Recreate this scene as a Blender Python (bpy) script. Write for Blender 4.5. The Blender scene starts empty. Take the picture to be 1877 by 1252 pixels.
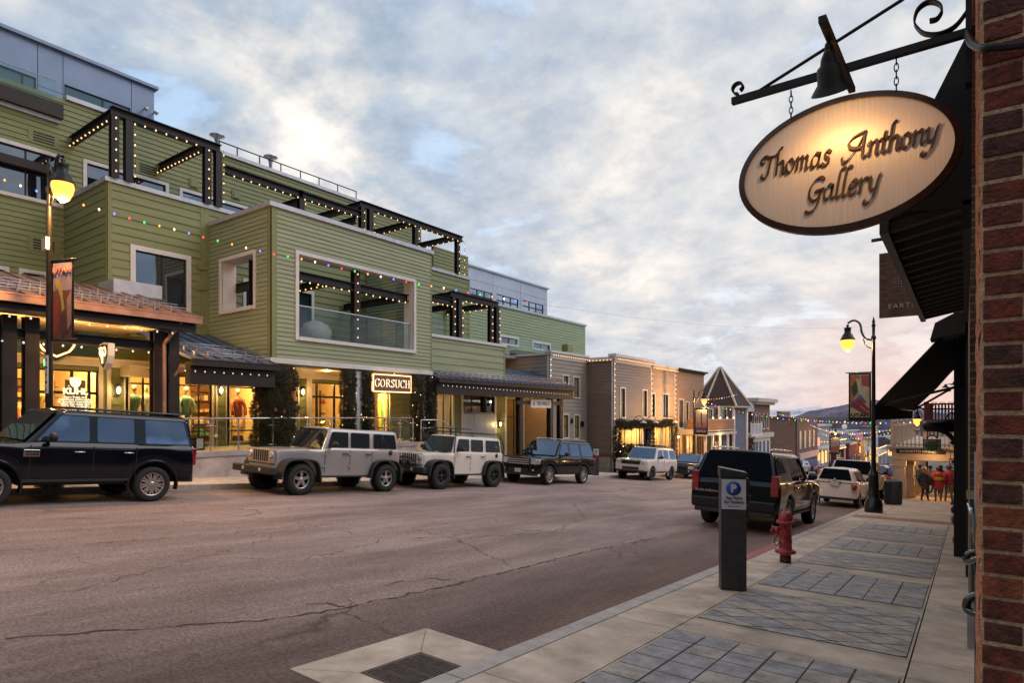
import bpy, bmesh, math, random
from mathutils import Vector, Matrix
random.seed(7)
R = math.radians
SC = bpy.context.scene
COL = SC.collection
# ---------------------------------------------------------------- camera
FPX, CX, HY = 1140.0, 938.5, 763.0          # focal length (px of the 1877 px wide photo), centre, horizon row
YAW = R(36.1)                                # view turned left of the street axis (+Y)
FX_, FY_ = -math.sin(YAW), math.cos(YAW)
RX_, RY_ = math.cos(YAW), math.sin(YAW)
cam = bpy.data.cameras.new('camera'); co = bpy.data.objects.new('camera', cam); COL.objects.link(co)
cam.sensor_width = 36.0; cam.lens = FPX/1877*36.0
cam.shift_y = (HY-626)/1877.0
cam.clip_start = 0.05; cam.clip_end = 20000
co.location = (0, 0, 0); co.rotation_euler = (R(90), 0, YAW)
SC.camera = co
# ---------------------------------------------------------------- world
W = bpy.data.worlds.new('World'); SC.world = W; W.use_nodes = True
nt = W.node_tree; nt.nodes.clear()
def N(nt, typ, **kw):
    n = nt.nodes.new(typ)
    for k, v in kw.items():
        if k.startswith('i_'):
            key = k[2:]; key = int(key) if key.isdigit() else key.replace('_', ' ')
            n.inputs[key].default_value = v
        else: setattr(n, k, v)
    return n
def ramp(nt, stops, interp='LINEAR'):
    n = nt.nodes.new('ShaderNodeValToRGB'); e = n.color_ramp.elements
    n.color_ramp.interpolation = interp
    e[0].position, e[0].color = stops[0][0], (*stops[0][1], 1)
    e[1].position, e[1].color = stops[-1][0], (*stops[-1][1], 1)
    for p, c in stops[1:-1]:
        x = e.new(p); x.color = (*c, 1)
    return n
L = nt.links
sky = N(nt, 'ShaderNodeTexSky', sky_type='NISHITA', sun_disc=False)
SUN_EL, SUN_AZ = R(48), R(50)               # light comes from the upper right, a little ahead
sky.sun_elevation = SUN_EL; sky.sun_rotation = SUN_AZ
tc = N(nt, 'ShaderNodeTexCoord')
sep = N(nt, 'ShaderNodeSeparateXYZ'); L.new(tc.outputs['Generated'], sep.inputs[0])
mx = N(nt, 'ShaderNodeMath', operation='MAXIMUM'); L.new(sep.outputs[2], mx.inputs[0]); mx.inputs[1].default_value = 0.0
ad = N(nt, 'ShaderNodeMath', operation='ADD'); L.new(mx.outputs[0], ad.inputs[0]); ad.inputs[1].default_value = 0.30
dvx = N(nt, 'ShaderNodeMath', operation='DIVIDE'); L.new(sep.outputs[0], dvx.inputs[0]); L.new(ad.outputs[0], dvx.inputs[1])
dvy = N(nt, 'ShaderNodeMath', operation='DIVIDE'); L.new(sep.outputs[1], dvy.inputs[0]); L.new(ad.outputs[0], dvy.inputs[1])
cmb = N(nt, 'ShaderNodeCombineXYZ'); L.new(dvx.outputs[0], cmb.inputs[0]); L.new(dvy.outputs[0], cmb.inputs[1])
n1 = N(nt, 'ShaderNodeTexNoise', i_Scale=2.1, i_Detail=12.0, i_Roughness=0.60, i_Distortion=0.25); L.new(cmb.outputs[0], n1.inputs['Vector'])
n2 = N(nt, 'ShaderNodeTexNoise', i_Scale=8.0, i_Detail=10.0, i_Roughness=0.62); L.new(cmb.outputs[0], n2.inputs['Vector'])
n3 = N(nt, 'ShaderNodeTexNoise', i_Scale=0.55, i_Detail=3.0); L.new(cmb.outputs[0], n3.inputs['Vector'])
K = 10.0                                     # colours below are radiances / the 0.1 strength of the background
def kc(r, g, b): return (r*K, g*K, b*K)
# cloud body colour: grey-blue undersides, cream crests
c1 = ramp(nt, [(0.36, (.44, .60, .80)), (0.43, (.37, .45, .56)), (0.50, (.435, .50, .575)), (0.57, (.60, .61, .62)), (0.68, (.93, .86, .79))])
L.new(n1.outputs['Fac'], c1.inputs[0])
c2 = ramp(nt, [(0.36, (.80, .83, .88)), (0.50, (.97, .97, .98)), (0.64, (1.15, 1.12, 1.08))]); L.new(n2.outputs['Fac'], c2.inputs[0])
m1 = N(nt, 'ShaderNodeMix', data_type='RGBA', blend_type='MULTIPLY'); m1.inputs[0].default_value = 1
L.new(c1.outputs[0], m1.inputs[6]); L.new(c2.outputs[0], m1.inputs[7])
# blue gaps, from the sky texture
gap = ramp(nt, [(0.35, (1, 1, 1)), (0.43, (0, 0, 0))]); L.new(n1.outputs['Fac'], gap.inputs[0])
gapk = N(nt, 'ShaderNodeMath', operation='MULTIPLY'); gapk.inputs[1].default_value = 0.8; L.new(gap.outputs[0], gapk.inputs[0])
up = N(nt, 'ShaderNodeVectorMath', operation='SCALE'); up.inputs[3].default_value = K; L.new(m1.outputs[2], up.inputs[0])
m2 = N(nt, 'ShaderNodeMix', data_type='RGBA'); L.new(gapk.outputs[0], m2.inputs[0]); L.new(up.outputs[0], m2.inputs[6])
skb = N(nt, 'ShaderNodeVectorMath', operation='MULTIPLY_ADD'); skb.inputs[1].default_value = (1.2, 1.15, 1.0); skb.inputs[2].default_value = (2.6, 3.3, 4.2)
L.new(sky.outputs[0], skb.inputs[0]); L.new(skb.outputs[0], m2.inputs[7])
# dusk glow low down the street and a brighter patch of cloud there
hz = ramp(nt, [(0.0, (1, 1, 1)), (0.07, (.7, .7, .7)), (0.24, (0, 0, 0))]); L.new(sep.outputs[2], hz.inputs[0])
dotn = N(nt, 'ShaderNodeVectorMath', operation='DOT_PRODUCT'); dotn.inputs[1].default_value = (0.02, 1, 0.05); L.new(tc.outputs['Generated'], dotn.inputs[0])
dr = ramp(nt, [(0.80, (0, 0, 0)), (0.96, (.15, .15, .15)), (1.0, (1, 1, 1))]); L.new(dotn.outputs['Value'], dr.inputs[0])
mg = N(nt, 'ShaderNodeMath', operation='MULTIPLY'); L.new(hz.outputs[0], mg.inputs[0]); L.new(dr.outputs[0], mg.inputs[1])
m3 = N(nt, 'ShaderNodeMix', data_type='RGBA'); L.new(mg.outputs[0], m3.inputs[0]); L.new(m2.outputs[2], m3.inputs[6]); m3.inputs[7].default_value = (*kc(.80, .42, .33), 1)
bw = N(nt, 'ShaderNodeVectorMath', operation='DOT_PRODUCT'); bw.inputs[1].default_value = Vector((-.19, .95, .235)).normalized(); L.new(tc.outputs['Generated'], bw.inputs[0])
br = ramp(nt, [(0.80, (0, 0, 0)), (0.93, (.5, .5, .5)), (1.0, (.95, .95, .95))]); L.new(bw.outputs['Value'], br.inputs[0])
brn = N(nt, 'ShaderNodeMath', operation='MULTIPLY'); L.new(br.outputs[0], brn.inputs[0]); L.new(n2.outputs['Fac'], brn.inputs[1])
m4 = N(nt, 'ShaderNodeMix', data_type='RGBA', blend_type='MIX'); L.new(brn.outputs[0], m4.inputs[0]); L.new(m3.outputs[2], m4.inputs[6]); m4.inputs[7].default_value = (*kc(.80, .74, .69), 1)
bg = N(nt, 'ShaderNodeBackground'); bg.inputs[1].default_value = 0.1; L.new(m4.outputs[2], bg.inputs[0])
wo = N(nt, 'ShaderNodeOutputWorld'); L.new(bg.outputs[0], wo.inputs[0])
# ---------------------------------------------------------------- sun (overcast, broad)
sl = bpy.data.lights.new('sun', 'SUN'); sl.energy = 1.1; sl.angle = R(45); sl.color = (1.0, .90, .86)
so = bpy.data.objects.new('sun', sl); COL.objects.link(so)
sd = Vector((math.sin(SUN_AZ)*math.cos(SUN_EL), math.cos(SUN_AZ)*math.cos(SUN_EL), math.sin(SUN_EL)))
so.rotation_euler = sd.to_track_quat('Z', 'Y').to_euler()
SC.view_settings.view_transform = 'Standard'; SC.view_settings.look = 'None'
SC.view_settings.exposure = 0.32; SC.view_settings.gamma = 1.0; SC.view_settings.use_curve_mapping = False
SC.render.engine = 'CYCLES'
SC.cycles.use_denoising = True; SC.cycles.max_bounces = 7; SC.cycles.transparent_max_bounces = 16
SC.cycles.sample_clamp_indirect = 4.0; SC.cycles.caustics_reflective = False; SC.cycles.caustics_refractive = False

# ---------------------------------------------------------------- picture -> place
def ray(px, py):
    a = (px-CX)/FPX; b = (HY-py)/FPX
    return (FX_+a*RX_, FY_+a*RY_, b)
def PX(px, py, X):
    r = ray(px, py); d = X/r[0]; return Vector((X, r[1]*d, r[2]*d))
def PY(px, py, Y):
    r = ray(px, py); d = Y/r[1]; return Vector((r[0]*d, Y, r[2]*d))
def yX(px, X): return PX(px, HY, X).y
def xY(px, Y): return PY(px, HY, Y).x
def zX(px, py, X): return PX(px, py, X).z
def zY(px, py, Y): return PY(px, py, Y).z
SL, CR = 0.0673, 0.0286
KR, KL = -2.95, -15.9                        # kerb lines of the right and left pavements
def zr(x, y): return -1.73-SL*y+CR*(-2.6-x)
def zsr(y): return zr(KR, y)+0.13            # right pavement
def zsl(y): return zr(KL, y)+0.14            # left pavement
def PG(px, py, dz=0):
    r = ray(px, py)                          # hit the tilted road
    d = (-1.73-2.6*CR+dz)/(r[2]+SL*r[1]+CR*r[0]); return Vector((r[0]*d, r[1]*d, r[2]*d))
# ---------------------------------------------------------------- helpers
def abs_loc(o):
    v = Vector((0, 0, 0))
    while o is not None: v = v+o.location; o = o.parent
    return v
def link(o, parent=None):
    COL.objects.link(o)
    if parent is not None: o.parent = parent
    return o
def tag(o, label=None, cat=None, group=None, kind=None):
    if label: o['label'] = label
    if cat: o['category'] = cat
    if group: o['group'] = group
    if kind: o['kind'] = kind
    return o
def empty(name, loc, label=None, cat=None, group=None, rot=(0, 0, 0)):
    o = bpy.data.objects.new(name, None); o.location = loc; o.rotation_euler = rot; o.empty_display_size = .2
    link(o); return tag(o, label, cat, group)
class Fr:
    """facade frame: u along the wall, v outward, z up."""
    def __init__(s, ax, c): s.ax, s.c = ax, c
    def p(s, u, v, z):
        if s.ax == 'X': return (s.c+v, u, z)       # faces +X, u = Y
        if s.ax == 'x': return (s.c-v, u, z)       # faces -X, u = Y
        if s.ax == 'Y': return (u, s.c-v, z)       # faces -Y, u = X
        return (u, s.c+v, z)                       # faces +Y
class MB:
    def __init__(s): s.v, s.f, s.m, s.sm = [], [], [], []
    def add(s, vs, fs, mi=0, smooth=False):
        o = len(s.v); s.v += [tuple(x) for x in vs]
        for f in fs: s.f.append(tuple(i+o for i in f)); s.m.append(mi); s.sm.append(smooth)
        return s
    def box(s, x0, x1, y0, y1, z0, z1, mi=0):
        vs = [(x, y, z) for z in (z0, z1) for y in (y0, y1) for x in (x0, x1)]
        return s.add(vs, [(0, 2, 3, 1), (4, 5, 7, 6), (0, 1, 5, 4), (2, 6, 7, 3), (0, 4, 6, 2), (1, 3, 7, 5)], mi)
    def fbox(s, F, u0, u1, v0, v1, z0, z1, mi=0):
        vs = [F.p(u, v, z) for z in (z0, z1) for v in (v0, v1) for u in (u0, u1)]
        return s.add(vs, [(0, 2, 3, 1), (4, 5, 7, 6), (0, 1, 5, 4), (2, 6, 7, 3), (0, 4, 6, 2), (1, 3, 7, 5)], mi)
    def quad(s, a, b, c, d, mi=0): return s.add([a, b, c, d], [(0, 1, 2, 3)], mi)
    def prism(s, pts, off, mi=0, smooth=False):
        """pts: polygon in space, off: extrusion vector"""
        n = len(pts); off = Vector(off); q = [Vector(p) for p in pts]
        vs = q+[p+off for p in q]
        fs = [tuple(range(n)), tuple(range(2*n-1, n-1, -1))]+[(i, (i+1) % n, n+(i+1) % n, n+i) for i in range(n)]
        return s.add(vs, fs, mi, smooth)
    def tube(s, pts, r, n=8, mi=0, cap=True, smooth=True, flat=1.0):
        P = [Vector(p) for p in pts]; rs = r if isinstance(r, (list, tuple)) else [r]*len(P)
        o = len(s.v); up0 = None
        for i, p in enumerate(P):
            t = (P[min(i+1, len(P)-1)]-P[max(i-1, 0)])
            if t.length < 1e-9: t = Vector((0, 0, 1))
            t.normalize()
            if up0 is None: up0 = Vector((0, 0, 1)) if abs(t.z) < .9 else Vector((1, 0, 0))
            a = t.cross(up0)
            if a.length < 1e-4: a = t.cross(Vector((0, 1, 0)))
            a.normalize(); b = a.cross(t); b.normalize(); up0 = b if abs(b.dot(t)) < .9 else up0
            for k in range(n):
                w = 2*math.pi*(k+.5)/n; s.v.append(tuple(p+a*math.cos(w)*rs[i]+b*math.sin(w)*rs[i]*flat))
        for i in range(len(P)-1):
            for k in range(n):
                k2 = (k+1) % n
                s.f.append((o+i*n+k, o+i*n+k2, o+(i+1)*n+k2, o+(i+1)*n+k)); s.m.append(mi); s.sm.append(smooth)
        if cap:
            s.f.append(tuple(o+k for k in range(n))[::-1]); s.m.append(mi); s.sm.append(False)
            s.f.append(tuple(o+(len(P)-1)*n+k for k in range(n))); s.m.append(mi); s.sm.append(False)
        return s
    def lathe(s, c, prof, n=16, axis='Z', mi=0, smooth=True, sx=1, sy=1, cap=False):
        """prof: (radius, height) list round an axis through c"""
        o = len(s.v); c = Vector(c)
        for (r, h) in prof:
            for k in range(n):
                w = 2*math.pi*(k+.5)/n; a, b = r*math.cos(w)*sx, r*math.sin(w)*sy
                q = {'Z': (a, b, h), 'X': (h, a, b), 'Y': (a, h, b)}[axis]
                s.v.append(tuple(c+Vector(q)))
        for i in range(len(prof)-1):
            for k in range(n):
                k2 = (k+1) % n
                s.f.append((o+i*n+k, o+i*n+k2, o+(i+1)*n+k2, o+(i+1)*n+k)); s.m.append(mi); s.sm.append(smooth)
        for i in (0, len(prof)-1):
            if cap and prof[i][0] > 1e-4:
                s.f.append(tuple(o+i*n+k for k in range(n))); s.m.append(mi); s.sm.append(False)
        return s
    def build(s, name, mats, parent=None, rel=None, smooth=None, bevel=0, solid=0):
        me = bpy.data.meshes.new(name)
        if rel is None: rel = abs_loc(parent) if parent is not None else Vector((0, 0, 0))
        rel = Vector(rel)
        me.from_pydata([tuple(Vector(v)-rel) for v in s.v], [], s.f)
        for m in (mats if isinstance(mats, (list, tuple)) else [mats]): me.materials.append(m)
        me.polygons.foreach_set('material_index', s.m)
        me.polygons.foreach_set('use_smooth', [bool(smooth) if smooth is not None else x for x in s.sm])
        bm = bmesh.new(); bm.from_mesh(me); bmesh.ops.remove_doubles(bm, verts=bm.verts, dist=1e-5)
        bmesh.ops.recalc_face_normals(bm, faces=bm.faces); bm.to_mesh(me); bm.free(); me.update()
        o = bpy.data.objects.new(name, me); link(o, parent)
        if bevel:
            b = o.modifiers.new('b', 'BEVEL'); b.width = bevel; b.segments = 2; b.limit_method = 'ANGLE'; b.angle_limit = R(40)
        return o
def thing1(name, mb, mats, loc, label, cat, group=None, rot=(0, 0, 0), bevel=0, smooth=None, local=False):
    """a thing that is one mesh; mb is in world space unless local"""
    o = mb.build(name, mats, None, rel=(0, 0, 0) if local else loc, smooth=smooth, bevel=bevel)
    o.location = loc; o.rotation_euler = rot
    return tag(o, label, cat, group)
def struct(name, mb, mats, smooth=None):
    o = mb.build(name, mats, smooth=smooth); o['kind'] = 'structure'; return o
def copy_tree(o, parent=None, loc=None, rot=None, label=None):
    c = o.copy(); COL.objects.link(c); c.parent = parent
    if loc is not None: c.location = loc
    if rot is not None: c.rotation_euler = rot
    if label: c['label'] = label
    for ch in list(o.children): copy_tree(ch, c)
    return c
# ---------------------------------------------------------------- materials
MATS = {}
def mat(name, col, rough=.6, metal=0.0, nz=0.0, ns=4.0, bump=0.0, bs=60.0, coat=0.0, spec=.5, col2=None, streak=None, detail=6.0):
    if name in MATS: return MATS[name]
    m = bpy.data.materials.new(name); m.use_nodes = True; nt = m.node_tree; b = nt.nodes['Principled BSDF']; l = nt.links
    b.inputs['Base Color'].default_value = (*col, 1); b.inputs['Roughness'].default_value = rough; b.inputs['Metallic'].default_value = metal
    b.inputs['Coat Weight'].default_value = coat; b.inputs['Coat Roughness'].default_value = .04; b.inputs['Specular IOR Level'].default_value = spec
    tc = N(nt, 'ShaderNodeTexCoord')
    vec = tc.outputs['Object']
    if streak:
        mp = N(nt, 'ShaderNodeMapping'); mp.inputs['Scale'].default_value = streak; l.new(vec, mp.inputs[0]); vec = mp.outputs[0]
    if nz or col2:
        n = N(nt, 'ShaderNodeTexNoise', i_Scale=ns, i_Detail=detail, i_Roughness=.65); l.new(vec, n.inputs['Vector'])
        d = col2 or tuple(c*(1-nz) for c in col); e = col if col2 else tuple(min(1, c*(1+nz)) for c in col)
        r = ramp(nt, [(.34, d), (.66, e)]); l.new(n.outputs['Fac'], r.inputs[0]); l.new(r.outputs[0], b.inputs['Base Color'])
        rr = N(nt, 'ShaderNodeMapRange'); rr.inputs['To Min'].default_value = max(0, rough-.08); rr.inputs['To Max'].default_value = min(1, rough+.1)
        l.new(n.outputs['Fac'], rr.inputs['Value']); l.new(rr.outputs[0], b.inputs['Roughness'])
    if bump:
        n = N(nt, 'ShaderNodeTexNoise', i_Scale=bs, i_Detail=4.0); l.new(vec, n.inputs['Vector'])
        bp = N(nt, 'ShaderNodeBump'); bp.inputs['Strength'].default_value = bump; bp.inputs['Distance'].default_value = .02
        l.new(n.outputs['Fac'], bp.inputs['Height']); l.new(bp.outputs[0], b.inputs['Normal'])
    MATS[name] = m; return m
def emis(name, col, s, base=(.8, .8, .8), sample=True):
    if name in MATS: return MATS[name]
    m = bpy.data.materials.new(name); m.use_nodes = True; b = m.node_tree.nodes['Principled BSDF']
    b.inputs['Base Color'].default_value = (*base, 1); b.inputs['Emission Color'].default_value = (*col, 1); b.inputs['Emission Strength'].default_value = s
    if not sample: m.cycles.emission_sampling = 'NONE'
    MATS[name] = m; return m
def glass(name, tint=(.9, .95, .95), refl=.12, gl_rough=.02, dark=None):
    """thin pane: clear (or dark) with a sharp reflection that grows at grazing angles"""
    if name in MATS: return MATS[name]
    m = bpy.data.materials.new(name); m.use_nodes = True; nt = m.node_tree; nt.nodes.clear(); l = nt.links
    out = N(nt, 'ShaderNodeOutputMaterial')
    if dark is None: base = N(nt, 'ShaderNodeBsdfTransparent'); base.inputs[0].default_value = (*tint, 1)
    else: base = N(nt, 'ShaderNodeBsdfDiffuse'); base.inputs[0].default_value = (*dark, 1)
    g = N(nt, 'ShaderNodeBsdfGlossy'); g.inputs['Roughness'].default_value = gl_rough; g.inputs[0].default_value = (*tint, 1) if dark else (1, 1, 1, 1)
    tcg = N(nt, 'ShaderNodeTexCoord'); ng = N(nt, 'ShaderNodeTexNoise', i_Scale=.9, i_Detail=1.0); l.new(tcg.outputs['Object'], ng.inputs['Vector'])
    bp = N(nt, 'ShaderNodeBump'); bp.inputs['Strength'].default_value = .25; bp.inputs['Distance'].default_value = .02; l.new(ng.outputs['Fac'], bp.inputs['Height']); l.new(bp.outputs[0], g.inputs['Normal'])
    fr = N(nt, 'ShaderNodeFresnel'); fr.inputs[0].default_value = 1.5
    ma = N(nt, 'ShaderNodeMath', operation='MULTIPLY_ADD', use_clamp=True); ma.inputs[1].default_value = 1.6; ma.inputs[2].default_value = refl-.06
    l.new(fr.outputs[0], ma.inputs[0])
    gm = N(nt, 'ShaderNodeNewGeometry'); fb = N(nt, 'ShaderNodeMath', operation='SUBTRACT', use_clamp=True); l.new(ma.outputs[0], fb.inputs[0]); l.new(gm.outputs['Backfacing'], fb.inputs[1])   # no reflection on the inner face of a pane
    mx = N(nt, 'ShaderNodeMixShader'); l.new(fb.outputs[0], mx.inputs[0]); l.new(base.outputs[0], mx.inputs[1]); l.new(g.outputs[0], mx.inputs[2])
    l.new(mx.outputs[0], out.inputs[0]); MATS[name] = m; return m
def brickmat(name, c1, c2, mortar, w=.2, h=.0677, mort=.012, rot=None, bump=.6, dirt=.5, axis='X'):
    if name in MATS: return MATS[name]
    m = bpy.data.materials.new(name); m.use_nodes = True; nt = m.node_tree; l = nt.links; b = nt.nodes['Principled BSDF']
    b.inputs['Roughness'].default_value = .85
    tc = N(nt, 'ShaderNodeTexCoord'); sp = N(nt, 'ShaderNodeSeparateXYZ'); l.new(tc.outputs['Object'], sp.inputs[0])
    cb = N(nt, 'ShaderNodeCombineXYZ'); l.new(sp.outputs[{'X': 1, 'Y': 0}[axis]], cb.inputs[0]); l.new(sp.outputs[2], cb.inputs[1])
    nn = N(nt, 'ShaderNodeTexNoise', i_Scale=14.0, i_Detail=3.0); l.new(tc.outputs['Object'], nn.inputs['Vector'])
    mixv = N(nt, 'ShaderNodeVectorMath', operation='MULTIPLY_ADD'); mixv.inputs[1].default_value = (.012, .012, 0); l.new(nn.outputs['Color'], mixv.inputs[0]); l.new(cb.outputs[0], mixv.inputs[2])
    br = N(nt, 'ShaderNodeTexBrick'); br.offset = .5; br.squash = 0.5; br.squash_frequency = 2
    br.inputs['Scale'].default_value = 1; br.inputs['Brick Width'].default_value = w; br.inputs['Row Height'].default_value = h; br.inputs['Mortar Size'].default_value = mort
    br.inputs['Mortar Smooth'].default_value = .35; br.inputs['Bias'].default_value = -.1
    br.inputs['Color1'].default_value = (*c1, 1); br.inputs['Color2'].default_value = (*c2, 1); br.inputs['Mortar'].default_value = (*mortar, 1)
    l.new(mixv.outputs[0], br.inputs['Vector'])
    nd = N(nt, 'ShaderNodeTexNoise', i_Scale=9.0, i_Detail=8.0, i_Roughness=.7); l.new(tc.outputs['Object'], nd.inputs['Vector'])
    rd = ramp(nt, [(.3, (1-dirt,)*3), (.7, (1+dirt*.5,)*3)]); l.new(nd.outputs['Fac'], rd.inputs[0])
    mm = N(nt, 'ShaderNodeMix', data_type='RGBA', blend_type='MULTIPLY'); mm.inputs[0].default_value = 1; l.new(br.outputs['Color'], mm.inputs[6]); l.new(rd.outputs[0], mm.inputs[7])
    l.new(mm.outputs[2], b.inputs['Base Color'])
    sub = N(nt, 'ShaderNodeMath', operation='MULTIPLY_ADD'); sub.inputs[1].default_value = -1.0; l.new(br.outputs['Fac'], sub.inputs[0])
    ns = N(nt, 'ShaderNodeTexNoise', i_Scale=45.0, i_Detail=6.0); l.new(tc.outputs['Object'], ns.inputs['Vector']); l.new(ns.outputs['Fac'], sub.inputs[2])
    bp = N(nt, 'ShaderNodeBump'); bp.inputs['Strength'].default_value = bump; bp.inputs['Distance'].default_value = .012; l.new(sub.outputs[0], bp.inputs['Height']); l.new(bp.outputs[0], b.inputs['Normal'])
    MATS[name] = m; return m

def sidmat(name, col, v=.13):     # painted fibre-cement boards: faint board-to-board variation and weathering
    return mat(name, col, .62, nz=v, ns=1.3, bump=.25, bs=35, streak=(.35, .35, 5.0))
M = dict(
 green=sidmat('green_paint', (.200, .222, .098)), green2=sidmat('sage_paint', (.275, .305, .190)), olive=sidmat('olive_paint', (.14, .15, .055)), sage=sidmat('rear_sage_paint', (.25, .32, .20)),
 gtrim=mat('green_trim', (.20, .215, .09), .6, nz=.06),
 white=mat('white_trim', (.62, .60, .60), .5, nz=.08, ns=2.5), cream=mat('cream_trim', (.50, .44, .36), .55, nz=.07, ns=2.5),
 coping=mat('coping_metal', (.46, .47, .52), .38, .4, nz=.12, ns=3), dkcop=mat('dark_coping', (.12, .11, .13), .5, .3, nz=.15),
 steel=mat('dark_steel', (.016, .014, .017), .5, .3, nz=.35, ns=2.0, bump=.1), steel2=mat('brown_steel', (.026, .018, .016), .5, .3, nz=.3, ns=2.0),
 black=mat('black_metal', (.012, .012, .013), .4, .4, nz=.2), sash=mat('dark_sash', (.02, .019, .022), .4, .3, nz=.1),
 panel=mat('grey_panel', (.20, .26, .38), .42, .35, nz=.10, ns=1.2), panel2=mat('light_grey_panel', (.42, .48, .58), .45, .3, nz=.08, ns=1.2),
 conc=mat('concrete', (.36, .32, .31), .85, nz=.28, ns=1.6, bump=.35, bs=30), concd=mat('concrete_cap', (.27, .25, .27), .8, nz=.25, ns=2.5, bump=.3, bs=30),
 pave=mat('terrace_paving', (.40, .33, .25), .75, nz=.15, ns=2, bump=.2), soffit=mat('soffit', (.50, .40, .26), .6, nz=.06),
 copper=mat('copper_roof', (.36, .20, .15), .42, .5, nz=.18, ns=3), rib=mat('blue_grey_roof', (.17, .20, .28), .4, .5, nz=.2, ns=3),
 rail=mat('stainless', (.55, .54, .54), .25, .9, nz=.05), snow=mat('snow_guard_metal', (.52, .50, .54), .3, .7, nz=.1),
 int_w=mat('interior_wall', (.72, .60, .40), .8, nz=.06, ns=1), int_f=mat('interior_floor', (.35, .22, .12), .5, nz=.2, ns=3, streak=(1, 6, 1)),
 wood=mat('brown_wood', (.17, .085, .045), .55, nz=.3, ns=3, streak=(1, 1, 8)), dwood=mat('dark_wood', (.035, .024, .02), .7, nz=.3, ns=3),
 winD=glass('window_glass_dark', (.75, .82, .95), .27, .02, dark=(.012, .014, .018)), winC=glass('window_glass_clear', (.93, .95, .93), .06),
 railG=glass('railing_glass', (.86, .93, .92), .05), winB=glass('window_glass_lit', (.8, .8, .9), .12, .03, dark=(.20, .14, .04)),  # lit pane: a warm base colour stands in for the room light
 bulb=emis('warm_bulb', (1, .50, .15), 1.6, sample=False), bulbw=emis('white_bulb', (1, .93, .85), .5, sample=False),
 bR=emis('red_bulb', (1, .06, .04), 1.6, (.5, .02, .02), False), bG=emis('green_bulb', (.04, .9, .12), 1.4, (.02, .4, .05), False),
 bB=emis('blue_bulb', (.10, .16, 1), 2.6, (.02, .03, .5), False), bO=emis('orange_bulb', (1, .32, .06), 1.8, (.5, .15, .02), False), bY=emis('yellow_bulb', (1, .75, .35), 2.4, (.5, .4, .2), False),
 lamp=emis('lamp_globe', (1, .30, .045), 2.5, (.25, .15, .05)), wire=mat('black_wire', (.01, .01, .01), .6),
)
def light(name, loc, e, col=(1, .62, .28), r=.08, parent=None):
    l = bpy.data.lights.new(name, 'POINT'); l.energy = e; l.color = col; l.shadow_soft_size = r
    o = bpy.data.objects.new(name, l); o.location = Vector(loc)-(abs_loc(parent) if parent is not None else Vector((0, 0, 0)))
    link(o, parent); return o
# ---------------------------------------------------------------- wall kit
def siding(mb, F, u0, u1, z0, z1, holes=(), ex=.2, out=.028, mi=0, zb=None, butt=True):
    """lap siding as real boards: each leans out at its foot; holes = (u0,u1,z0,z1)"""
    base = z0 if zb is None else zb
    k0 = math.floor((z0-base)/ex+1e-6); z = base+k0*ex; row = k0
    rnd = random.Random(int(abs(F.c)*100)+int(abs(u0)*10))
    while z < z1-1e-4:
        a, b = max(z, z0), min(z+ex, z1)
        cuts = sorted({a, b} | {c for h in holes for c in (h[2], h[3]) if a < c < b})
        for c0, c1 in zip(cuts, cuts[1:]):
            mid = (c0+c1)/2; seg = [(u0, u1)]
            for h in holes:
                if h[2] < mid < h[3]:
                    nx = []
                    for s in seg:
                        if h[1] <= s[0] or h[0] >= s[1]: nx.append(s); continue
                        if h[0] > s[0]: nx.append((s[0], h[0]))
                        if h[1] < s[1]: nx.append((h[1], s[1]))
                    seg = nx
            o0 = out*(1-(c0-z)/ex)+.002; o1 = out*(1-(c1-z)/ex)+.002
            bits = []
            for (a0, a1) in seg:               # butt joints between board lengths
                q = a0+rnd.uniform(.8, 3.6)
                while q < a1-.5: bits.append((a0, q-.004)); a0 = q+.004; q += 3.66
                bits.append((a0, a1))
            for (a0, a1) in bits:
                if a1-a0 < .01: continue
                mb.quad(F.p(a0, o0, c0), F.p(a1, o0, c0), F.p(a1, o1, c1), F.p(a0, o1, c1), mi)
                if c0 == a or c0 == z: mb.quad(F.p(a0, 0, c0), F.p(a1, 0, c0), F.p(a1, o0, c0), F.p(a0, o0, c0), mi)
        z += ex; row += 1
    return mb
def backing(mb, F, u0, u1, z0, z1, holes=(), v0=-.16, v1=-.005, mi=0):
    """wall core behind the boards, with the holes really open"""
    us = sorted({u0, u1} | {min(max(x, u0), u1) for h in holes for x in h[:2]}); zs = sorted({z0, z1} | {min(max(x, z0), z1) for h in holes for x in h[2:]})
    for ua, ub in zip(us, us[1:]):
        run = None
        for za, zb in zip(zs, zs[1:]):
            m = ((ua+ub)/2, (za+zb)/2)
            op = any(h[0] < m[0] < h[1] and h[2] < m[1] < h[3] for h in holes)
            if not op: run = (run[0], zb) if run else (za, zb)
            if op and run: mb.fbox(F, ua, ub, v0, v1, run[0], run[1], mi); run = None
        if run: mb.fbox(F, ua, ub, v0, v1, run[0], run[1], mi)
    return mb
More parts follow.
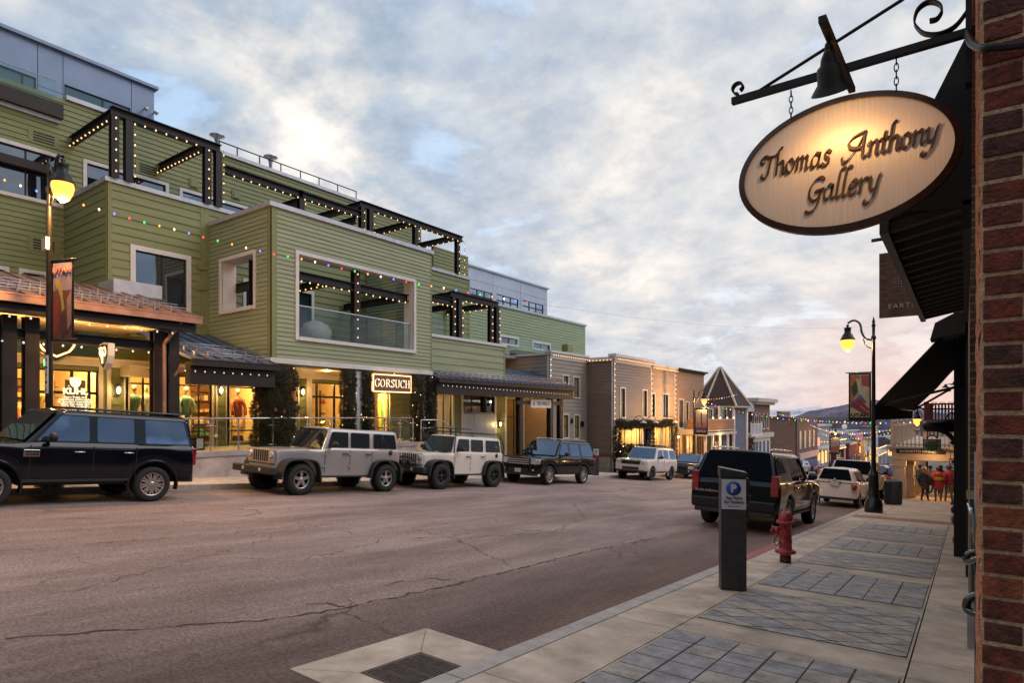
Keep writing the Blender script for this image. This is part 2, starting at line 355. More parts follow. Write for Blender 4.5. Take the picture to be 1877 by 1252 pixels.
def window(parent, F, u0, u1, z0, z1, cols=(), rows=(), trim=.13, pane=None, sash=None, tm=None, sill=True, depth=.07, name='window', bar=.05, proud=.05):
    """trim outside the hole (u0..u1, z0..z1); returns the window part"""
    tm = tm or M['white']; pane = pane or M['winD']; sash = sash or M['sash']
    b = MB()
    if trim:
        b.fbox(F, u0-trim, u0, -.02, proud, z0-trim, z1+trim); b.fbox(F, u1, u1+trim, -.02, proud, z0-trim, z1+trim)
        b.fbox(F, u0, u1, -.02, proud-.002, z1, z1+trim); b.fbox(F, u0, u1, -.02, proud+(.03 if sill else -.002), z0-trim, z0)
    else: b.fbox(F, u0, u1, -.03, .012, z0, z0+.03)
    w = b.build(name, tm, parent)
    s = MB(); e = .045
    s.fbox(F, u0, u0+e, -depth-.03, -depth+.03, z0, z1); s.fbox(F, u1-e, u1, -depth-.03, -depth+.03, z0, z1)
    s.fbox(F, u0+e, u1-e, -depth-.03, -depth+.028, z0, z0+e); s.fbox(F, u0+e, u1-e, -depth-.03, -depth+.028, z1-e, z1)
    for c in cols: x = u0+(u1-u0)*c; s.fbox(F, x-bar/2, x+bar/2, -depth-.028, -depth+.03, z0+e, z1-e)
    for r_ in rows: x = z0+(z1-z0)*r_; s.fbox(F, u0+e, u1-e, -depth-.026, -depth+.025, x-bar/2, x+bar/2)
    s.build('sash', sash, w)
    g = MB(); g.fbox(F, u0+.02, u1-.02, -depth-.012, -depth-.002, z0+.02, z1-.02); g.build('pane', pane, w)
    return w
def vent(parent, F, u, z, w=.7, h=.4, name='vent'):
    b = MB(); b.fbox(F, u-w/2, u+w/2, .0, .035, z-h/2, z+h/2); o = b.build(name, M['gtrim'], parent)
    d = MB(); n = 4
    for i in range(n):
        zz = z-h*.3+i*h*.6/(n-1); d.fbox(F, u-w*.34, u+w*.34, .033, .042, zz-h*.05, zz+h*.05)
    d.build('louvre', M['black'], o); return o
def hatch(parent, F, u, z, s=.42):
    b = MB(); b.fbox(F, u-s/2, u+s/2, 0, .05, z-s/2, z+s/2); b.fbox(F, u-s*.36, u+s*.36, .05, .075, z-s*.36, z+s*.36); b.fbox(F, u-s*.36, u+s*.36, .075, .1, z-s*.40, z-s*.33)
    return b.build('wall_box', M['gtrim'], parent, bevel=.006)
def hbeam(mb, p, q, w=.2, h=.3, t=.03):
    """I-section between two points"""
    p, q = Vector(p), Vector(q); t_ = (q-p).normalized()
    if abs(t_.z) > .9: a, b = Vector((0, 1, 0)), Vector((1, 0, 0))
    else: b = Vector((0, 0, 1)); a = t_.cross(b).normalized()
    def bar(a0, a1, b0, b1):
        pts = [p+a*a0+b*b0, p+a*a1+b*b0, p+a*a1+b*b1, p+a*a0+b*b1]; mb.prism(pts, q-p)
    bar(-w/2, w/2, h/2-t, h/2); bar(-w/2, w/2, -h/2, -h/2+t); bar(-t/2, t/2, -h/2+t, h/2-t)
def bulb_mesh(r=.03, l=.05):
    b = MB(); b.lathe((0, 0, 0), [(r*.3, l*.55), (r*.9, l*.25), (r, -.1*l), (r*.7, -.55*l), (.001, -.8*l)], n=6); me = b
    return me
BULBS = {}
def bulb_data(mkey, r):
    k = (mkey, r)
    if k not in BULBS:
        o = bulb_mesh(r, r*1.9).build('bulb', M[mkey]); BULBS[k] = o.data; bpy.data.objects.remove(o)
    return BULBS[k]
def strand(label, pts, keys=('bulb',), step=.3, r=.027, sag=0, group='strings of warm bulbs', name='light_string', wire=.006, bulbs_until=None, cat='string lights'):
    """wire through pts with a bulb every step metres"""
    P = [Vector(p) for p in pts]; root = empty(name, P[0], label, cat, group)
    MB().tube(P, wire, n=4, smooth=False).build('wire', M['wire'], root)
    d = step*.5; i = 0; tot = 0
    for a, b in zip(P, P[1:]):
        ln = (b-a).length
        while d <= ln:
            q = a.lerp(b, d/ln); tot += 1
            if bulbs_until is None or tot <= bulbs_until:
                o = bpy.data.objects.new('bulb', bulb_data(keys[i % len(keys)], r)); o.location = q-P[0]-Vector((0, 0, r*.8)); link(o, root)
            i += 1; d += step
        d -= ln
    return root
def text(s, size, F, u, z, v, m, parent, ext=.004, align='CENTER', name='lettering', sx=1.0, bold=0.0, sp=1.0):
    c = bpy.data.curves.new('t', 'FONT'); c.body = s; c.size = size; c.extrude = ext; c.align_x = align; c.align_y = 'CENTER'; c.offset = bold; c.resolution_u = 3; c.space_character = sp
    o = bpy.data.objects.new('t', c); COL.objects.link(o); dg = bpy.context.evaluated_depsgraph_get(); dg.update()
    me = bpy.data.meshes.new_from_object(o.evaluated_get(dg)); bpy.data.objects.remove(o)
    rel = abs_loc(parent) if parent is not None else Vector((0, 0, 0))
    me.transform(Matrix.Diagonal((sx, 1, 1, 1)))
    for vt in me.vertices:
        x, y, w = vt.co; vt.co = Vector(F.p(u+x, v+w, z+y))-rel
    me.materials.clear(); me.materials.append(m); me.name = name
    o = bpy.data.objects.new(name, me); link(o, parent); return o
def smoothpts(P, n=6, closed=False):
    P = [Vector(p) for p in P]; out = []; k = len(P)
    for i in range(k-1 if not closed else k):
        p0, p1, p2, p3 = (P[(i-1) % k] if closed or i else P[0]), P[i], P[(i+1) % k], (P[(i+2) % k] if closed or i+2 < k else P[-1])
        for j in range(n):
            t = j/n; out.append(.5*((2*p1)+(p2-p0)*t+(2*p0-5*p1+4*p2-p3)*t*t+(3*p1-p0-3*p2+p3)*t**3))
    if not closed: out.append(P[-1])
    return out
# ---------------------------------------------------------------- ground, road, pavements
def asphalt():
    m = bpy.data.materials.new('asphalt'); m.use_nodes = True; nt = m.node_tree; l = nt.links; b = nt.nodes['Principled BSDF']
    b.inputs['Roughness'].default_value = .78
    tc = N(nt, 'ShaderNodeTexCoord'); O = tc.outputs['Object']
    a = N(nt, 'ShaderNodeTexNoise', i_Scale=.55, i_Detail=8.0, i_Roughness=.7); mp = N(nt, 'ShaderNodeMapping'); mp.inputs['Scale'].default_value = (1.6, .35, 1); l.new(O, mp.inputs[0]); l.new(mp.outputs[0], a.inputs['Vector'])
    r1 = ramp(nt, [(.36, (.155, .108, .100)), (.5, (.24, .174, .162)), (.64, (.33, .248, .230))]); l.new(a.outputs['Fac'], r1.inputs[0])
    g = N(nt, 'ShaderNodeTexNoise', i_Scale=34.0, i_Detail=6.0, i_Roughness=.85); l.new(O, g.inputs['Vector'])
    r2 = ramp(nt, [(.42, (.52, .50, .50)), (.49, (.95, .95, .95)), (.58, (1.4, 1.36, 1.33))]); l.new(g.outputs['Fac'], r2.inputs[0])
    mm = N(nt, 'ShaderNodeMix', data_type='RGBA', blend_type='MULTIPLY'); mm.inputs[0].default_value = 1; l.new(r1.outputs[0], mm.inputs[6]); l.new(r2.outputs[0], mm.inputs[7])
    # darker asphalt strip by the right kerb; darker along the left parking lane
    sp = N(nt, 'ShaderNodeSeparateXYZ'); l.new(O, sp.inputs[0])
    w = N(nt, 'ShaderNodeTexNoise', i_Scale=1.2, i_Detail=4.0); l.new(O, w.inputs['Vector'])
    ax = N(nt, 'ShaderNodeMath', operation='MULTIPLY_ADD'); ax.inputs[1].default_value = .14; l.new(w.outputs['Fac'], ax.inputs[0]); l.new(sp.outputs[0], ax.inputs[2])
    rs = ramp(nt, [(0, (.60, .56, .54)), (.03, (.85, .84, .84)), (.12, (1, 1, 1)), (.60, (1, 1, 1)), (.74, (.96, .95, .95)), (.818, (.97, .95, .94)), (.828, (.66, .62, .60)), (.90, (.58, .53, .51)), (.955, (.62, .50, .44)), (.985, (.82, .62, .52))]); mr = N(nt, 'ShaderNodeMapRange'); mr.inputs['From Min'].default_value = -16.0; mr.inputs['From Max'].default_value = -2.6
    l.new(ax.outputs[0], mr.inputs['Value']); l.new(mr.outputs[0], rs.inputs[0])
    m2 = N(nt, 'ShaderNodeMix', data_type='RGBA', blend_type='MULTIPLY'); m2.inputs[0].default_value = 1; l.new(mm.outputs[2], m2.inputs[6]); l.new(rs.outputs[0], m2.inputs[7])
    # hairline crazing
    dn = N(nt, 'ShaderNodeTexNoise', i_Scale=1.1, i_Detail=5.0); l.new(O, dn.inputs['Vector'])
    dv = N(nt, 'ShaderNodeVectorMath', operation='MULTIPLY_ADD'); dv.inputs[1].default_value = (1.5, 1.5, 0); l.new(dn.outputs['Color'], dv.inputs[0]); l.new(O, dv.inputs[2])
    vo = N(nt, 'ShaderNodeTexVoronoi', feature='DISTANCE_TO_EDGE', i_Scale=.27); l.new(dv.outputs[0], vo.inputs['Vector'])
    rc = ramp(nt, [(.0, (.38, .36, .36)), (.0035, (.55, .53, .52)), (.006, (1, 1, 1))]); l.new(vo.outputs['Distance'], rc.inputs[0])
    m3 = N(nt, 'ShaderNodeMix', data_type='RGBA', blend_type='MULTIPLY'); l.new(m2.outputs[2], m3.inputs[6]); l.new(rc.outputs[0], m3.inputs[7])
    ck = ramp(nt, [(.47, (0, 0, 0)), (.56, (1, 1, 1))]); l.new(a.outputs['Fac'], ck.inputs[0]); l.new(ck.outputs[0], m3.inputs[0])
    l.new(m3.outputs[2], b.inputs['Base Color'])
    bp = N(nt, 'ShaderNodeBump'); bp.inputs['Strength'].default_value = .9; bp.inputs['Distance'].default_value = .012; l.new(g.outputs['Fac'], bp.inputs['Height']); l.new(bp.outputs[0], b.inputs['Normal'])
    return m
ASPH = asphalt(); CRK = mat('crack_tar', (.04, .030, .028), .8, nz=.4, ns=8)
rb = MB(); ys = [-30+2*i for i in range(0, 96)]; xs = [KL, -12.5, -9.5, -6, KR]
g0 = len(rb.v)
rb.v += [(x, y, zr(x, y)+(.05*math.cos((x+9.4)/6.5*1.57)-.0 if KL < x < KR else 0)*.0) for y in ys for x in xs]
for j in range(len(ys)-1):
    for i in range(4): rb.f.append((j*5+i, j*5+i+1, (j+1)*5+i+1, (j+1)*5+i)); rb.m.append(0); rb.sm.append(False)
def crack(pts, w, seed=1, jag=.035, z=.005):
    rnd = random.Random(seed); P = [Vector((p[0], p[1], 0)) for p in pts]; Q = []
    for a, b in zip(P, P[1:]):
        n = max(2, int((b-a).length/.09))
        for k in range(n): Q.append(a.lerp(b, k/n)+Vector((rnd.gauss(0, jag), rnd.gauss(0, jag), 0)))
    Q.append(P[-1])
    for a, b in zip(Q, Q[1:]):
        t = (b-a); t.normalize(); s = Vector((-t.y, t.x, 0))*w*rnd.uniform(.15, .9)*.36
        rb.quad(*[(v.x, v.y, zr(v.x, v.y)+z) for v in (a-s, b-s, b+s, a+s)], 1)
crack([(-6.07, 1.56), (-5.73, 2.22), (-5.2, 3.3), (-5.06, 3.9), (-4.99, 5.25), (-5.04, 6.8), (-5.12, 9.2), (-5.05, 11.76)], .055, 1, .022)
crack([(-8.6, 9.6), (-8.39, 8.39), (-7.28, 8.24), (-6.55, 7.9), (-5.35, 7.17), (-5.1, 7.0)], .03, 2, .05)
crack([(-7.28, 8.24), (-6.6, 10.3), (-7.2, 12.2), (-7.47, 13.32), (-9.3, 15.8), (-10.2, 20)], .028, 3, .05)
crack([(-7.47, 13.32), (-5.82, 13.58), (-4.86, 16.19), (-5.2, 19)], .03, 4, .05)
crack([(-6.4, 12.9), (-5.6, 12.3), (-5.05, 11.76)], .02, 5, .03)
crack([(-9.8, 2), (-9.6, 6), (-9.75, 12), (-9.5, 20), (-9.6, 30)], .03, 6, .03)
crack([(-12.3, 4), (-11.2, 5.4), (-9.7, 6)], .022, 7, .05); crack([(-9.6, 7), (-8.6, 5.2), (-7.6, 3.2), (-7.2, 2.4)], .02, 8, .05)
crack([(-5.1, 5.9), (-5.35, 5.75), (-5.5, 5.3), (-5.45, 5.0)], .03, 10, .04); crack([(-5.05, 4.1), (-5.25, 4.05), (-5.4, 3.85)], .05, 11, .04)
crack([(-13, 14), (-11.5, 17), (-10, 20), (-9.6, 24)], .03, 12, .05); crack([(-11.8, 8), (-12, 14), (-11.9, 22), (-12.2, 34)], .025, 13, .03)
struct('road', rb, [ASPH, CRK])
# manhole in the road
p = PG(698, 905); mb = MB(); mb.lathe((0, 0, 0), [(.01, .012), (.36, .012), (.38, .006), (.55, .004), (.56, -.02)], n=28)
thing1('manhole_cover', mb, mat('iron_cover', (.20, .16, .13), .6, .4, nz=.3, ns=12), p, 'pale round manhole cover in the road beside the silver off-roader', 'manhole cover', rot=(-SL, CR, 0), local=True)
# big ground sheet out to the hills
gb = MB(); gx = [-3000, -900, -300, -120, -60, -40, -16.4, -2.4, 20, 60, 160, 500, 3000]; gy = [-600, -100, -30, 20, 60, 100, 160, 260, 500, 1200, 3500, 9000]
def zg(x, y):
    yy = min(y, 160); e = -1.73-SL*yy+CR*(-2.6-max(min(x, 0), -17))-.35
    if y > 160: e -= min(26, (y-160)*.05)
    return e
gb.add([(x, y, zg(x, y)) for y in gy for x in gx], [(j*13+i, j*13+i+1, (j+1)*13+i+1, (j+1)*13+i) for j in range(len(gy)-1) for i in range(12)])
struct('ground', gb, mat('valley_ground', (.10, .09, .09), .9, nz=.4, ns=.02))
# kerbs
SW = mat('sidewalk_concrete', (.50, .405, .325), .85, nz=.30, ns=2.2, bump=.3, bs=45)
KC = mat('kerb_concrete', (.40, .36, .34), .85, nz=.2, ns=5, bump=.3, bs=40); RED = mat('red_kerb_paint', (.33, .10, .085), .7, nz=.3, ns=9)
kb = MB(); y = -12
def kseg(b, x0, x1, ya, yb, zf, top=.0, foot=-.3, mi=0):
    vs = []
    for yy in (ya, yb): z = zf(yy); vs += [(x0, yy, z+foot), (x1, yy, z+foot), (x0, yy, z+top), (x1, yy, z+top)]
    b.add(vs, [(0, 1, 3, 2), (4, 6, 7, 5), (2, 3, 7, 6), (0, 4, 5, 1), (0, 2, 6, 4), (1, 5, 7, 3)], mi)
while y < 120:
    n = 3.05; kseg(kb, KR+.0, KR+.17, y+.006, y+n-.006, zsr, .004, mi=1 if 7.9 < y+1.5 < 12.5 else 0); y += n
struct('kerb', kb, [KC, RED])
kb = MB(); y = -12
while y < 120: kseg(kb, KL-.17, KL, y+.006, y+3.04, zsl, .0); y += 3.05
struct('kerb', kb, [KC])
# right pavement: concrete with paver panels
sb = MB(); y = -6.0; rnd = random.Random(3)
joints = [-6, -3, -.5, 1.5, 3.45, 5.5, 6.0, 7.88, 8.22, 10.05, 10.5, 12.42, 12.8, 14.62, 15.1, 16.95, 17.3, 19.1, 20.6, 20.9, 22.0, 25, 28, 31, 34, 38, 42, 47, 53, 60, 70, 84, 100, 120]
for a, b in zip(joints, joints[1:]):
    for x0, x1 in ((KR+.176, -2.18), (-2.168, -.37), (-.358, .55)):
        kseg(sb, x0, x1, a+.006, b-.006, zsr, 0, -.1, 0)
PV = mat('blue_grey_paver', (.285, .275, .285), .7, nz=.38, ns=5.5, bump=.4, bs=50); PV2 = mat('tan_grey_paver', (.36, .315, .28), .75, nz=.36, ns=5.5, bump=.4, bs=50)
RB = mat('red_paver', (.33, .16, .12), .8, nz=.3, ns=7, bump=.3); JT = mat('paver_joint', (.09, .075, .065), .9, nz=.3, ns=9)
def patch(poly, mi, dz): sb.add([(x, y, zsr(y)+dz) for x, y in poly], [tuple(range(len(poly)))], mi)
def clip(poly, x0, x1, y0, y1):
    def cut(P, f):
        o = []
        for i in range(len(P)):
            a, b = P[i], P[(i+1) % len(P)]; fa, fb = f(a), f(b)
            if fa >= 0: o.append(a)
            if (fa >= 0) != (fb >= 0): t = fa/(fa-fb); o.append((a[0]+(b[0]-a[0])*t, a[1]+(b[1]-a[1])*t))
        return o
    for f in (lambda p: p[0]-x0, lambda p: x1-p[0], lambda p: p[1]-y0, lambda p: y1-p[1]):
        if poly: poly = cut(poly, f)
    return poly
def panel(y0, y1, kind):
    x0, x1 = -2.15, -.39
    patch([(x0, y0), (x1, y0), (x1, y1), (x0, y1)], 3, .003)
    if kind == 'g':
        nx, ny = 6, max(4, round((y1-y0)/.3)); sx, sy = (x1-x0)/nx, (y1-y0)/ny
        for i in range(nx):
            for j in range(ny):
                g = .007+(.006 if i % 2 else 0)
                patch([(x0+i*sx+g, y0+j*sy+.006), (x0+(i+1)*sx-.006, y0+j*sy+.006), (x0+(i+1)*sx-.006, y0+(j+1)*sy-.006), (x0+i*sx+g, y0+(j+1)*sy-.006)], 1 if rnd.random() < .7 else 2, .007)
    elif kind == 'd':
        s = .36; c = math.sqrt(.5)
        for i in range(-10, 12):
            for j in range(-10, 12):
                cx, cy = (x0+x1)/2+(i-j)*s*c*1.25, (y0+y1)/2+(i+j)*s*c*.8; h = s*.955
                P = clip([(cx-h*c*1.25, cy), (cx, cy-h*c*.8), (cx+h*c*1.25, cy), (cx, cy+h*c*.8)], x0+.006, x1-.006, y0+.006, y1-.006)
                if len(P) > 2: patch(P, 2 if rnd.random() < .6 else 1, .007)
    else:
        nx = 16; sx = (x1+.35-KR-.2)/nx
        for i in range(nx):
            for j in range(5): sy = (y1-y0)/5; patch([(KR+.2+i*sx+.006, y0+j*sy+.006), (KR+.2+(i+1)*sx-.006, y0+j*sy+.006), (KR+.2+(i+1)*sx-.006, y0+(j+1)*sy-.006), (KR+.2+i*sx+.006, y0+(j+1)*sy-.006)], 4, .007)
for a, b, k in ((1.6, 3.4, 'd'), (3.75, 5.45, 'g'), (6.05, 7.83, 'd'), (8.27, 10.0, 'g'), (10.55, 12.37, 'd'), (12.85, 14.57, 'g'), (15.15, 16.9, 'd'), (17.35, 19.05, 'g'), (20.93, 21.97, 'b')): panel(a, b, k)
struct('sidewalk', sb, [SW, PV, PV2, JT, RB])
# left pavement, terrace
sb = MB(); y = -8
while y < 120: kseg(sb, -18.45 if y > 18.5 else -18.9, KL-.176, y+.006, y+2.994, zsl, 0, -.3); y += 3
y = 20.4
while y < 120: kseg(sb, -27, -18.456, y+.006, y+2.994, zsl, 0.004, -.3); y += 3
struct('sidewalk', sb, [SW])
TZ = -1.12
tb = MB(); tb.box(-29, -18.92, -8, 20.3, TZ-.4, TZ); struct('terrace', tb, [M['pave']])
# storm drain collar and grate
cb = MB(); rp = lambda x, y, d: (x, y, zr(x, y)+d)
for P in ([(-4.03, 2.74), (-3.62, 3.05), (-3.62, 3.69), (-4.03, 4.18)], [(-4.03, 4.18), (-3.62, 3.69), (-2.97, 3.69), (-2.96, 4.18)], [(-4.03, 2.74), (-2.96, 2.74), (-2.97, 3.05), (-3.62, 3.05)]):
    c = (sum(p[0] for p in P)/4, sum(p[1] for p in P)/4); Q = [(c[0]+(p[0]-c[0])*.992, c[1]+(p[1]-c[1])*.992) for p in P]
    cb.prism([rp(x, y, .008) for x, y in Q], (0, 0, -.1))
dr_ = empty('storm_drain', rp(-3.5, 3.4, 0), 'square iron storm drain grate set in pale concrete at the kerb', 'drain grate')
cb.build('collar', [SW], dr_)
gr = MB(); IR = mat('iron_grate', (.10, .075, .065), .6, .5, nz=.4, ns=14)
gx0, gx1, gy0, gy1 = -3.61, -2.98, 3.06, 3.68
gr.prism([rp(gx0, gy0, -.06), rp(gx1, gy0, -.06), rp(gx1, gy1, -.06), rp(gx0, gy1, -.06)], (0, 0, -.02))
def rbar(x0, x1, y0, y1): gr.prism([rp(x0, y0, .006), rp(x1, y0, .006), rp(x1, y1, .006), rp(x0, y1, .006)], (0, 0, -.05))
rbar(gx0, gx0+.03, gy0, gy1); rbar(gx1-.03, gx1, gy0, gy1); rbar(gx0+.03, gx1-.03, gy0, gy0+.03); rbar(gx0+.03, gx1-.03, gy1-.03, gy1)
for k in range(1, 4): yy = gy0+(gy1-gy0)*k/4; rbar(gx0+.03, gx1-.03, yy-.022, yy+.022)
for k in range(1, 20): xx = gx0+.03+(gx1-gx0-.06)*k/20; rbar(xx-.008, xx+.008, gy0+.03, gy1-.03)
gr.build('grate', IR, dr_)
# ---------------------------------------------------------------- hills and mountains
def hillmat(name, cols, sc):
    m = bpy.data.materials.new(name); m.use_nodes = True; nt = m.node_tree; l = nt.links; b = nt.nodes['Principled BSDF']; b.inputs['Roughness'].default_value = .95; b.inputs['Specular IOR Level'].default_value = .1
    tc = N(nt, 'ShaderNodeTexCoord'); n = N(nt, 'ShaderNodeTexNoise', i_Scale=sc, i_Detail=9.0, i_Roughness=.7); l.new(tc.outputs['Object'], n.inputs['Vector'])
    r = ramp(nt, cols); l.new(n.outputs['Fac'], r.inputs[0]); l.new(r.outputs[0], b.inputs['Base Color']); return m
def ridge(name, Y, prof, base, depth, m, label=None, jag=.03):
    """prof: (picture column, picture row) of the crest; a two-sided ridge with its own depth"""
    rnd = random.Random(int(Y)); P = []
    for (a, b) in zip(prof, prof[1:]):
        n = max(1, int((b[0]-a[0])/5))
        for k in range(n): t = k/n; P.append((a[0]+(b[0]-a[0])*t, a[1]+(b[1]-a[1])*t+rnd.uniform(-1, 1)*jag*10))
    P.append(prof[-1]); b = MB(); rows = [(-1, 0), (-.72, .22), (-.45, .5), (-.2, .8), (0, 1), (.3, .6), (1, 0)]
    pts = [PY(px, py, Y) for px, py in P]; n = len(pts)
    for (v, h) in rows:
        for i, p in enumerate(pts):
            j = rnd.uniform(-1, 1)*.09*(1-abs(2*h-1)) if 0 < h < 1 else 0
            b.v.append((p.x+v*depth*.1, Y+v*depth*(1+j), base+(p.z-base)*(h+j*.6)))
    for r in range(len(rows)-1):
        for i in range(n-1): b.f.append((r*n+i, r*n+i+1, (r+1)*n+i+1, (r+1)*n+i)); b.m.append(0); b.sm.append(True)
    return struct(name, b, [m])
ridge('mountain', 7000, [(900, 775), (1150, 768), (1300, 766), (1385, 763), (1400, 757), (1415, 750), (1440, 752), (1470, 749), (1497, 745), (1530, 748), (1560, 752), (1640, 752), (1700, 746), (1760, 750), (1900, 742), (2200, 760)], -60, 900,
      hillmat('snowy_rock', [(.38, (.30, .33, .42)), (.47, (.55, .55, .60)), (.56, (.72, .70, .72))], .0035), jag=.12)
ridge('hill', 2600, [(1100, 788), (1300, 783), (1380, 779), (1430, 772), (1455, 765), (1485, 753), (1520, 748), (1563, 739), (1605, 733), (1650, 735), (1700, 752), (1730, 758), (1790, 762), (1900, 750), (2100, 770)], -80, 500,
      hillmat('bare_hill', [(.35, (.080, .075, .105)), (.5, (.14, .12, .16)), (.66, (.24, .22, .28))], .010), jag=.05)
ridge('hill', 1300, [(1200, 776), (1420, 766), (1450, 764), (1600, 765), (1650, 769), (1760, 775), (1900, 770)], -75, 320,
      hillmat('wooded_hill', [(.35, (.035, .038, .052)), (.55, (.07, .068, .085)), (.7, (.17, .16, .18))], .03), jag=.06)
# ---------------------------------------------------------------- the green clapboard building
GB = empty('green_building', (-22.6, 10, TZ), 'long sage green clapboard building with steel pergolas, boxed balcony and lit shopfronts', 'building')
def gpart(mb, name, m, bevel=0): return mb.build(name, m, GB, bevel=bevel)
def win_px(parent, ax, c, pxl, pxr, zt, zb, **k):
    F = Fr(ax, c); a, b = (yX(pxl, c), yX(pxr, c)) if ax == 'X' else (xY(pxl, c), xY(pxr, c))
    return F, a, b, zb, zt
XB, XP, XG, XS = -27.2, -23.4, -19.3, -22.6
FB, FP, FG, FS = Fr('X', XB), Fr('X', XP), Fr('X', XG), Fr('X', XS)
# --- tall back wall
yB1 = yX(771, XB)
H = []
def hole(c, pxl, pxr, zt, zb): return (yX(pxl, c), yX(pxr, c), zb, zt)
zt1 = zX(108, 290, XB); zb1 = zX(108, 374, XB)
wA = hole(XB, -60, 108, zt1, zb1); wB = hole(XB, 159, 303, zX(303, 340, XB), 8.6); wC = hole(XB, 334, 450, zX(334, 350, XB), 8.2)
wD = hole(XB, 42, 82, zX(42, 499, XB), 4.2); wE = hole(XB, -40, 8, zX(8, 495, XB), 4.2)
HB = [wA, wB, wC, wD, wE]; ZB = 11.85
mb = MB(); siding(mb, FB, -6, yB1-.1, TZ, ZB, HB, ex=.2); backing(mb, FB, -6, yB1, TZ, ZB, HB)
FBs = Fr('x', XB-.15)
mb.box(XB-3.2, XB-.17, yB1-.16, yB1, 7.5, ZB); mb.box(XB-.16, XB+.03, yB1-.1, yB1+.02, 7.9, ZB)
gpart(mb, 'wall', M['green'])
def dark_room(F, h, depth=.9, m=None, name='interior'):
    b = MB(); b.fbox(F, h[0]-.05, h[1]+.05, -depth-.05, -depth, h[2]-.05, h[3]+.05)
    b.fbox(F, h[0]-.1, h[0]-.05, -depth, -.2, h[2], h[3]); b.fbox(F, h[1]+.05, h[1]+.1, -depth, -.2, h[2], h[3]); return b.build(name, m or M['dwood'], GB)
window(GB, FB, *wA, cols=(.30, .62, .90), rows=(.72,), tm=M['white']); window(GB, FB, *wB, cols=(.5,), rows=()); window(GB, FB, *wC, cols=(.5,))
window(GB, FB, *wD); window(GB, FB, *wE)
b = MB(); b.fbox(FB, -6, yX(112, XB), .06, .26, zt1-.75, zt1-.45); gpart(b, 'steel_channel', M['steel2'])
for (px, py) in ((80, 254), (271, 311), (80, 450), (420, 445)): p = PX(px, py, XB); vent(GB, FB, p.y, p.z, .95, .5)
for (px, py) in ((355, 336), (432, 357)): p = PX(px, py, XB); hatch(GB, FB, p.y, p.z)
# roof edge, coping, railing along it
b = MB(); b.fbox(FB, yX(120, XB), yB1+.06, -.24, .10, ZB, ZB+.16); b.fbox(FB, -6, yX(108, XB), -.24, .12, ZB-1.0, ZB-.86); gpart(b, 'coping', M['coping'])
b = MB(); y0 = yX(404, XB); b.tube([FB.p(y0, -.1, ZB+.62), FB.p(yX(655, XB), -.1, ZB+.62)], .03, 6)
k = 0
for px in (404, 437, 478, 517, 553, 587, 621, 655): y = yX(px, XB); b.tube([FB.p(y, -.1, ZB+.1), FB.p(y, -.1, ZB+.62)], .028, 6)
gpart(b, 'roof_railing', M['steel'])
b = MB(); b.fbox(FB, -6, yX(111, XB), .0, .3, ZB-.86, ZB-.35); gpart(b, 'roof_channel', M['steel2'])
b = MB(); b.fbox(FB, -6, yX(100, XB), .18, .2, ZB-.35, ZB+.45); gpart(b, 'glass_balustrade', M['railG'])
b = MB(); b.tube([FB.p(-6, .19, ZB+.47), FB.p(yX(100, XB), .19, ZB+.47)], .02, 6); gpart(b, 'handrail', M['rail'])
for px in (398, 496):                          # flat-topped roof flues
    p = PX(px, 300 if px > 400 else 262, XB-1.5); b = MB(); b.lathe((p.x, p.y, ZB-.2), [(.09, 0), (.09, p.z-ZB+.25), (.14, p.z-ZB+.35), (.14, p.z-ZB+.45), (.34, p.z-ZB+.52), (.35, p.z-ZB+.56), (.2, p.z-ZB+.60), (.001, p.z-ZB+.61)], 16)
    gpart(b, 'roof_flue', M['rail'])
# --- grey penthouse
XN = -30; yN = yX(283, XN); FN = Fr('X', XN); ZN = 14.95
hN = [hole(XN, -50, 66, zX(66, 142, XN), zX(66, 176, XN)-.6), hole(XN, 118, 239, zX(239, 198, XN), 11.95)]
b = MB(); seams = [-8, yX(-60, XN), yX(69, XN), yX(115.5, XN), yX(241, XN), yN]
for a, c in zip(seams, seams[1:]):
    for z0, z1 in ((11.0, 13.25), (13.27, ZN)):
        backing(b, FN, a+.012, c-.012, z0, z1, hN, v0=-.06, v1=0)
backing(b, FN, -8, yN-.01, 11.0, ZN-.02, hN, v0=-.2, v1=-.062); b.box(XN-4, XN-.05, yN-.16, yN-.02, 11, ZN-.01)
gpart(b, 'penthouse_wall', M['panel'])
b = MB(); b.fbox(FN, -8, yN+.12, -4.2, .16, ZN, ZN+.13); gpart(b, 'penthouse_roof', M['panel'])
tealglass = glass('teal_glass', (.8, .95, 1), .10, .03, dark=(.05, .10, .12))
window(GB, FN, *hN[0], cols=(.35, .78), trim=0, pane=tealglass); window(GB, FN, *hN[1], cols=(.57,), trim=0, pane=tealglass)
b = MB(); p = PX(277, 203, XN+.3)
for dy in (0, .42): b.lathe((p.x, p.y+dy-.2, p.z), [(.02, .09), (.1, .06), (.11, 0), (.001, -.12)], 10); b.box(p.x-.3, p.x, p.y+dy-.22, p.y+dy-.18, p.z+.05, p.z+.09)
gpart(b, 'camera_pair', M['rail'])
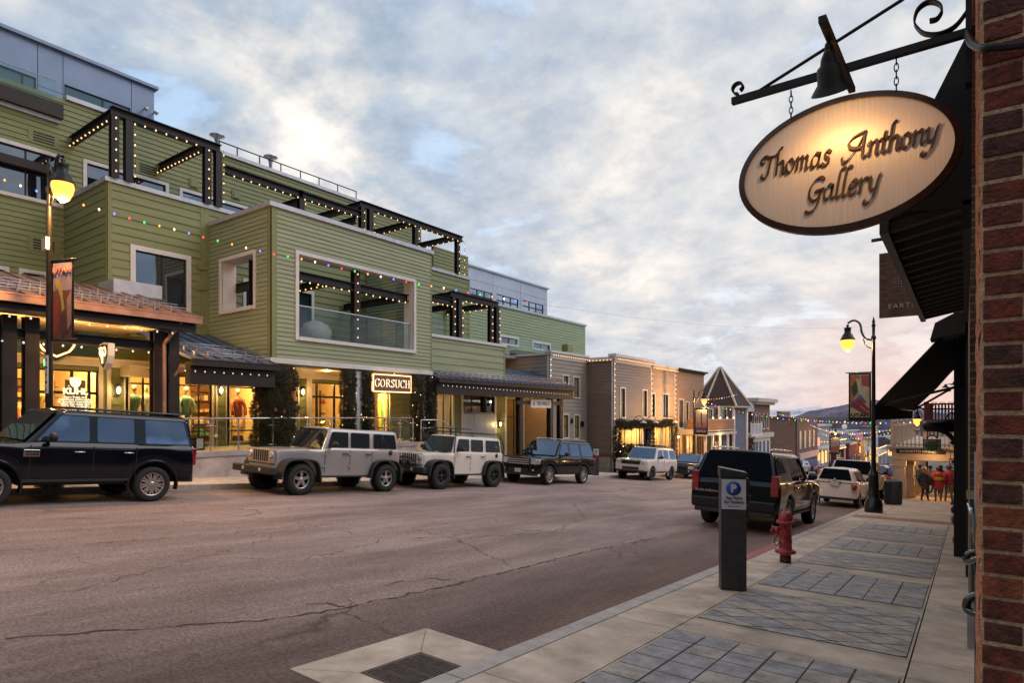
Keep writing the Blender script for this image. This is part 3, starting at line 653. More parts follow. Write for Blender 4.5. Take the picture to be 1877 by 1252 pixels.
# --- middle block (parapet level 7.94)
y1, yE = yX(197, XP), yX(860, XP); ZP = 7.94; yG0, yG1 = yX(497, XG), yX(790, XG)
hP = hole(XP, 248, 341, zX(248, 458, XP), zX(341, 573, XP)-.9)
hin = (yG0+1.5, yG0+4.6, 2.45, 5.4)
hR = (yG1+.3, yG1+4.1, 3.6, 6.1)
mb = MB(); siding(mb, FP, y1+.12, yE-.1, 1.9, ZP-.02, [hP, hin, hR], ex=.29); backing(mb, FP, y1, yE, 1.9, ZP-.05, [hP, hin, hR])
F1 = Fr('Y', y1); siding(mb, F1, XB, XP-.12, 1.9, ZP-.02, ex=.29); mb.box(XB, XP-.16, y1, y1+.16, 1.95, ZP-.05)
F2 = Fr('y', yE); mb.box(XB, XP-.16, yE-.16, yE, 2.2, ZP-.05)
gpart(mb, 'wall', M['olive'] if False else M['green'])
b = MB(); b.fbox(FP, y1-.02, y1+.12, .0, .028, 1.9, ZP); b.fbox(F1, XP-.12, XP+.028, .0, .028, 1.9, ZP); gpart(b, 'corner_trim', M['gtrim'])
for a_, c_ in ((yG0-.34, yG0-.02), (yE-.1, yE+.02)): b = MB(); b.fbox(FP, a_, c_, .0, .03, 2.0, ZP); gpart(b, 'corner_trim', M['gtrim'])
b = MB(); b.fbox(FP, y1-.1, yE+.08, -.3, .08, ZP, ZP+.15); b.fbox(F1, XB, XP-.3, -.3, .08, ZP, ZP+.148); gpart(b, 'coping', M['coping'])
window(GB, FP, *hP, cols=(.52,), rows=(.36,), trim=.17)
window(GB, FP, *hin, cols=(.28, .6), rows=(.74,), pane=glass('deck_glass', (.6, .9, .9), .07, .03, dark=(.012, .03, .03)))
window(GB, FP, *hR, cols=(.4,), rows=(.75,))
for py in (487, 524): p = PX(369, py, XP); hatch(GB, FP, p.y, p.z, .4)
b = MB(); p = PX(209, 540, XP+.2); b.box(XP, XP+1.2, p.y-.4, p.y+1.1, 4.0, p.z+.35); gpart(b, 'duct_hood', M['coping'])
# deck slab joining the block to the back wall, and the roof over the rest
b = MB(); b.box(XB+.01, XP-.17, y1+.17, yE-.17, 7.2, 7.3); gpart(b, 'roof_deck', M['concd'])
# --- pergola frames on the parapet
def frame(name, x, ys_posts, z_top, x_back, beam_h=.30, z_post=ZP, cross=None, pair=(), zc=None):
    b = MB(); hbeam(b, (x, ys_posts[0]-.1, z_top-.15), (x, ys_posts[-1]+.1, z_top-.15), .26, beam_h)
    gpart(b, name, M['steel'])
    for i, y in enumerate(ys_posts):
        c = MB(); hbeam(c, (x, y, z_post+.14), (x, y, z_top-.3), .24, .24); gpart(c, 'steel_post', M['steel'])
    for y in (cross or []):
        c = MB(); zz = (zc or z_top-.16); hbeam(c, (x-.13, y, zz), (x_back+.05, y, zz), .22, .30); gpart(c, 'cross_beam', M['steel'])
XF = XP+.05
pa = [yX(209, XF), yX(235, XF), yX(379, XF), yX(399, XF)]
frame('pergola_beam', XF, pa, 10.5, XB, cross=[pa[0]+.05, pa[2]])
pb = [yX(404, XF)+.2, yX(551, XF), yX(666, XF)-.1]
frame('pergola_beam', XF, [pb[1]], 9.78, XB); 
b = MB(); hbeam(b, (XF, pb[0], 9.63), (XF, pb[2], 9.63), .26, .30); gpart(b, 'pergola_beam', M['steel'])
for px in (551, 655): c = MB(); y = yX(px, XF); hbeam(c, (XF-.13, y, 9.35), (XB+.05, y, 9.35), .22, .3); gpart(c, 'cross_beam', M['steel'])
pc = [yX(663, XF), yX(678, XF), yX(761, XF), yX(838, XF), yX(845, XF)]
frame('pergola_beam', XF, pc[:3]+[pc[3]], 10.3, XB, cross=[pc[0], pc[2]-.1, pc[3]-.1])
b = MB(); hbeam(b, (XF, pc[3], 10.15), (XF, pc[4]+.1, 10.15), .26, .30); gpart(b, 'pergola_beam', M['steel'])
GW = 'warm bulb strings on the green building'
def S(label, pts, **k): return strand(label, pts, group=GW, cat='string lights', **k)
e = .15
S('warm bulbs under the tallest left pergola beam', [(XF+e, pa[1]+.3, 10.17), (XF+e, pa[2]-.2, 10.17)], step=.36)
for i, (y, lb) in enumerate(((pa[0], 'first'), (pa[1]+.15, 'second'), (pa[2], 'third'), (pa[3]+.15, 'fourth'))):
    S('warm bulbs up the %s steel post of the left pergola' % lb, [(XF+e+.02, y, 10.3), (XF+e+.02, y, ZP+.3)], step=.36)
S('warm bulbs along the leftmost pergola cross beam', [(XF-.2, pa[0]-.08, 10.12), (XB+.2, pa[0]-.08, 10.12)], step=.36)
S('warm bulbs along the second pergola cross beam', [(XF-.2, pa[2]-.14, 10.12), (XB+.2, pa[2]-.14, 10.12)], step=.3)
S('warm bulbs under the lower middle pergola beam', [(XF+e, pb[0]+.1, 9.45), (XF+e, pb[2]-.2, 9.45)], step=.36)
S('warm bulbs up the post above the balcony corner', [(XF+e, pb[1]+.15, 9.45), (XF+e, pb[1]+.15, ZP+.2)], step=.36)
S('warm bulbs on the cross beam above the balcony', [(XF-.2, yX(655, XF)-.14, 9.14), (XB+.2, yX(655, XF)-.14, 9.14)], step=.36)
S('warm bulbs under the right high pergola beam', [(XF+e, pc[1]+.2, 9.95), (XF+e, pc[3]-.1, 9.95)], step=.42)
for y, lb in ((pc[0]+.02, 'left'), (pc[1]+.15, 'paired left'), (pc[2]+.12, 'middle'), (pc[3], 'right'), (pc[4]+.1, 'far right')):
    S('warm bulbs up the %s post of the right high pergola' % lb, [(XF+e+.03, y, 9.95), (XF+e+.03, y, ZP+.2)], step=.4)
S('warm bulbs on the middle cross beam of the right pergola', [(XF-.2, pc[2]-.25, 9.95), (XB+.3, pc[2]-.25, 9.95)], step=.42)
S('warm bulbs on the last cross beam of the right pergola', [(XF-.2, pc[3]-.25, 9.95), (XB+.3, pc[3]-.25, 9.95)], step=.42)
# --- projecting box with the big opening
zG0, zG1 = 2.02, 7.24
u0, u1 = yX(546.5, XG), yX(757.5, XG); zo1 = zX(546.5, 466, XG); zo0 = zX(546.5, 617, XG)
hG = [(u0, u1, zo0, zo1)]
FY = Fr('Y', yG0); su0, su1 = xY(407, yG0), xY(466.5, yG0); sz1, sz0 = zY(407, 481, yG0), zY(407, 571, yG0)
hS = [(su0, su1, sz0, sz1)]
EX = .157
mb = MB(); siding(mb, FG, yG0+.2, yG1-.02, zG0, zG1, hG, ex=EX); backing(mb, FG, yG0, yG1, zG0, zG1-.03, hG)
siding(mb, FY, XP, XG-.2, zG0, zG1, hS, ex=EX); backing(mb, FY, XP, XG-.16, zG0, zG1-.03, hS)
FY2 = Fr('y', yG1); backing(mb, FY2, XP, XG-.16, zG0, zG1-.03)
FY3 = Fr('Y', yG1-.17); siding(mb, FY3, XP, XG-.2, zG0, zG1-.1, ex=EX)
gpart(mb, 'box_wall', M['green2'])
b = MB(); b.fbox(FG, yG0-.025, yG0+.2, .0, .03, zG0, zG1); b.fbox(FY, XG-.2, XG+.03, .0, .025, zG0, zG1); gpart(b, 'corner_trim', M['gtrim']); b = MB(); b.fbox(FG, yG1-.03, yG1+.02, 0, .03, zG0, zG1); gpart(b, 'corner_trim', M['gtrim'])
b = MB(); b.fbox(FG, yG0-.1, yG1+.1, -.32, .09, zG1, zG1+.16); b.fbox(FY, XP+.1, XG-.32, -.32, .09, zG1, zG1+.158); gpart(b, 'coping', M['coping'])
b = MB(); b.fbox(FG, yG0-.06, yG1+.06, -.2, .06, 1.84, zG0-.002); b.fbox(FY, XP, XG-.2, -.2, .06, 1.842, zG0-.003); gpart(b, 'base_band', M['white'])
b = MB(); b.box(XP+.02, XG-.17, yG0+.17, yG1-.17, 2.3, 2.42); gpart(b, 'balcony_floor', M['concd'])
b = MB(); t = .13
for (F, h) in ((FG, hG[0]), (FY, hS[0])):
    b.fbox(F, h[0]-t, h[0], -.02, .06, h[2]-t, h[3]+t); b.fbox(F, h[1], h[1]+t, -.02, .06, h[2]-t, h[3]+t)
    b.fbox(F, h[0], h[1], -.02, .058, h[3], h[3]+t); b.fbox(F, h[0], h[1], -.02, .10, h[2]-t, h[2])
    b.fbox(F, h[0]-.02, h[0]+.015, -.55, -.021, h[2], h[3]); b.fbox(F, h[1]-.015, h[1]+.02, -.55, -.021, h[2], h[3]); b.fbox(F, h[0], h[1], -.55, -.021, h[3]-.012, h[3]+.02); b.fbox(F, h[0], h[1], -.55, -.021, h[2]-.02, h[2]+.012)
gpart(b, 'opening_trim', M['white'])
yp = yX(651.5, XG-.35)
b = MB(); hbeam(b, (XG-.35, yp, zo0), (XG-.35, yp, zo1+.3), .28, .26); gpart(b, 'steel_post', M['steel2'])
zb_ = zX(547, 505, XG-.35)
b = MB(); hbeam(b, (XG-.36, u0-.1, zb_), (XG-.36, u1+.1, zb_), .26, .30); gpart(b, 'steel_beam', M['steel'])
for yy, zz in ((u0+1.3, zb_+.05), (u1-1.0, zb_-.1)): b = MB(); hbeam(b, (XG-.5, yy+.5, zz), (XP+.1, yy+.5, zz), .22, .28); gpart(b, 'cross_beam', M['steel'])
b = MB(); xx = (su0+su1)/2+.25; hbeam(b, (xx, yG0+.5, zG0+.3), (xx, yG0+.5, 6.6), .3, .26); hbeam(b, (XG-.3, yG0+.62, zb_-.25), (XP+.5, yG0+.62, zb_-.25), .22, .3); gpart(b, 'steel_post', M['steel2'])
b = MB(); n = 7; zr1 = zo0+1.13; sp = (u1-u0-.1)/n
for i in range(n): b.fbox(Fr('X', XG-.12), u0+.04+i*sp+.012, u0+.04+(i+1)*sp-.012, -.012, 0, zo0+.05, zr1)
gpart(b, 'glass_balustrade', M['railG']); b = MB(); b.fbox(Fr('X', XG-.12), u0+.02, u1-.02, -.03, .02, zr1, zr1+.035); gpart(b, 'handrail', M['rail'])
# furniture seen through the balcony glass
t = empty('garden_chair', (XG-1.5, u0+1.0, 2.42), 'pale wicker chair behind the balcony glass', 'chair')
b = MB(); b.lathe((XG-1.7, u0+2.0, 2.42), [(.35, .35), (.62, .7), (.66, 1.0), (.5, 1.25), (.2, 1.38), (.001, 1.4)], 16, sx=.8); b.build('shell', mat('wicker', (.5, .47, .42), .8, nz=.2, ns=20), t)
b = MB(); b.lathe((XG-1.7, u0+2.0, 2.42), [(.4, 0), (.4, .05), (.2, .3), (.33, .36)], 12); b.build('base', M['steel'], t)
S('warm bulbs under the beam across the balcony opening', [(XG-.2, u0+.1, zb_-.2), (XG-.2, yp-.15, zb_-.2)], step=.36)
S('warm bulbs under the right half of the balcony beam', [(XG-.2, yp+.25, zb_-.2), (XG-.2, u1-.1, zb_-.2)], step=.36)
S('warm bulbs down the steel post in the balcony opening', [(XG-.2, yp, zo1+.05), (XG-.2, yp, zo0+.2)], step=.36)
S('warm bulbs on the beam deep inside the balcony', [(XG-.6, u0+1.64, zb_-.08), (XP+.3, u0+1.64, zb_-.08)], step=.36)
# --- lower block right of the box, with its own frame and recessed balcony
X4 = -19.6; F4 = Fr('X', X4); y40, y41 = yG1+.02, yX(925, X4); z40, z41 = 1.78, 3.62
mb = MB(); siding(mb, F4, y40, y41-.1, z40, z41, ex=.33); backing(mb, F4, y40, y41, z40, z41-.02); F4e = Fr('y', y41); mb.box(XP, X4-.16, y41-.16, y41-.002, z40, z41-.02)
mb.box(XP+.02, X4-.17, y40, y41-.17, 2.7, 2.8)
gpart(mb, 'wall', M['green2'])
b = MB(); b.fbox(F4, y41-.1, y41+.025, 0, .03, z40, z41); gpart(b, 'corner_trim', M['gtrim'])
b = MB(); b.fbox(F4, y40, y41+.1, -.3, .09, z41, z41+.13); gpart(b, 'coping', M['white'])
X5 = X4-.3; pd = [yX(830, X5), yX(841, X5), yX(899, X5), yX(910, X5)]
zd = 6.0
b = MB(); hbeam(b, (X5, pd[0]-.15, zd-.15), (X5, pd[3]+.15, zd-.15), .24, .30); gpart(b, 'pergola_beam', M['steel'])
for y in pd: b = MB(); hbeam(b, (X5, y, z41), (X5, y, zd-.3), .24, .22); gpart(b, 'steel_post', M['steel'])
b = MB(); hbeam(b, (X5, y40, 5.45), (X5, pd[0], 5.45), .22, .26); gpart(b, 'steel_beam', M['steel'])
for y, z in ((pd[0], zd-.16), (pd[3]-.1, zd-.16), (pd[1]+.1, 5.4)): b = MB(); hbeam(b, (X5-.12, y, z), (XP+.05, y, z), .2, .28); gpart(b, 'cross_beam', M['steel'])
b = MB(); b.fbox(Fr('X', X4-.5), y40+.1, pd[0]-.2, -.012, 0, z41+.1, 4.85); gpart(b, 'glass_balustrade', M['railG'])
S('warm bulbs under the small right pergola beam', [(X5+.14, pd[1]+.2, zd-.36), (X5+.14, pd[2]-.1, zd-.36)], step=.4)
for y, lb in ((pd[0], 'left'), (pd[1]+.14, 'second'), (pd[2], 'third'), (pd[3]+.1, 'right')): S('warm bulbs down the %s post of the small pergola' % lb, [(X5+.15, y, zd-.3), (X5+.15, y, z41+.3)], step=.36)
S('warm bulbs on the low beam beside the small pergola', [(X5+.14, y40+.1, 5.25), (X5+.14, pd[0]-.1, 5.25)], step=.33)
S('warm bulbs on the cross beam of the small pergola', [(X5-.2, pd[3]-.25, zd-.36), (XP+.2, pd[3]-.25, zd-.36)], step=.4)
# wall behind, lower back wall at the end of the roofline
mb = MB(); yq = yX(858, -25.2); FQ = Fr('X', -25.2)
siding(mb, FQ, yB1-1, yq, 7.9, zX(815, 457, -25.2), ex=.2); backing(mb, FQ, yB1-1, yq, 7.9, zX(815, 457, -25.2)); gpart(mb, 'wall', M['green'])
# --- rear wing
XW = -25; FW = Fr('X', XW); yW0, yW1 = yE-2, yX(1072.5, XW); ZW = 7.3
hw = [hole(XW, 918, 948, zX(918, 617, XW), 4.9), hole(XW, 977, 1007, zX(977, 628, XW), 4.9)]
mb = MB(); siding(mb, FW, yW0, yW1, 3.0, ZW, hw, ex=.2); backing(mb, FW, yW0, yW1, -3.4, ZW-.03, hw); mb.box(XW-8, XW-.17, yW1-.2, yW1-.01, -3.4, ZW-.03); gpart(mb, 'rear_wing_wall', M['sage'])
b = MB(); b.fbox(FW, yW0, yW1+.1, -8, .1, ZW, ZW+.14); gpart(b, 'coping', M['coping'])
for h in hw: window(GB, FW, *h, cols=(.5,), trim=.14)
XV = -28; FV = Fr('X', XV); yV0, yV1 = yE+.3, yX(1003, XV); ZV = 10.5
hv = []
for a, c in ((862, 902), (910, 950), (958, 996)): hv.append(hole(XV, a, c, zX(a, 527+(a-862)*.235, XV), zX(a, 527+(a-862)*.235, XV)-1.15))
mb = MB(); ss = [yV0]+[yX(q, XV) for q in (903.5, 954)]+[yV1]
for a, c in zip(ss, ss[1:]):
    for z0, z1 in ((6.9, 8.72), (8.74, 9.6), (9.62, ZV)): backing(mb, FV, a+.015, c-.015, z0, z1, hv, v0=-.06, v1=0)
backing(mb, FV, yV0, yV1-.01, 6.9, ZV-.02, hv, v0=-.2, v1=-.062); mb.box(XV-4, XV-.07, yV1-.2, yV1-.02, 6.9, ZV-.02); gpart(mb, 'rear_grey_wall', M['panel2'])
b = MB(); b.fbox(FV, yV0, yV1+.15, -4, .12, ZV, ZV+.12); gpart(b, 'rear_grey_roof', M['panel2'])
for h in hv: window(GB, FV, *h, cols=(.33, .66), rows=(.3, .62), trim=0, bar=.09)
# deck rail and chairs in front of the rear wing
b = MB(); b.fbox(Fr('X', -23.0), yX(935, -23), yX(1005, -23), -.01, 0, 3.95, 4.85); gpart(b, 'glass_balustrade', M['railG'])
b = MB(); p = PX(963, 650, -23.6); b.box(-24, -23.5, p.y-1.2, p.y+1.4, 3.76, 4.3); gpart(b, 'planter', M['black'])
b = MB(); b.box(-24.98, -22.9, yE+.1, 31.9, 3.62, 3.74); gpart(b, 'roof_deck', M['concd'])
# --- canopies
def canopy(name, y0, y1, xe, ze, xw, zw, m, fascia, fm, rows=3, hip=0, step=.45, under=None):
    b = MB(); sl = Vector((xe-xw, 0, ze-zw)); L_ = sl.length
    P = [(xe, y0, ze), (xe, y1, ze), (xw, y1-hip, zw), (xw, y0, zw)]
    b.prism(P, (0, 0, -.06)); n = int((y1-y0)/.45)
    nrm = Vector((zw-ze, 0, xe-xw)).normalized()
    for i in range(n+1):                       # standing seams
        y = y0+(y1-y0)*i/n
        f = 1 if y < y1-hip or not hip else max(0.02, (y1-y)/hip)
        q = Vector((xe+(xw-xe)*f, y, ze+(zw-ze)*f)); p = Vector((xe, y, ze))
        b.prism([p+Vector((0, -.015, 0)), p+Vector((0, .015, 0)), p+Vector((0, .015, 0))+nrm*.05, p+Vector((0, -.015, 0))+nrm*.05], q-p)
    if hip:                                    # closing slope at the far end
        b.prism([(xe, y1, ze), (xw, y1, ze), (xw, y1-hip, zw)], (0, 0, -.05))
    cp = gpart(b, name, m)
    g = MB()
    for r in range(rows):
        f = .07+r*.14
        for k in range(2):
            p0 = Vector((xe+(xw-xe)*f, y0+.1, ze+(zw-ze)*f))+nrm*(.10+.07*k); p1 = p0+Vector((0, (y1-y0)-.2-hip*f, 0)); g.tube([p0, p1], .014, 5)
        i = 0
        while i < n*1.0:
            y = y0+.2+(y1-y0-.4-hip*f)*i/n; p0 = Vector((xe+(xw-xe)*f, y, ze+(zw-ze)*f))
            g.prism([p0+Vector((-.10, 0, 0)), p0+Vector((.05, 0, 0)), p0+Vector((.02, 0, 0))+nrm*.2, p0+Vector((-.02, 0, 0))+nrm*.2], (0, .03, 0)); i += 1
    g.build('snow_guard', M['snow'], cp)
    g = MB(); g.box(xe-.02, xe+.13, y0-.05, y1+.05, ze-.2, ze-.02); g.box(xe-.05, xe+.145, y0-.06, y1+.06, ze-.03, ze+.01); g.build('gutter', fm, cp)
    g = MB(); g.box(xe-.45, xe-.1, y0, y1-.02, ze-.2-fascia, ze-.07); g.build('fascia_beam', M['steel'] if under is None else under, cp)
    g = MB(); g.prism([(xe-.1, y0+.02, ze-.22), (xe-.1, y1-.03, ze-.22), (xw, y1-.03, ze-.12), (xw, y0+.02, ze-.12)], (0, 0, .04)); g.build('soffit', M['soffit'], cp)
    return cp
canopy('canopy_roof', -5, yX(364, -18.2), -18.2, 2.9, XP, 4.35, M['copper'], .22, M['copper'])
canopy('canopy_roof', yX(364, -18.2)+.1, yG0-.12, -18.75, 1.72, XP, 3.1, M['rib'], .55, M['steel2'], under=M['steel2'])
canopy('canopy_roof', yG1+.1, yX(1053, -19), -18.95, 1.70, -21.9, 2.8, M['rib'], .5, M['steel2'], rows=3, hip=0, under=M['steel2'])
XC = -19.1
b = MB(); hbeam(b, (XC, -5, 2.05), (XC, yX(322, XC), 2.05), .22, .26); gpart(b, 'steel_beam', M['steel'])
for px in (-70, -30, 14, 56, 288, 315):
    b = MB(); y = yX(px, XC); hbeam(b, (XC, y, zsl(y)), (XC, y, 2.5), .30, .30, t=.04); gpart(b, 'canopy_post', M['steel2'])
b = MB(); y = yX(300, XC+.3); x = XC+.35
b.tube(smoothpts([(-18.3, y+.25, 2.72), (-18.5, y+.2, 2.5), (x, y, 2.1), (x, y, 1.7), (x, y, zsl(y))], 4), .05, 8); gpart(b, 'downpipe', M['copper'])
b = MB(); y = yX(327, -18.9); b.tube(smoothpts([(-18.75, y, 1.5), (-18.9, y-.03, 1.3), (-19.05, y-.12, 1.1), (-19.08, y-.15, .6), (-19.08, y-.15, TZ)], 4), .045, 8); gpart(b, 'downpipe', M['copper'])
for px in (952, 1008, 1026):
    b = MB(); y = yX(px, -19.5); hbeam(b, (-19.5, y, zsl(y)), (-19.5, y, 1.3), .30, .28, t=.04); gpart(b, 'canopy_post', M['steel'])
S('cool bulbs under the gutter of the left copper canopy', [(-18.45, -2, 2.42), (-18.45, yX(320, -18.45), 2.42)], keys=('bulbw',), step=.42)
S('cool bulbs along the steel beam of the left canopy', [(-18.97, -2, 1.86), (-18.97, yX(322, -18.97), 1.86)], keys=('bulbw',), step=.42)
S('cool bulbs under the low blue roof left of the box', [(-18.8, yX(330, -18.8), 1.38), (-18.8, yG0-.3, 1.38)], keys=('bulbw',), step=.3, r=.022)
S('cool bulbs under the long blue roof right of the box', [(-18.95, yG1+.3, 1.40), (-18.95, 31.8, 1.30)], keys=('bulbw',), step=.3, r=.022)
# --- ground floor: bays of shopfront behind the terrace
GL = M['winC']; z0f, z1f = TZ+.12, 1.45
bays = [(-75, -12, 'w'), (-4, 52, 'w'), (62, 180, 'e'), (203, 229, 's'), (234, 281, 'w'), (290, 318, 's'), (328, 388, 'w'), (398, 413, 's'), (421, 500, 'w'), (512, 540, 'p'), (548, 561, 's'), (571, 646, 'd'), (656, 680, 's'), (690, 752, 'w'), (762, 778, 's')]
b = MB(); edges = []; HS = []
for (a, c, k) in bays:
    ya, yc = yX(a, XS), yX(c, XS); edges.append((ya, yc, k))
    if k in 'wed': HS.append((ya, yc, z0f if k == 'w' else TZ+.02, z1f))
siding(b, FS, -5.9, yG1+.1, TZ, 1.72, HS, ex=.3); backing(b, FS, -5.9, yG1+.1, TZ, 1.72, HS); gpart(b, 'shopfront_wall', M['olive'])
b = MB()
for (ya, yc, k) in edges:
    for y in (ya-.13, yc+.005): b.fbox(FS, y, y+.125, .0, .05, TZ, z1f+.14)
b.fbox(FS, -5.9, yG1+.1, .0, .054, z1f+.14, z1f+.36); gpart(b, 'shopfront_trim', M['cream'])
for (ya, yc, k) in edges:
    if k == 'w': window(GB, FS, ya, yc, z0f, z1f, cols=(.62,) if yc-ya < 2.2 else (.36, .7), rows=(.18, .86), trim=0, pane=GL, name='shop_window')
    if k == 'e': window(GB, FS, ya, yc, TZ+.02, z1f, cols=(.27, .58, .86), rows=(.72,), trim=0, pane=GL, name='shop_entrance', bar=.09)
    if k == 'd': window(GB, FS, ya, yc, TZ+.02, z1f, cols=(.14, .56, .84), rows=(.76,), trim=0, pane=GL, name='shop_entrance', bar=.09)
# interiors
b = MB(); b.box(XS-4.4, XS-.17, -6, yG1, TZ-.02, TZ+.01); gpart(b, 'shop_floor', M['int_f'])
b = MB(); b.box(XS-4.5, XS-4.4, -6, yG1, TZ, 1.9); b.box(XS-4.4, XS-.2, -6, yG1, 1.8, 1.9)
for y in (-5.9, yX(192, XS), yX(500, XS), yX(668, XS), yG1-.05): b.box(XS-4.4, XS-.2, y, y+.06, TZ+.02, 1.8)
gpart(b, 'shop_interior', M['int_w'])
for (px, e_) in ((-20, 60), (40, 70), (95, 75), (150, 70), (255, 70), (355, 85), (450, 80), (600, 75), (705, 90), (740, 70)): light('shop_light', (XS-.62, yX(px, XS), 1.58), e_*(2.8 if px in (95, 150) else 4.4), (1, .52, .14), .12, GB)
# shop goods: mannequins, racks, shelves, skis
SK = mat('mannequin', (.62, .5, .4), .6); 
def jacket_mat(i): return mat('jacket_%d' % i, [(.62, .62, .70), (.55, .42, .16), (.10, .22, .22), (.30, .08, .06), (.40, .28, .16), (.6, .45, .3)][i % 6], .8, nz=.2, ns=9)
def mannequin(px, ci, label, x=XS-.75, legs=True, z=TZ+.35):
    y = yX(px, x); t = empty('mannequin', (x, y, z), label, 'mannequin', 'mannequins in the shop windows')
    b = MB(); b.lathe((x, y, z), [(.17, .72), (.19, .85), (.17, 1.05), (.20, 1.3), (.22, 1.42), (.16, 1.50), (.06, 1.54), (.05, 1.62)], 14, sx=.62)
    for s in (-1, 1): b.tube([(x, y+s*.20, z+1.43), (x+.03, y+s*.27, z+1.2), (x+.08, y+s*.29, z+.95), (x+.10, y+s*.27, z+.80)], [.065, .06, .055, .05], 8)
    b.build('jacket', jacket_mat(ci), t)
    b = MB(); b.tube([(x, y, z+1.5), (x, y, z+1.64)], .045, 8); b.lathe((x, y, z+1.74), [(.001, -.12), (.07, -.07), (.085, .02), (.06, .1), (.001, .13)], 10); b.build('body', SK, t)
    if legs:
        b = MB()
        for s in (-1, 1): b.tube([(x, y+s*.09, z+.8), (x+.01, y+s*.10, z+.42), (x, y+s*.10, z+.02)], [.1, .075, .055], 8)
        b.build('trousers', jacket_mat(ci+4), t)
    b = MB(); b.lathe((x, y, z), [(.001, 0), (.2, 0), (.2, -.03), (.24, -.35), (.001, -.35)], 12); b.build('stand', M['dwood'], t); return t
mannequin(68, 1, 'headless window dummy in a mustard coat left of the shop door'); mannequin(246, 2, 'window dummy in a dark jacket by the left pilaster'); mannequin(268, 0, 'window dummy in a pale grey jacket left of the steel posts')
mannequin(341, 2, 'window dummy in an open dark green jacket and tan trousers'); mannequin(436, 3, 'window dummy in a dark red coat behind the rack', legs=False)
def rack(px0, px1, x, label, n=14):
    y0, y1 = yX(px0, x), yX(px1, x); t = empty('clothes_rack', (x, (y0+y1)/2, TZ), label, 'clothes rack', 'racks of clothes in the shops')
    b = MB(); b.tube([(x, y0, TZ+.02), (x, y0, TZ+1.5), (x, y1, TZ+1.5), (x, y1, TZ+.02)], .02, 6); b.build('frame', M['black'], t); rnd = random.Random(int(px0))
    for i in range(n):
        y = y0+(y1-y0)*(i+.5)/n; c = MB(); h = rnd.uniform(.6, .85); c.box(x-.22, x+.22, y-.03, y+.025, TZ+1.44-h, TZ+1.36); c.prism([(x-.22, y-.03, TZ+1.36), (x+.22, y-.03, TZ+1.36), (x, y-.01, TZ+1.47)], (0, .04, 0)); c.build('garment', jacket_mat(rnd.randrange(6)), t)
rack(425, 462, XS-2.2, 'rack of dark coats behind the window left of the garland'); rack(6, 50, XS-2.4, 'rack of clothes in the leftmost shop window'); rack(110, 172, XS-3.0, 'rack of clothes deep inside the left shop')
def shelf(px0, px1, x, label, cols_, zs=(.3, .8, 1.3, 1.8, 2.2)):
    y0, y1 = yX(px0, x), yX(px1, x); t = empty('shop_shelf', (x, (y0+y1)/2, TZ), label, 'shelf', 'shelves of goods in the shops'); rnd = random.Random(int(px1))
    b = MB(); b.box(x-.02, x, y0, y1, TZ+.02, TZ+2.4)
    for z in zs: b.box(x, x+.35, y0, y1, TZ+z-.03, TZ+z)
    b.build('frame', M['wood'], t)
    for z in zs[:-1]:
        y = y0+.1
        while y < y1-.25:
            w = rnd.uniform(.12, .3); c = MB(); c.box(x+.05, x+.3, y, y+w, TZ+z, TZ+z+rnd.uniform(.1, .32)); c.build('goods', mat('goods_%d' % rnd.randrange(7), [(.5, .1, .08), (.1, .2, .35), (.6, .5, .3), (.25, .25, .25), (.55, .3, .1), (.1, .3, .2), (.7, .65, .6)][rnd.randrange(7)], .7), t); y += w+rnd.uniform(.04, .2)
shelf(585, 625, XS-3.2, 'wooden shelf of goods behind the lit shop door', 0); shelf(350, 385, XS-4.3, 'shelf against the back wall behind the green jacket', 0); shelf(100, 150, XS-4.3, 'shelf at the back of the left shop', 0); shelf(20, 50, XS-4.3, 'shelf at the back behind the leftmost window', 0)
x = XS-1.1
for i in range(13):
    y = yX(693+i*4.4, x); c_ = [(.75, .1, .08), (.95, .75, .1), (.1, .45, .2), (.9, .9, .85), (.95, .4, .1), (.1, .3, .6)][i % 6]
    b = MB(); b.prism([(x, y-.05, TZ+.25), (x, y+.05, TZ+.25), (x-.12, y+.045, TZ+1.75), (x-.16, y+.02, TZ+1.95), (x-.16, y-.02, TZ+1.95), (x-.12, y-.045, TZ+1.75)], (.02, 0, 0))
    thing1('ski', b, mat('ski_%d' % (i % 6), c_, .3), (x, y, TZ+.25), '%s ski, %s from the left in the lit window under the long sign' % (['red', 'yellow', 'green', 'white', 'orange', 'blue'][i % 6], ['first', 'second', 'third', 'fourth', 'fifth', 'sixth', 'seventh', 'eighth', 'ninth', 'tenth', 'eleventh', 'twelfth', 'thirteenth'][i]), 'ski', 'row of upright skis in the shop window')
# sconces on the siding panels
def sconce(px, py, xw, label, e=10, F=None, m=None):
    p = PX(px, py, xw+.16); t = empty('wall_lantern', (xw, p.y, p.z), label, 'wall lamp', 'lanterns on the shop walls')
    b = MB(); b.box(xw+.02, xw+.05, p.y-.07, p.y+.07, p.z-.2, p.z+.2); b.box(xw+.05, xw+.3, p.y-.015, p.y+.015, p.z+.2, p.z+.23); b.prism([(xw+.06, p.y-.11, p.z+.17), (xw+.3, p.y-.11, p.z+.17), (xw+.3, p.y+.11, p.z+.17), (xw+.06, p.y+.11, p.z+.17)], (0, 0, .03))
    for sx in (.07, .28):
        for sy in (-.1, .09): b.box(xw+sx, xw+sx+.012, p.y+sy, p.y+sy+.012, p.z-.16, p.z+.17)
    b.build('frame', M['black'], t)
    b = MB(); b.lathe((xw+.18, p.y, p.z), [(.02, -.1), (.05, -.05), (.055, .05), (.02, .12)], 8); b.build('bulb', emis('sconce_glow', (1, .72, .34), 12), t)
    light('lantern_light', (xw+.42, p.y, p.z-.02), e, (1, .66, .25), .05, t); return t
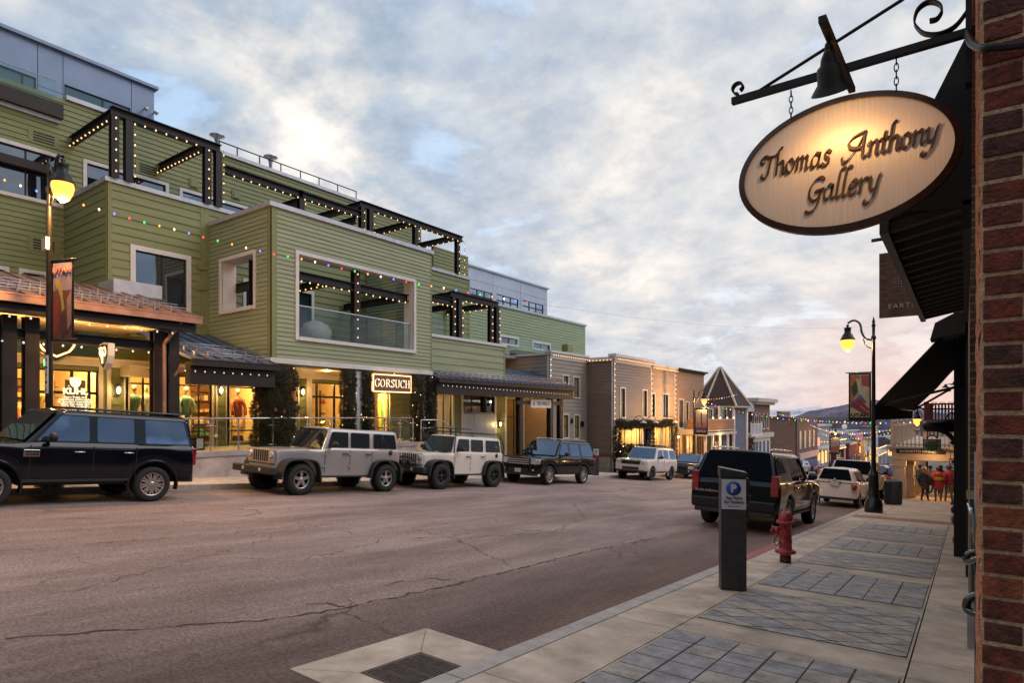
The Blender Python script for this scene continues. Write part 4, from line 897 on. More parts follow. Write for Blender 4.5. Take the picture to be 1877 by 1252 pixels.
sconce(217, 716, XS, 'lit lantern on the green wall right of the shop door', 16); sconce(405, 716, XS, 'lit lantern between the two lit windows left of the garland', 16)
sconce(555, 719, XS, 'lit lantern on the green strip right of the tall garland', 16)
# soffit glow fixtures under the box
for px in (600, 720): light('soffit_light', (XG-1.0, yX(px, XG-1.0), 1.70), 60, (1, .56, .18), .06, GB)
for px in (20, 130, 250): light('soffit_light', (-20.6, yX(px, -20.6), 2.3), 45, (1, .56, .18), .06, GB)
b = MB(); b.box(XS+.05, XG-.22, yG0+.05, yG1-.05, 1.78, 1.835); gpart(b, 'soffit', M['soffit'])
# columns under the box
for px in (497, 515): pass
for px in (505, 653, 770):
    y = yX(px, XG-.2); b = MB(); b.box(XG-.42, XG-.06, y-.18, y+.18, TZ, 1.78); b.box(XG-.46, XG-.02, y-.22, y+.22, 1.5, 1.54); gpart(b, 'column', M['white'])
# exit sign
p = PX(581, 697, XS-.3); t = empty('exit_sign', (XS-.3, p.y, p.z), 'small green lit exit sign over the shop door', 'exit sign'); b = MB(); b.box(XS-.33, XS-.3, p.y-.14, p.y+.14, p.z-.09, p.z+.09); b.build('box', M['white'], t)
text('EXIT', .13, Fr('X', XS-.3), p.y, p.z, .004, emis('exit_green', (.1, 1, .3), 4), t, name='lettering')
# beige awning box over the window
p = PX(258, 684, XS+.6); b = MB(); b.box(XS+.02, XS+.75, yX(234, XS+.6), yX(283, XS+.6)+.3, p.z-.12, p.z+.22); gpart(b, 'awning_box', mat('beige_awning', (.5, .42, .27), .7))
# --- facade right of the box (lower, at pavement level)
XT = -21.9; FT = Fr('X', XT); yT0, yT1 = yG1+.11, 31.3
hT = [hole(XT, 800, 828, 1.2, -2.2), (yX(848, XT), yX(906, XT), zX(848, 757, XT), 1.15), (yX(928, XT), yX(958, XT), -3.2, 1.0), (yX(975, XT), yX(1002, XT), -3.2, 1.0)]
b = MB(); siding(b, FT, yT0, yT1, -3.4, 1.6, hT, ex=.3); backing(b, FT, yT0, yT1, -3.6, 1.6, hT); gpart(b, 'shopfront_wall', M['green'])
b = MB(); p0, p1 = yX(848, XT), yX(906, XT); zz = zX(848, 757, XT); n = 2
for i in range(3): b.fbox(FT, p0+(p1-p0)*i/3+.01, p0+(p1-p0)*(i+1)/3-.01, .0, .06, -2.6, zz-.05)
gpart(b, 'stone_panel', M['panel2'])
for px in (798, 829.5, 846, 907, 926, 959): b = MB(); y = yX(px, XT); b.fbox(FT, y-.07, y+.07, 0, .07, -3.3, 1.4); gpart(b, 'shopfront_trim', M['white'])
window(GB, FT, *hT[0], cols=(.5,), trim=0, pane=GL, name='shop_window'); window(GB, FT, *hT[1], cols=(.3, .75), trim=0, name='shop_window')
window(GB, FT, *hT[2], cols=(.5,), rows=(.75,), trim=0, pane=M['winB'], name='shop_window'); window(GB, FT, *hT[3], cols=(.5,), trim=0, name='shop_window')
b = MB(); b.box(XT-2.5, XT-2.4, yT0, yT1, -3.4, 1.6); gpart(b, 'shop_interior', M['int_w']); light('shop_light', (XT-1.2, yX(812, XT), .8), 60, (1, .62, .25), .1, GB); light('shop_light', (XT-1.2, yX(943, XT), .3), 25, (1, .55, .2), .1, GB)
sconce(917, 778, XT, 'lit lantern on the green wall near the white hanging sign', 14)
light('soffit_light', (-20.4, yX(978, -20.4), .9), 34, (1, .55, .22), .06, GB)
b = MB(); siding(b, Fr('Y', yT1+.02), -21.9, -20.0, -3.5, 1.0, ex=.22); b.box(-21.9, -20.0, yT1+.03, yT1+.2, -3.6, 1.0); gpart(b, 'porch_wall', mat('warm_tan_paint', (.34, .25, .16), .6, nz=.08))
# thin roof over the rear so the sky never shows through the building
b = MB(); b.box(XB-6, XB-.2, -6, yB1-.2, 11.2, 11.3); b.box(XB-6, XB-.2, -6, -5.8, TZ, 11.2); gpart(b, 'flat_roof', M['concd'])
# ---------------------------------------------------------------- terrace edge: retaining wall, glass railing
b = MB(); yw1 = yX(763, -18.9); cuts = [-8, -2, 3.6, 8.0, 12.2, 15.6, yw1]
for a, c in zip(cuts, cuts[1:]): b.box(-19.15, -18.88, a+.008, c-.008, -4.2, TZ-.14)
rw = empty('retaining_wall', (-19, 6, -2), 'low stained concrete retaining wall along the left pavement', 'wall'); b.build('wall', M['conc'], rw)
b = MB(); b.box(-19.2, -18.84, -8, yw1+.02, TZ-.136, TZ+.02); b.build('cap', M['concd'], rw)
gr_ = empty('glass_railing', (-19.0, 12, TZ), 'glass guard railing with steel posts on the terrace edge', 'railing')
b = MB(); b.tube([(-18.98, 6.3, TZ+1.05), (-18.98, yw1-.2, TZ+1.05)], .028, 8); b.build('handrail', M['rail'], gr_)
ys_ = [yX(q, -18.98) for q in (345, 386, 437, 500, 566, 607, 655, 705, 733, 757)]
for y in ys_:
    b = MB(); b.box(-19.0, -18.96, y-.02, y+.02, TZ, TZ+1.03)
    for z in (.16, .82): b.tube([(-18.98, y-.14, TZ+z), (-18.98, y+.14, TZ+z)], .02, 6)
    b.build('post', M['rail'], gr_)
for a, c in zip(ys_, ys_[1:]): b = MB(); b.box(-18.985, -18.973, a+.09, c-.09, TZ+.1, TZ+.95); b.build('pane', M['railG'], gr_)
# steps down with a rail at the end of the terrace
st = empty('steps', (-19.8, 20.2, -2), 'concrete steps down from the terrace with steel handrails', 'steps')
b = MB(); nst = 8; ya, yb = yX(790, -19.6), yX(870, -19.6)
for i in range(nst):
    z = TZ-(i+1)*.175; b.box(-21.6, -18.95, ya+i*.32, ya+(i+1)*.32, -3.4, z)
b.box(-21.6, -18.95, yw1+.03, ya, -3.4, TZ-.01); b.build('stairs', M['conc'], st)
for x in (-19.05, -21.4):
    b = MB(); b.tube([(x, ya-1.2, TZ-.0), (x, ya-1.2, TZ+.95), (x, ya+.1, TZ+.95), (x, ya+2.5, TZ-.45), (x, ya+2.5, TZ-1.35)], .028, 8); b.tube([(x, ya-1.2, TZ+.6), (x, ya+.1, TZ+.6), (x, ya+2.5, TZ-.8)], .02, 6); b.build('handrail', M['rail'], st)
sm = empty('handrail', (-19.2, 30, -3.2), 'small steel handrails by the entrance of the tan building', 'handrail')
for px in (1000, 1035): y = yX(px, -19.6); b = MB(); b.tube([(-19.6, y, zsl(y)), (-19.6, y, zsl(y)+.75), (-19.6, y+.4, zsl(y)+.95), (-19.6, y+1.6, zsl(y)+.95), (-19.6, y+1.6, zsl(y))], .025, 6); b.build('rail', M['rail'], sm)
# ---------------------------------------------------------------- signs
LIT = emis('lit_letter', (1, .70, .38), 1.0); RIM = emis('lit_rim', (1, .55, .20), 1.15)
def rbx(b, F, u0, u1, z0, z1, v0, v1, mi=0): return b.fbox(F, u0, u1, v0, v1, z0, z1, mi)
# roman letters drawn with a broad pen
def pen(mb, strokes, F, u, z, v, size, nib, ext, slant=0.0, n=5, zs=1.0):
    for s in strokes:
        pts = smoothpts([(x+y*slant, y, 0) for x, y in s], n) if len(s) > 2 else [Vector((s[0][0]+s[0][1]*slant, s[0][1], 0)), Vector((s[1][0]+s[1][1]*slant, s[1][1], 0))]
        hx, hy = nib[0]*.5, nib[1]*.5
        for a, b_ in zip(pts, pts[1:]):
            q = [(a.x-hx, a.y-hy), (b_.x-hx, b_.y-hy), (b_.x+hx, b_.y+hy), (a.x+hx, a.y+hy)]
            t = .012
            q2 = [(a.x-hx, a.y-hy-t), (b_.x-hx, b_.y-hy-t), (b_.x+hx, b_.y+hy+t), (a.x+hx, a.y+hy+t)]
            P = [Vector(F.p(u+x*size, v, z+y*size*zs)) for x, y in q2]; O = Vector(F.p(0, ext, 0))-Vector(F.p(0, 0, 0))
            mb.prism(P, O)
ROM = {
 'G': (.80, [[(.68, .82), (.55, .97), (.33, .99), (.12, .80), (.06, .5), (.14, .18), (.36, .01), (.58, .05), (.68, .18)], [(.68, .16), (.68, .45)], [(.55, .45), (.80, .45)], [(.69, .78), (.69, 1.0)]]),
 'O': (.86, [[(.4, 1.0), (.16, .86), (.06, .5), (.16, .14), (.4, 0), (.64, .14), (.74, .5), (.64, .86), (.4, 1.0)]]),
 'R': (.80, [[(.14, 0), (.14, 1)], [(.14, 1), (.42, 1), (.56, .86), (.56, .66), (.42, .53), (.14, .52)], [(.38, .52), (.56, .22), (.74, .0)], [(.04, .0), (.26, 0)], [(.04, 1), (.2, 1)]]),
 'S': (.62, [[(.50, .80), (.42, .96), (.26, 1.0), (.10, .88), (.10, .70), (.28, .54), (.46, .40), (.50, .18), (.36, .02), (.18, .0), (.07, .18)], [(.5, .78), (.5, 1.0)], [(.07, .0), (.07, .2)]]),
 'U': (.84, [[(.14, 1), (.14, .3), (.22, .06), (.42, 0), (.60, .06), (.68, .3), (.68, 1)], [(.03, 1), (.27, 1)], [(.57, 1), (.80, 1)]]),
 'C': (.78, [[(.68, .80), (.56, .96), (.36, 1.0), (.14, .84), (.06, .5), (.14, .16), (.36, 0), (.58, .04), (.70, .2)], [(.69, .76), (.69, 1.0)]]),
 'H': (.86, [[(.14, 0), (.14, 1)], [(.68, 0), (.68, 1)], [(.14, .52), (.68, .52)], [(.03, 0), (.26, 0)], [(.03, 1), (.26, 1)], [(.57, 0), (.80, 0)], [(.57, 1), (.80, 1)]]),
}
def roman(word, F, uc, zc, v, h, m, parent, ext=.02):
    w = sum(ROM[c][0] for c in word)*h*1.12; u = uc-w/2+h*.04; b = MB()
    for c in word: pen(b, ROM[c][1], F, u, zc-h/2, v, h*1.0, (.095, .015), ext); u += ROM[c][0]*h*1.12
    return b.build('lettering', m, parent)
xs_ = XG+.12; Fs = Fr('X', xs_); ya, yb = yX(682.5, xs_), yX(750, xs_); zt_, zb2 = zX(682.5, 687, xs_), zX(682.5, 716, xs_)
t = empty('shop_sign', (xs_, (ya+yb)/2, (zt_+zb2)/2), 'long brown shop sign with lit edge and pale letters reading GORSUCH', 'sign')
b = MB(); b.fbox(Fs, ya, yb, 0, .09, zb2, zt_); b.build('board', M['wood'], t, bevel=.01)
b = MB(); b.fbox(Fs, ya-.05, ya-.002, .0, .11, zb2-.05, zt_+.05); b.fbox(Fs, yb+.002, yb+.03, .0, .11, zb2-.05, zt_+.05); b.fbox(Fs, ya-.002, yb+.002, .0, .11, zt_+.002, zt_+.05); b.fbox(Fs, ya-.002, yb+.002, .0, .11, zb2-.05, zb2-.002); b.build('lit_rim', RIM, t)
roman('GORSUCH', Fs, (ya+yb)/2, (zt_+zb2)/2, .092, (zt_-zb2)*.50, LIT, t)
# hanging sign on the garland
yy = yG0+.55; Fh = Fr('Y', yy); x0, x1 = xY(513, yy), xY(540.5, yy); z1_, z0_ = zY(513, 718, yy), zY(513, 736, yy)
t = empty('hanging_sign', ((x0+x1)/2, yy, z1_), 'small orange wooden sign lettered GORSUCH hung beside the tall garland', 'sign')
b = MB(); b.fbox(Fh, x0, x1, -.05, 0, z0_, z1_); b.build('board', mat('orange_wood', (.40, .20, .08), .5, nz=.2, ns=6), t, bevel=.008); roman('GORSUCH', Fh, (x0+x1)/2, (z0_+z1_)/2, .002, (z1_-z0_)*.42, mat('gold_letter', (.75, .5, .15), .4), t, .01)
b = MB(); b.tube([(x0-.9, yy+.02, z1_+.25), (x1+.2, yy+.02, z1_+.25)], .018, 6); b.tube([(x0+.06, yy+.02, z1_), (x0+.06, yy+.02, z1_+.25)], .008, 4); b.tube([(x1-.06, yy+.02, z1_), (x1-.06, yy+.02, z1_+.25)], .008, 4); b.build('bracket', M['black'], t)
# white sign on the right porch
xs_ = -19.3; Fs = Fr('X', xs_); ya, yb = yX(972, xs_), yX(1008.5, xs_); zt_, zb2 = zX(972, 732, xs_), zX(972, 747.5, xs_)
t = empty('shop_sign', (xs_, (ya+yb)/2, zt_), 'white board sign under the blue roof reading THE PARKITE', 'sign')
b = MB(); b.fbox(Fs, ya, yb, 0, .06, zb2, zt_); b.build('board', M['white'], t); text('THE PARKITE', (zt_-zb2)*.62, Fs, (ya+yb)/2+.2, (zt_+zb2)/2, .062, M['black'], t, sx=.80, bold=.004)
b = MB(); b.lathe(Fs.p(ya+.28, .061, (zt_+zb2)/2), [(.13, 0), (.13, .006), (.001, .006)], 5, axis='X'); b.build('emblem', mat('grey_mark', (.3, .3, .32), .6), t)
b = MB(); b.box(xs_-.1, xs_, yX(948, xs_), yX(1026, xs_), zt_-.28, zt_-.08); b.box(xs_-.1, xs_, ya, ya+.04, zt_, .9); b.build('hanger', M['steel'], t)
# shield sign projecting from the canopy beam and the shop's name in the door
yy = yX(205, -18.6); xx = -18.6
t = empty('shield_sign', (xx, yy, .9), 'white shield shaped sign with a ram emblem hung under the canopy beam', 'sign')
def shield(c, w, h, F, v0, v1):
    pts = [(-w/2, h*.45), (0, h*.5), (w/2, h*.45), (w/2, 0), (w*.36, -h*.26), (0, -h*.5), (-w*.36, -h*.26), (-w/2, 0)]
    P = [Vector(F.p(c[0]+a, v0, c[1]+z)) for a, z in pts]; return P, Vector(F.p(0, v1-v0, 0))-Vector(F.p(0, 0, 0))
pz0, pz1 = zX(193, 678, xx), zX(193, 627, xx); hh = pz1-pz0; F_ = Fr('Y', yX(193, xx)+.0)
P, O = shield((xx-.12, (pz0+pz1)/2), .62, hh, F_, 0, -.16); b = MB(); b.prism(P, O); b.build('body', M['white'], t, bevel=.015)
P, O = shield((xx-.12, (pz0+pz1)/2), .5, hh*.84, F_, .002, .012); b = MB(); b.prism(P, O); b.build('face', M['black'], t)
b = MB(); c0 = Vector(F_.p(xx-.12, .016, (pz0+pz1)/2))
for s in (-1, 1): b.tube([c0+Vector(q) for q in smoothpts([(0, 0, .18), (s*.12, 0, .24), (s*.19, 0, .1), (s*.12, 0, 0), (s*.06, 0, .08)], 5)], .02, 6)
b.tube([c0+Vector((0, 0, .15)), c0+Vector((0, 0, -.2))], [.07, .035], 8, flat=.4); b.build('emblem', emis('lit_emblem', (1, .75, .4), 1.2), t)
# the shop's name on the glass of the door
Fd = Fr('X', XS+.01); yc = yX(138, XS); t = empty('window_lettering', (XS-.06, yc, .2), 'pale shop name and notice lettered on the glass shop door', 'lettering')
LW = emis('lettering_glow', (1, .88, .6), .9)  # brightness of the letters put in as a glow of their own
b = MB(); b.fbox(Fd, yX(119, XS), yX(157, XS), -.03, -.012, TZ+.1, zX(119, 696, XS)); b.build('panel', mat('khaki_panel', (.10, .085, .035), .6), t)
zt_ = zX(138, 718, XS); text('KUHL', .26, Fd, yc, zt_, 0, LW, t, ext=.006, bold=.012, sx=1.0)
b = MB()
for s in (-.07, .07): b.fbox(Fd, yc-.11+s-.018, yc-.11+s+.018, 0, .008, zt_+.15, zt_+.19)
b.build('umlaut', LW, t)
P, O = shield((yc, zX(138, 702, XS)), .3, .36, Fd, -.001, .008); b = MB(); b.prism(P, O); b.build('shield', LW, t)
for i, s in enumerate(('Born from our', 'rebellious philosophy', 'in question everything', 'trust the rules and', 'reject the ordinary.', '', 'Our KUHL product', 'made only and', 'against the crowd')):
    if s: text(s, .105, Fd, yc, zX(138, 727+i*4.3, XS)-.02, 0, LW, t, ext=.003, bold=.002, name='notice_line')
p = PX(112, 632, XS+.3)
t = empty('shield_sign', (XS+.2, p.y, p.z), 'dark shield sign with a lit edge over the shop entrance', 'sign'); P, O = shield((p.y-.1, p.z), 1.15, .95, Fr('X', XS+.1), 0, .14); b = MB(); b.prism(P, O); b.build('body', M['black'], t)
P, O = shield((p.y-.1, p.z), 1.0, .80, Fr('X', XS+.1), .142, .15); b = MB(); b.prism(P, O); b.build('rim', LIT, t); P, O = shield((p.y-.1, p.z), .84, .66, Fr('X', XS+.1), .152, .16); b = MB(); b.prism(P, O); b.build('face', M['black'], t)
# ---------------------------------------------------------------- other buildings on the left
TAUPE = sidmat('taupe_paint', (.245, .20, .185)); TAN = sidmat('tan_paint', (.32, .275, .235)); BRN = sidmat('brown_paint', (.17, .125, .105)); LTAN = sidmat('light_tan_paint', (.36, .27, .22)); OCH = sidmat('ochre_paint', (.32, .20, .12)); SLB = sidmat('slate_blue_paint', (.12, .15, .22))
BRK = brickmat('red_brick', (.26, .095, .055), (.20, .075, .045), (.30, .24, .19)); BRKS = brickmat('weathered_brick', (.30, .15, .10), (.22, .115, .085), (.34, .25, .20), axis='Y', dirt=.45)
RWIN = glass('warm_window', (.8, .8, .9), .10, .03, dark=(.26, .18, .05)); DOORB = mat('blue_door', (.10, .16, .30), .5, nz=.1)  # warm panes carry the light of the room behind in their base colour
def bld(name, label, x, y): return empty(name, (x, y, zsl(y)), label, 'building', 'buildings down the left side of the street')
def core(parent, x0, x1, y0, y1, z0, z1, m, name='core'): b = MB(); b.box(x0, x1, y0, y1, z0, z1); return b.build(name, m, parent)
def lap(parent, F, u0, u1, z0, z1, m, holes=(), ex=.2, name='wall'):
    b = MB(); siding(b, F, u0, u1, z0, z1, holes, ex=ex); backing(b, F, u0, u1, z0, z1, holes); return b.build(name, m, parent)
def trimbox(parent, *bs, m=None, name='trim'):
    b = MB()
    for x in bs: b.fbox(*x)
    return b.build(name, m or M['white'], parent)
# --- tan building beside the long canopy
X2, X3 = -20.5, -18.5; Y2 = 32.0; Y3 = 36.6
y2e = Y3; t2 = 3.75
T2 = bld('tan_building', 'tan clapboard building with white cornice behind the canopy with the white sign', X2, 34); Fa, Fb = Fr('X', X2), Fr('Y', Y2)
gz = zsl(34)-.2
H2 = []
for (a, c, ty, by) in ((1032, 1041, 689, 705), (1051, 1061, 692, 728), (1032, 1041, 761, 802), (1052, 1061, 762, 803)): H2.append((yX(a, X2), yX(c, X2), zX(a, by, X2), zX(a, ty, X2)))
lap(T2, Fa, Y2+.16, Y3, gz, t2, TAN, H2, ex=.24); lap(T2, Fb, -27.0, X2-.16, gz, t2, TAN, ex=.24)
for h in H2: window(T2, Fa, *h, trim=.09, pane=RWIN, rows=(.5,), bar=.04)
trimbox(T2, (Fa, Y2-.03, Y2+.16, 0, .035, gz, t2), (Fb, X2-.16, X2+.035, 0, .03, gz, t2), name='corner_board')
trimbox(T2, (Fa, Y2-.1, Y3+.05, -.2, .14, t2, t2+.14), (Fa, Y2-.18, Y3+.05, -.3, .24, t2+.142, t2+.28), (Fa, Y2, Y3, .0, .05, t2-.2, t2-.002), (Fb, -27, X2-.2, -.2, .14, t2, t2+.13), name='cornice')
core(T2, -27, X2-.2, Y2+.2, Y3, gz, t2-.05, TAN, 'rear_wall'); b = MB(); b.fbox(Fa, yX(1062.5, X2), yX(1066, X2), 0, .2, -.7, -.35); b.build('wall_lamp', M['black'], T2)
b = MB(); p = PX(1046, 772, X2); b.box(X2+.05, X2+.15, p.y-.05, p.y+.05, p.z-.15, p.z+.15); b.build('wall_lamp', M['black'], T2)
# --- taupe building and its lighter neighbour
T3 = bld('taupe_building', 'taupe clapboard shop with tall narrow windows and a garland round its shopfront', X3, 39.5); F3, F3s = Fr('X', X3), Fr('Y', Y3); y3e = yX(1193, X3); gz3 = zsl(40)-.3; t3 = 3.72
zsf = zX(1150, 783, X3)                       # shopfront head
H3 = [(yX(1137, X3), yX(1145, X3), zX(1137, 765, X3), zX(1137, 712, X3)), (yX(1177.5, X3), yX(1185, X3), zX(1177, 764, X3), zX(1177, 716, X3)), (Y3+.35, yX(1177, X3), -3.3, zsf), (yX(1179, X3), yX(1187, X3), -3.55, zsf)]
lap(T3, F3, Y3+.14, y3e-.02, gz3, t3, TAUPE, H3); lap(T3, F3s, X2+.02, X3-.14, gz3+1.1, t3, BRN)
trimbox(T3, (F3s, X2+.02, X3-.14, 0, .05, zsl(36.6)+1.0, zsl(36.6)+1.25), m=M['wood'], name='skirt_board')
for h in H3[:2]: window(T3, F3, *h, trim=.10, rows=(.5,), pane=M['winB'], bar=.04)
window(T3, F3, *H3[2], cols=(.16, .34, .6, .8), rows=(.5,), trim=.1, pane=M['winC'], sash=M['cream'], name='shop_window'); window(T3, F3, *H3[3], trim=.08, rows=(.3,), pane=M['winD'], name='shop_door')
trimbox(T3, (F3, Y3-.03, Y3+.14, 0, .035, gz3, t3), (F3s, X3-.14, X3+.035, 0, .03, gz3, t3), (F3, y3e-.1, y3e+.06, 0, .04, gz3, t3-.2), name='corner_board')
trimbox(T3, (F3, Y3-.1, y3e+.05, -.2, .16, t3, t3+.16), (F3, Y3-.2, y3e+.1, -.3, .28, t3+.162, t3+.34), (F3, Y3, y3e, 0, .05, t3-.2, t3-.002), (F3s, X2+.1, X3-.2, -.2, .14, t3-.1, t3+.16), name='cornice')
core(T3, -26, X3-.3, Y3+.3, y3e, gz3, t3-.1, BRN, 'rear_wall') if False else None
b = MB(); b.box(-24, X3-3.2, Y3+.17, y3e, gz3, t3-.1); b.box(X3-3.2, X3-.17, Y3+.17, y3e, zsf+.1, t3-.1); b.box(X3-3.2, X3-.3, yX(1178, X3), yX(1178, X3)+.1, gz3, zsf+.1); b.box(X3-3.2, X3-.2, y3e-.1, y3e-.02, gz3, zsf+.1); b.box(X3-1.3, X3-1.2, Y3+1.6, Y3+3.1, gz3, zsf-.5); b.build('core', M['int_w'], T3)
b = MB(); b.box(-24, -23, Y3+1.5, Y3+3.5, t3-.1, t3+.9); b.box(-23.8, -23.3, Y3+2.2, Y3+2.9, t3+.9, t3+1.5); b.build('chimney', M['green'], T3)
light('shop_light', (X3-.7, yX(1150, X3), -1.1), 110, (1, .56, .17), .1, T3); light('shop_light', (X3-.7, yX(1168, X3), -1.1), 110, (1, .56, .17), .1, T3)
T4 = bld('light_tan_building', 'light tan clapboard shop with white trim between the taupe and ochre buildings', X3, 44.8); y4e = yX(1237, X3); gz4 = zsl(45)-.4; t4 = 3.5
H4 = [(yX(1195, X3), yX(1199.5, X3), zX(1195, 764, X3), zX(1195, 722, X3)), (yX(1214.5, X3), yX(1224.5, X3), zX(1214, 765, X3), zX(1214, 723, X3)), (yX(1199, X3), yX(1212, X3), -3.3, zsf-.05), (yX(1215, X3), yX(1228, X3), -3.9, zsf-.05)]
lap(T4, F3, y3e+.08, y4e-.12, gz4, t4, LTAN, H4)
for h in H4[:2]: window(T4, F3, *h, trim=.09, rows=(.5,), cols=(.5,) if h is H4[1] else (), bar=.04, pane=M['winD'])
window(T4, F3, *H4[2], cols=(.5,), rows=(.4,), trim=.08, pane=M['winC'], sash=M['cream'], name='shop_window'); window(T4, F3, *H4[3], cols=(.5,), rows=(.35,), trim=.08, pane=M['winC'], sash=M['cream'], name='shop_door')
trimbox(T4, (F3, y4e-.12, y4e+.02, 0, .035, gz4, t4), name='corner_board'); trimbox(T4, (F3, y3e+.08, y4e+.05, -.2, .14, t4, t4+.15), (F3, y3e+.12, y4e+.1, -.3, .26, t4+.152, t4+.32), name='cornice')
b = MB(); b.box(-24, X3-2.8, y3e+.05, y4e, gz4, t4-.1); b.box(X3-2.8, X3-.17, y3e+.05, y4e, zsf+.05, t4-.1); b.box(X3-2.8, X3-.3, yX(1213.5, X3), yX(1213.5, X3)+.1, gz4, zsf+.05); b.box(X3-2.8, X3-.2, y4e-.2, y4e-.14, gz4, zsf+.05); b.build('core', M['int_w'], T4); light('shop_light', (X3-.7, yX(1207, X3), -1.3), 100, (1, .56, .17), .1, T4); light('shop_light', (X3-.7, yX(1224, X3), -1.3), 100, (1, .56, .17), .1, T4)
# gooseneck lamps over the shopfront
for px, lb in ((1163, 'left'), (1186, 'middle'), (1222, 'right')):
    y = yX(px, X3); z = zX(px, 774, X3+.6); t = empty('gooseneck_lamp', (X3, y, z), '%s white gooseneck lamp over the garlanded shopfronts' % lb, 'wall lamp', 'gooseneck lamps over the garland')
    b = MB(); b.tube(smoothpts([(X3, y, z+.25), (X3+.3, y, z+.42), (X3+.6, y, z+.35), (X3+.65, y, z+.1)], 4), .02, 6); b.build('arm', M['black'], t); b = MB(); b.lathe((X3+.65, y, z), [(.05, .12), (.08, .05), (.24, -.03), (.25, -.06)], 14); b.build('shade', M['white'], t)
GL2 = 'warm light strings along the roofs of the clapboard shops'
def S2(l, p, **k): return strand(l, p, group=GL2, cat='string lights', r=.03, **k)
S2('warm lights along the cornice of the tan building', [(X2+.3, Y2-.1, t2+.0), (X2+.3, Y3, t2+.0)], step=.26); S2('warm lights down the white corner of the tan building', [(X2+.09, Y2+.02, t2-.1), (X2+.09, Y2+.02, gz+1)], step=.33)
S2('warm lights on the cornice return above the brown wall', [(X2+.2, Y3-.2, t3-.02), (X3-.1, Y3-.2, t3-.02)], step=.26)
S2('warm lights along the cornice of the taupe building', [(X3+.33, Y3-.1, t3+.02), (X3+.33, y3e, t3+.02)], step=.26); S2('warm lights down the corner of the taupe building', [(X3+.09, Y3+.02, t3-.1), (X3+.09, Y3+.02, gz3+1)], step=.36)
S2('warm lights along the cornice of the light tan building', [(X3+.32, y3e+.2, t4+.02), (X3+.32, y4e, t4+.02)], step=.26); S2('warm lights between the taupe and light tan walls', [(X3+.1, y3e+.05, t4-.2), (X3+.1, y3e+.05, zsf+.3)], step=.36); S2('warm lights down the right corner of the light tan building', [(X3+.1, y4e-.02, t4-.1), (X3+.1, y4e-.02, gz4+1)], step=.36)
# stone wall and step beside the taupe building
b = MB(); b.box(X2+.1, X3-.1, Y3-.5, Y3-.05, gz3-.5, zsl(36.6)+1.0); o = thing1('stone_wall', b, brickmat('rubble_stone', (.26, .24, .24), (.40, .33, .28), (.20, .17, .15), w=.34, h=.16, mort=.02, axis='Y'), (X3-1, Y3-.3, zsl(36)), 'low rubble stone wall below the brown clapboard side wall', 'wall')
# --- ochre building with timber balcony
T5 = bld('ochre_building', 'ochre clapboard building with a timber balcony lit by the street lamp', X3, 50); y5e = yX(1290, X3); gz5 = zsl(50)-.5; t5 = zX(1290, 688, X3); y5 = y4e+.1
zb5 = zX(1237, 789, X3+1.3)
H5 = [(yX(1244, X3), yX(1252, X3), zb5+.1, zX(1244, 733, X3)), (yX(1257, X3), yX(1262, X3), zb5+.1, zX(1257, 738, X3)), (yX(1240, X3), yX(1254, X3), -4.4, zb5-.4), (yX(1258, X3), yX(1272, X3), -4.4, zb5-.4), (yX(1276, X3), yX(1286, X3), -4.4, zb5-.4)]
lap(T5, F3, y5, y5e, gz5, t5, OCH, H5, ex=.19)
for h in H5[:2]: window(T5, F3, *h, trim=.08, cols=(.5,), rows=(.5,), bar=.04, pane=M['winD'])
for h in H5[2:]: window(T5, F3, *h, trim=.06, cols=(.5,), rows=(.25,), pane=M['winC'], sash=M['wood'], name='shop_window')
b = MB(); b.fbox(F3, y5, y5e+.1, -5, .12, t5, t5+.12); b.fbox(F3, y5, y5e+.25, .0, .32, t5+.122, t5+.24); b.build('roof_edge', M['dwood'], T5)
b = MB(); b.box(-24, X3-2.6, y5, y5e-.05, gz5, t5-.05); b.box(X3-2.6, X3-.17, y5, y5e-.05, zb5-.2, t5-.05)
for q_ in (1255.5, 1273.5, 1288): b.box(X3-2.6, X3-.25, yX(q_, X3), yX(q_, X3)+.1, gz5, zb5-.2)
b.build('core', M['int_w'], T5)
b = MB(); b.fbox(F3, y5, y5e+.2, .0, 1.35, zb5-.12, zb5); b.fbox(F3, y5, y5e+.2, .02, 1.3, zb5-.42, zb5-.13); b.build('balcony_deck', M['cream'], T5)
b = MB(); b.fbox(F3, y5, y5e, 1.27, 1.33, zb5+.98, zb5+1.04)
n = 26
for i in range(n+1): y = y5+(y5e-y5)*i/n; w = .06 if i % 6 == 0 else .02; b.fbox(F3, y-w, y+w, 1.28, 1.32, zb5, zb5+1.0)
b.build('balcony_railing', M['wood'], T5)
for px in (1237, 1256, 1274, 1289): b = MB(); y = yX(px, X3+1.25); b.fbox(F3, y-.09, y+.09, 1.16, 1.32, gz5, zb5-.43); b.build('balcony_post', M['wood'], T5)
light('shop_light', (X3-1, yX(1246, X3), -2.3), 80, (1, .60, .26), .1, T5); light('shop_light', (X3-1, yX(1268, X3), -2.4), 80, (1, .60, .26), .1, T5)
light('porch_light', (X3+.7, yX(1262, X3), zb5-.7), 80, (1, .6, .25), .06, T5)
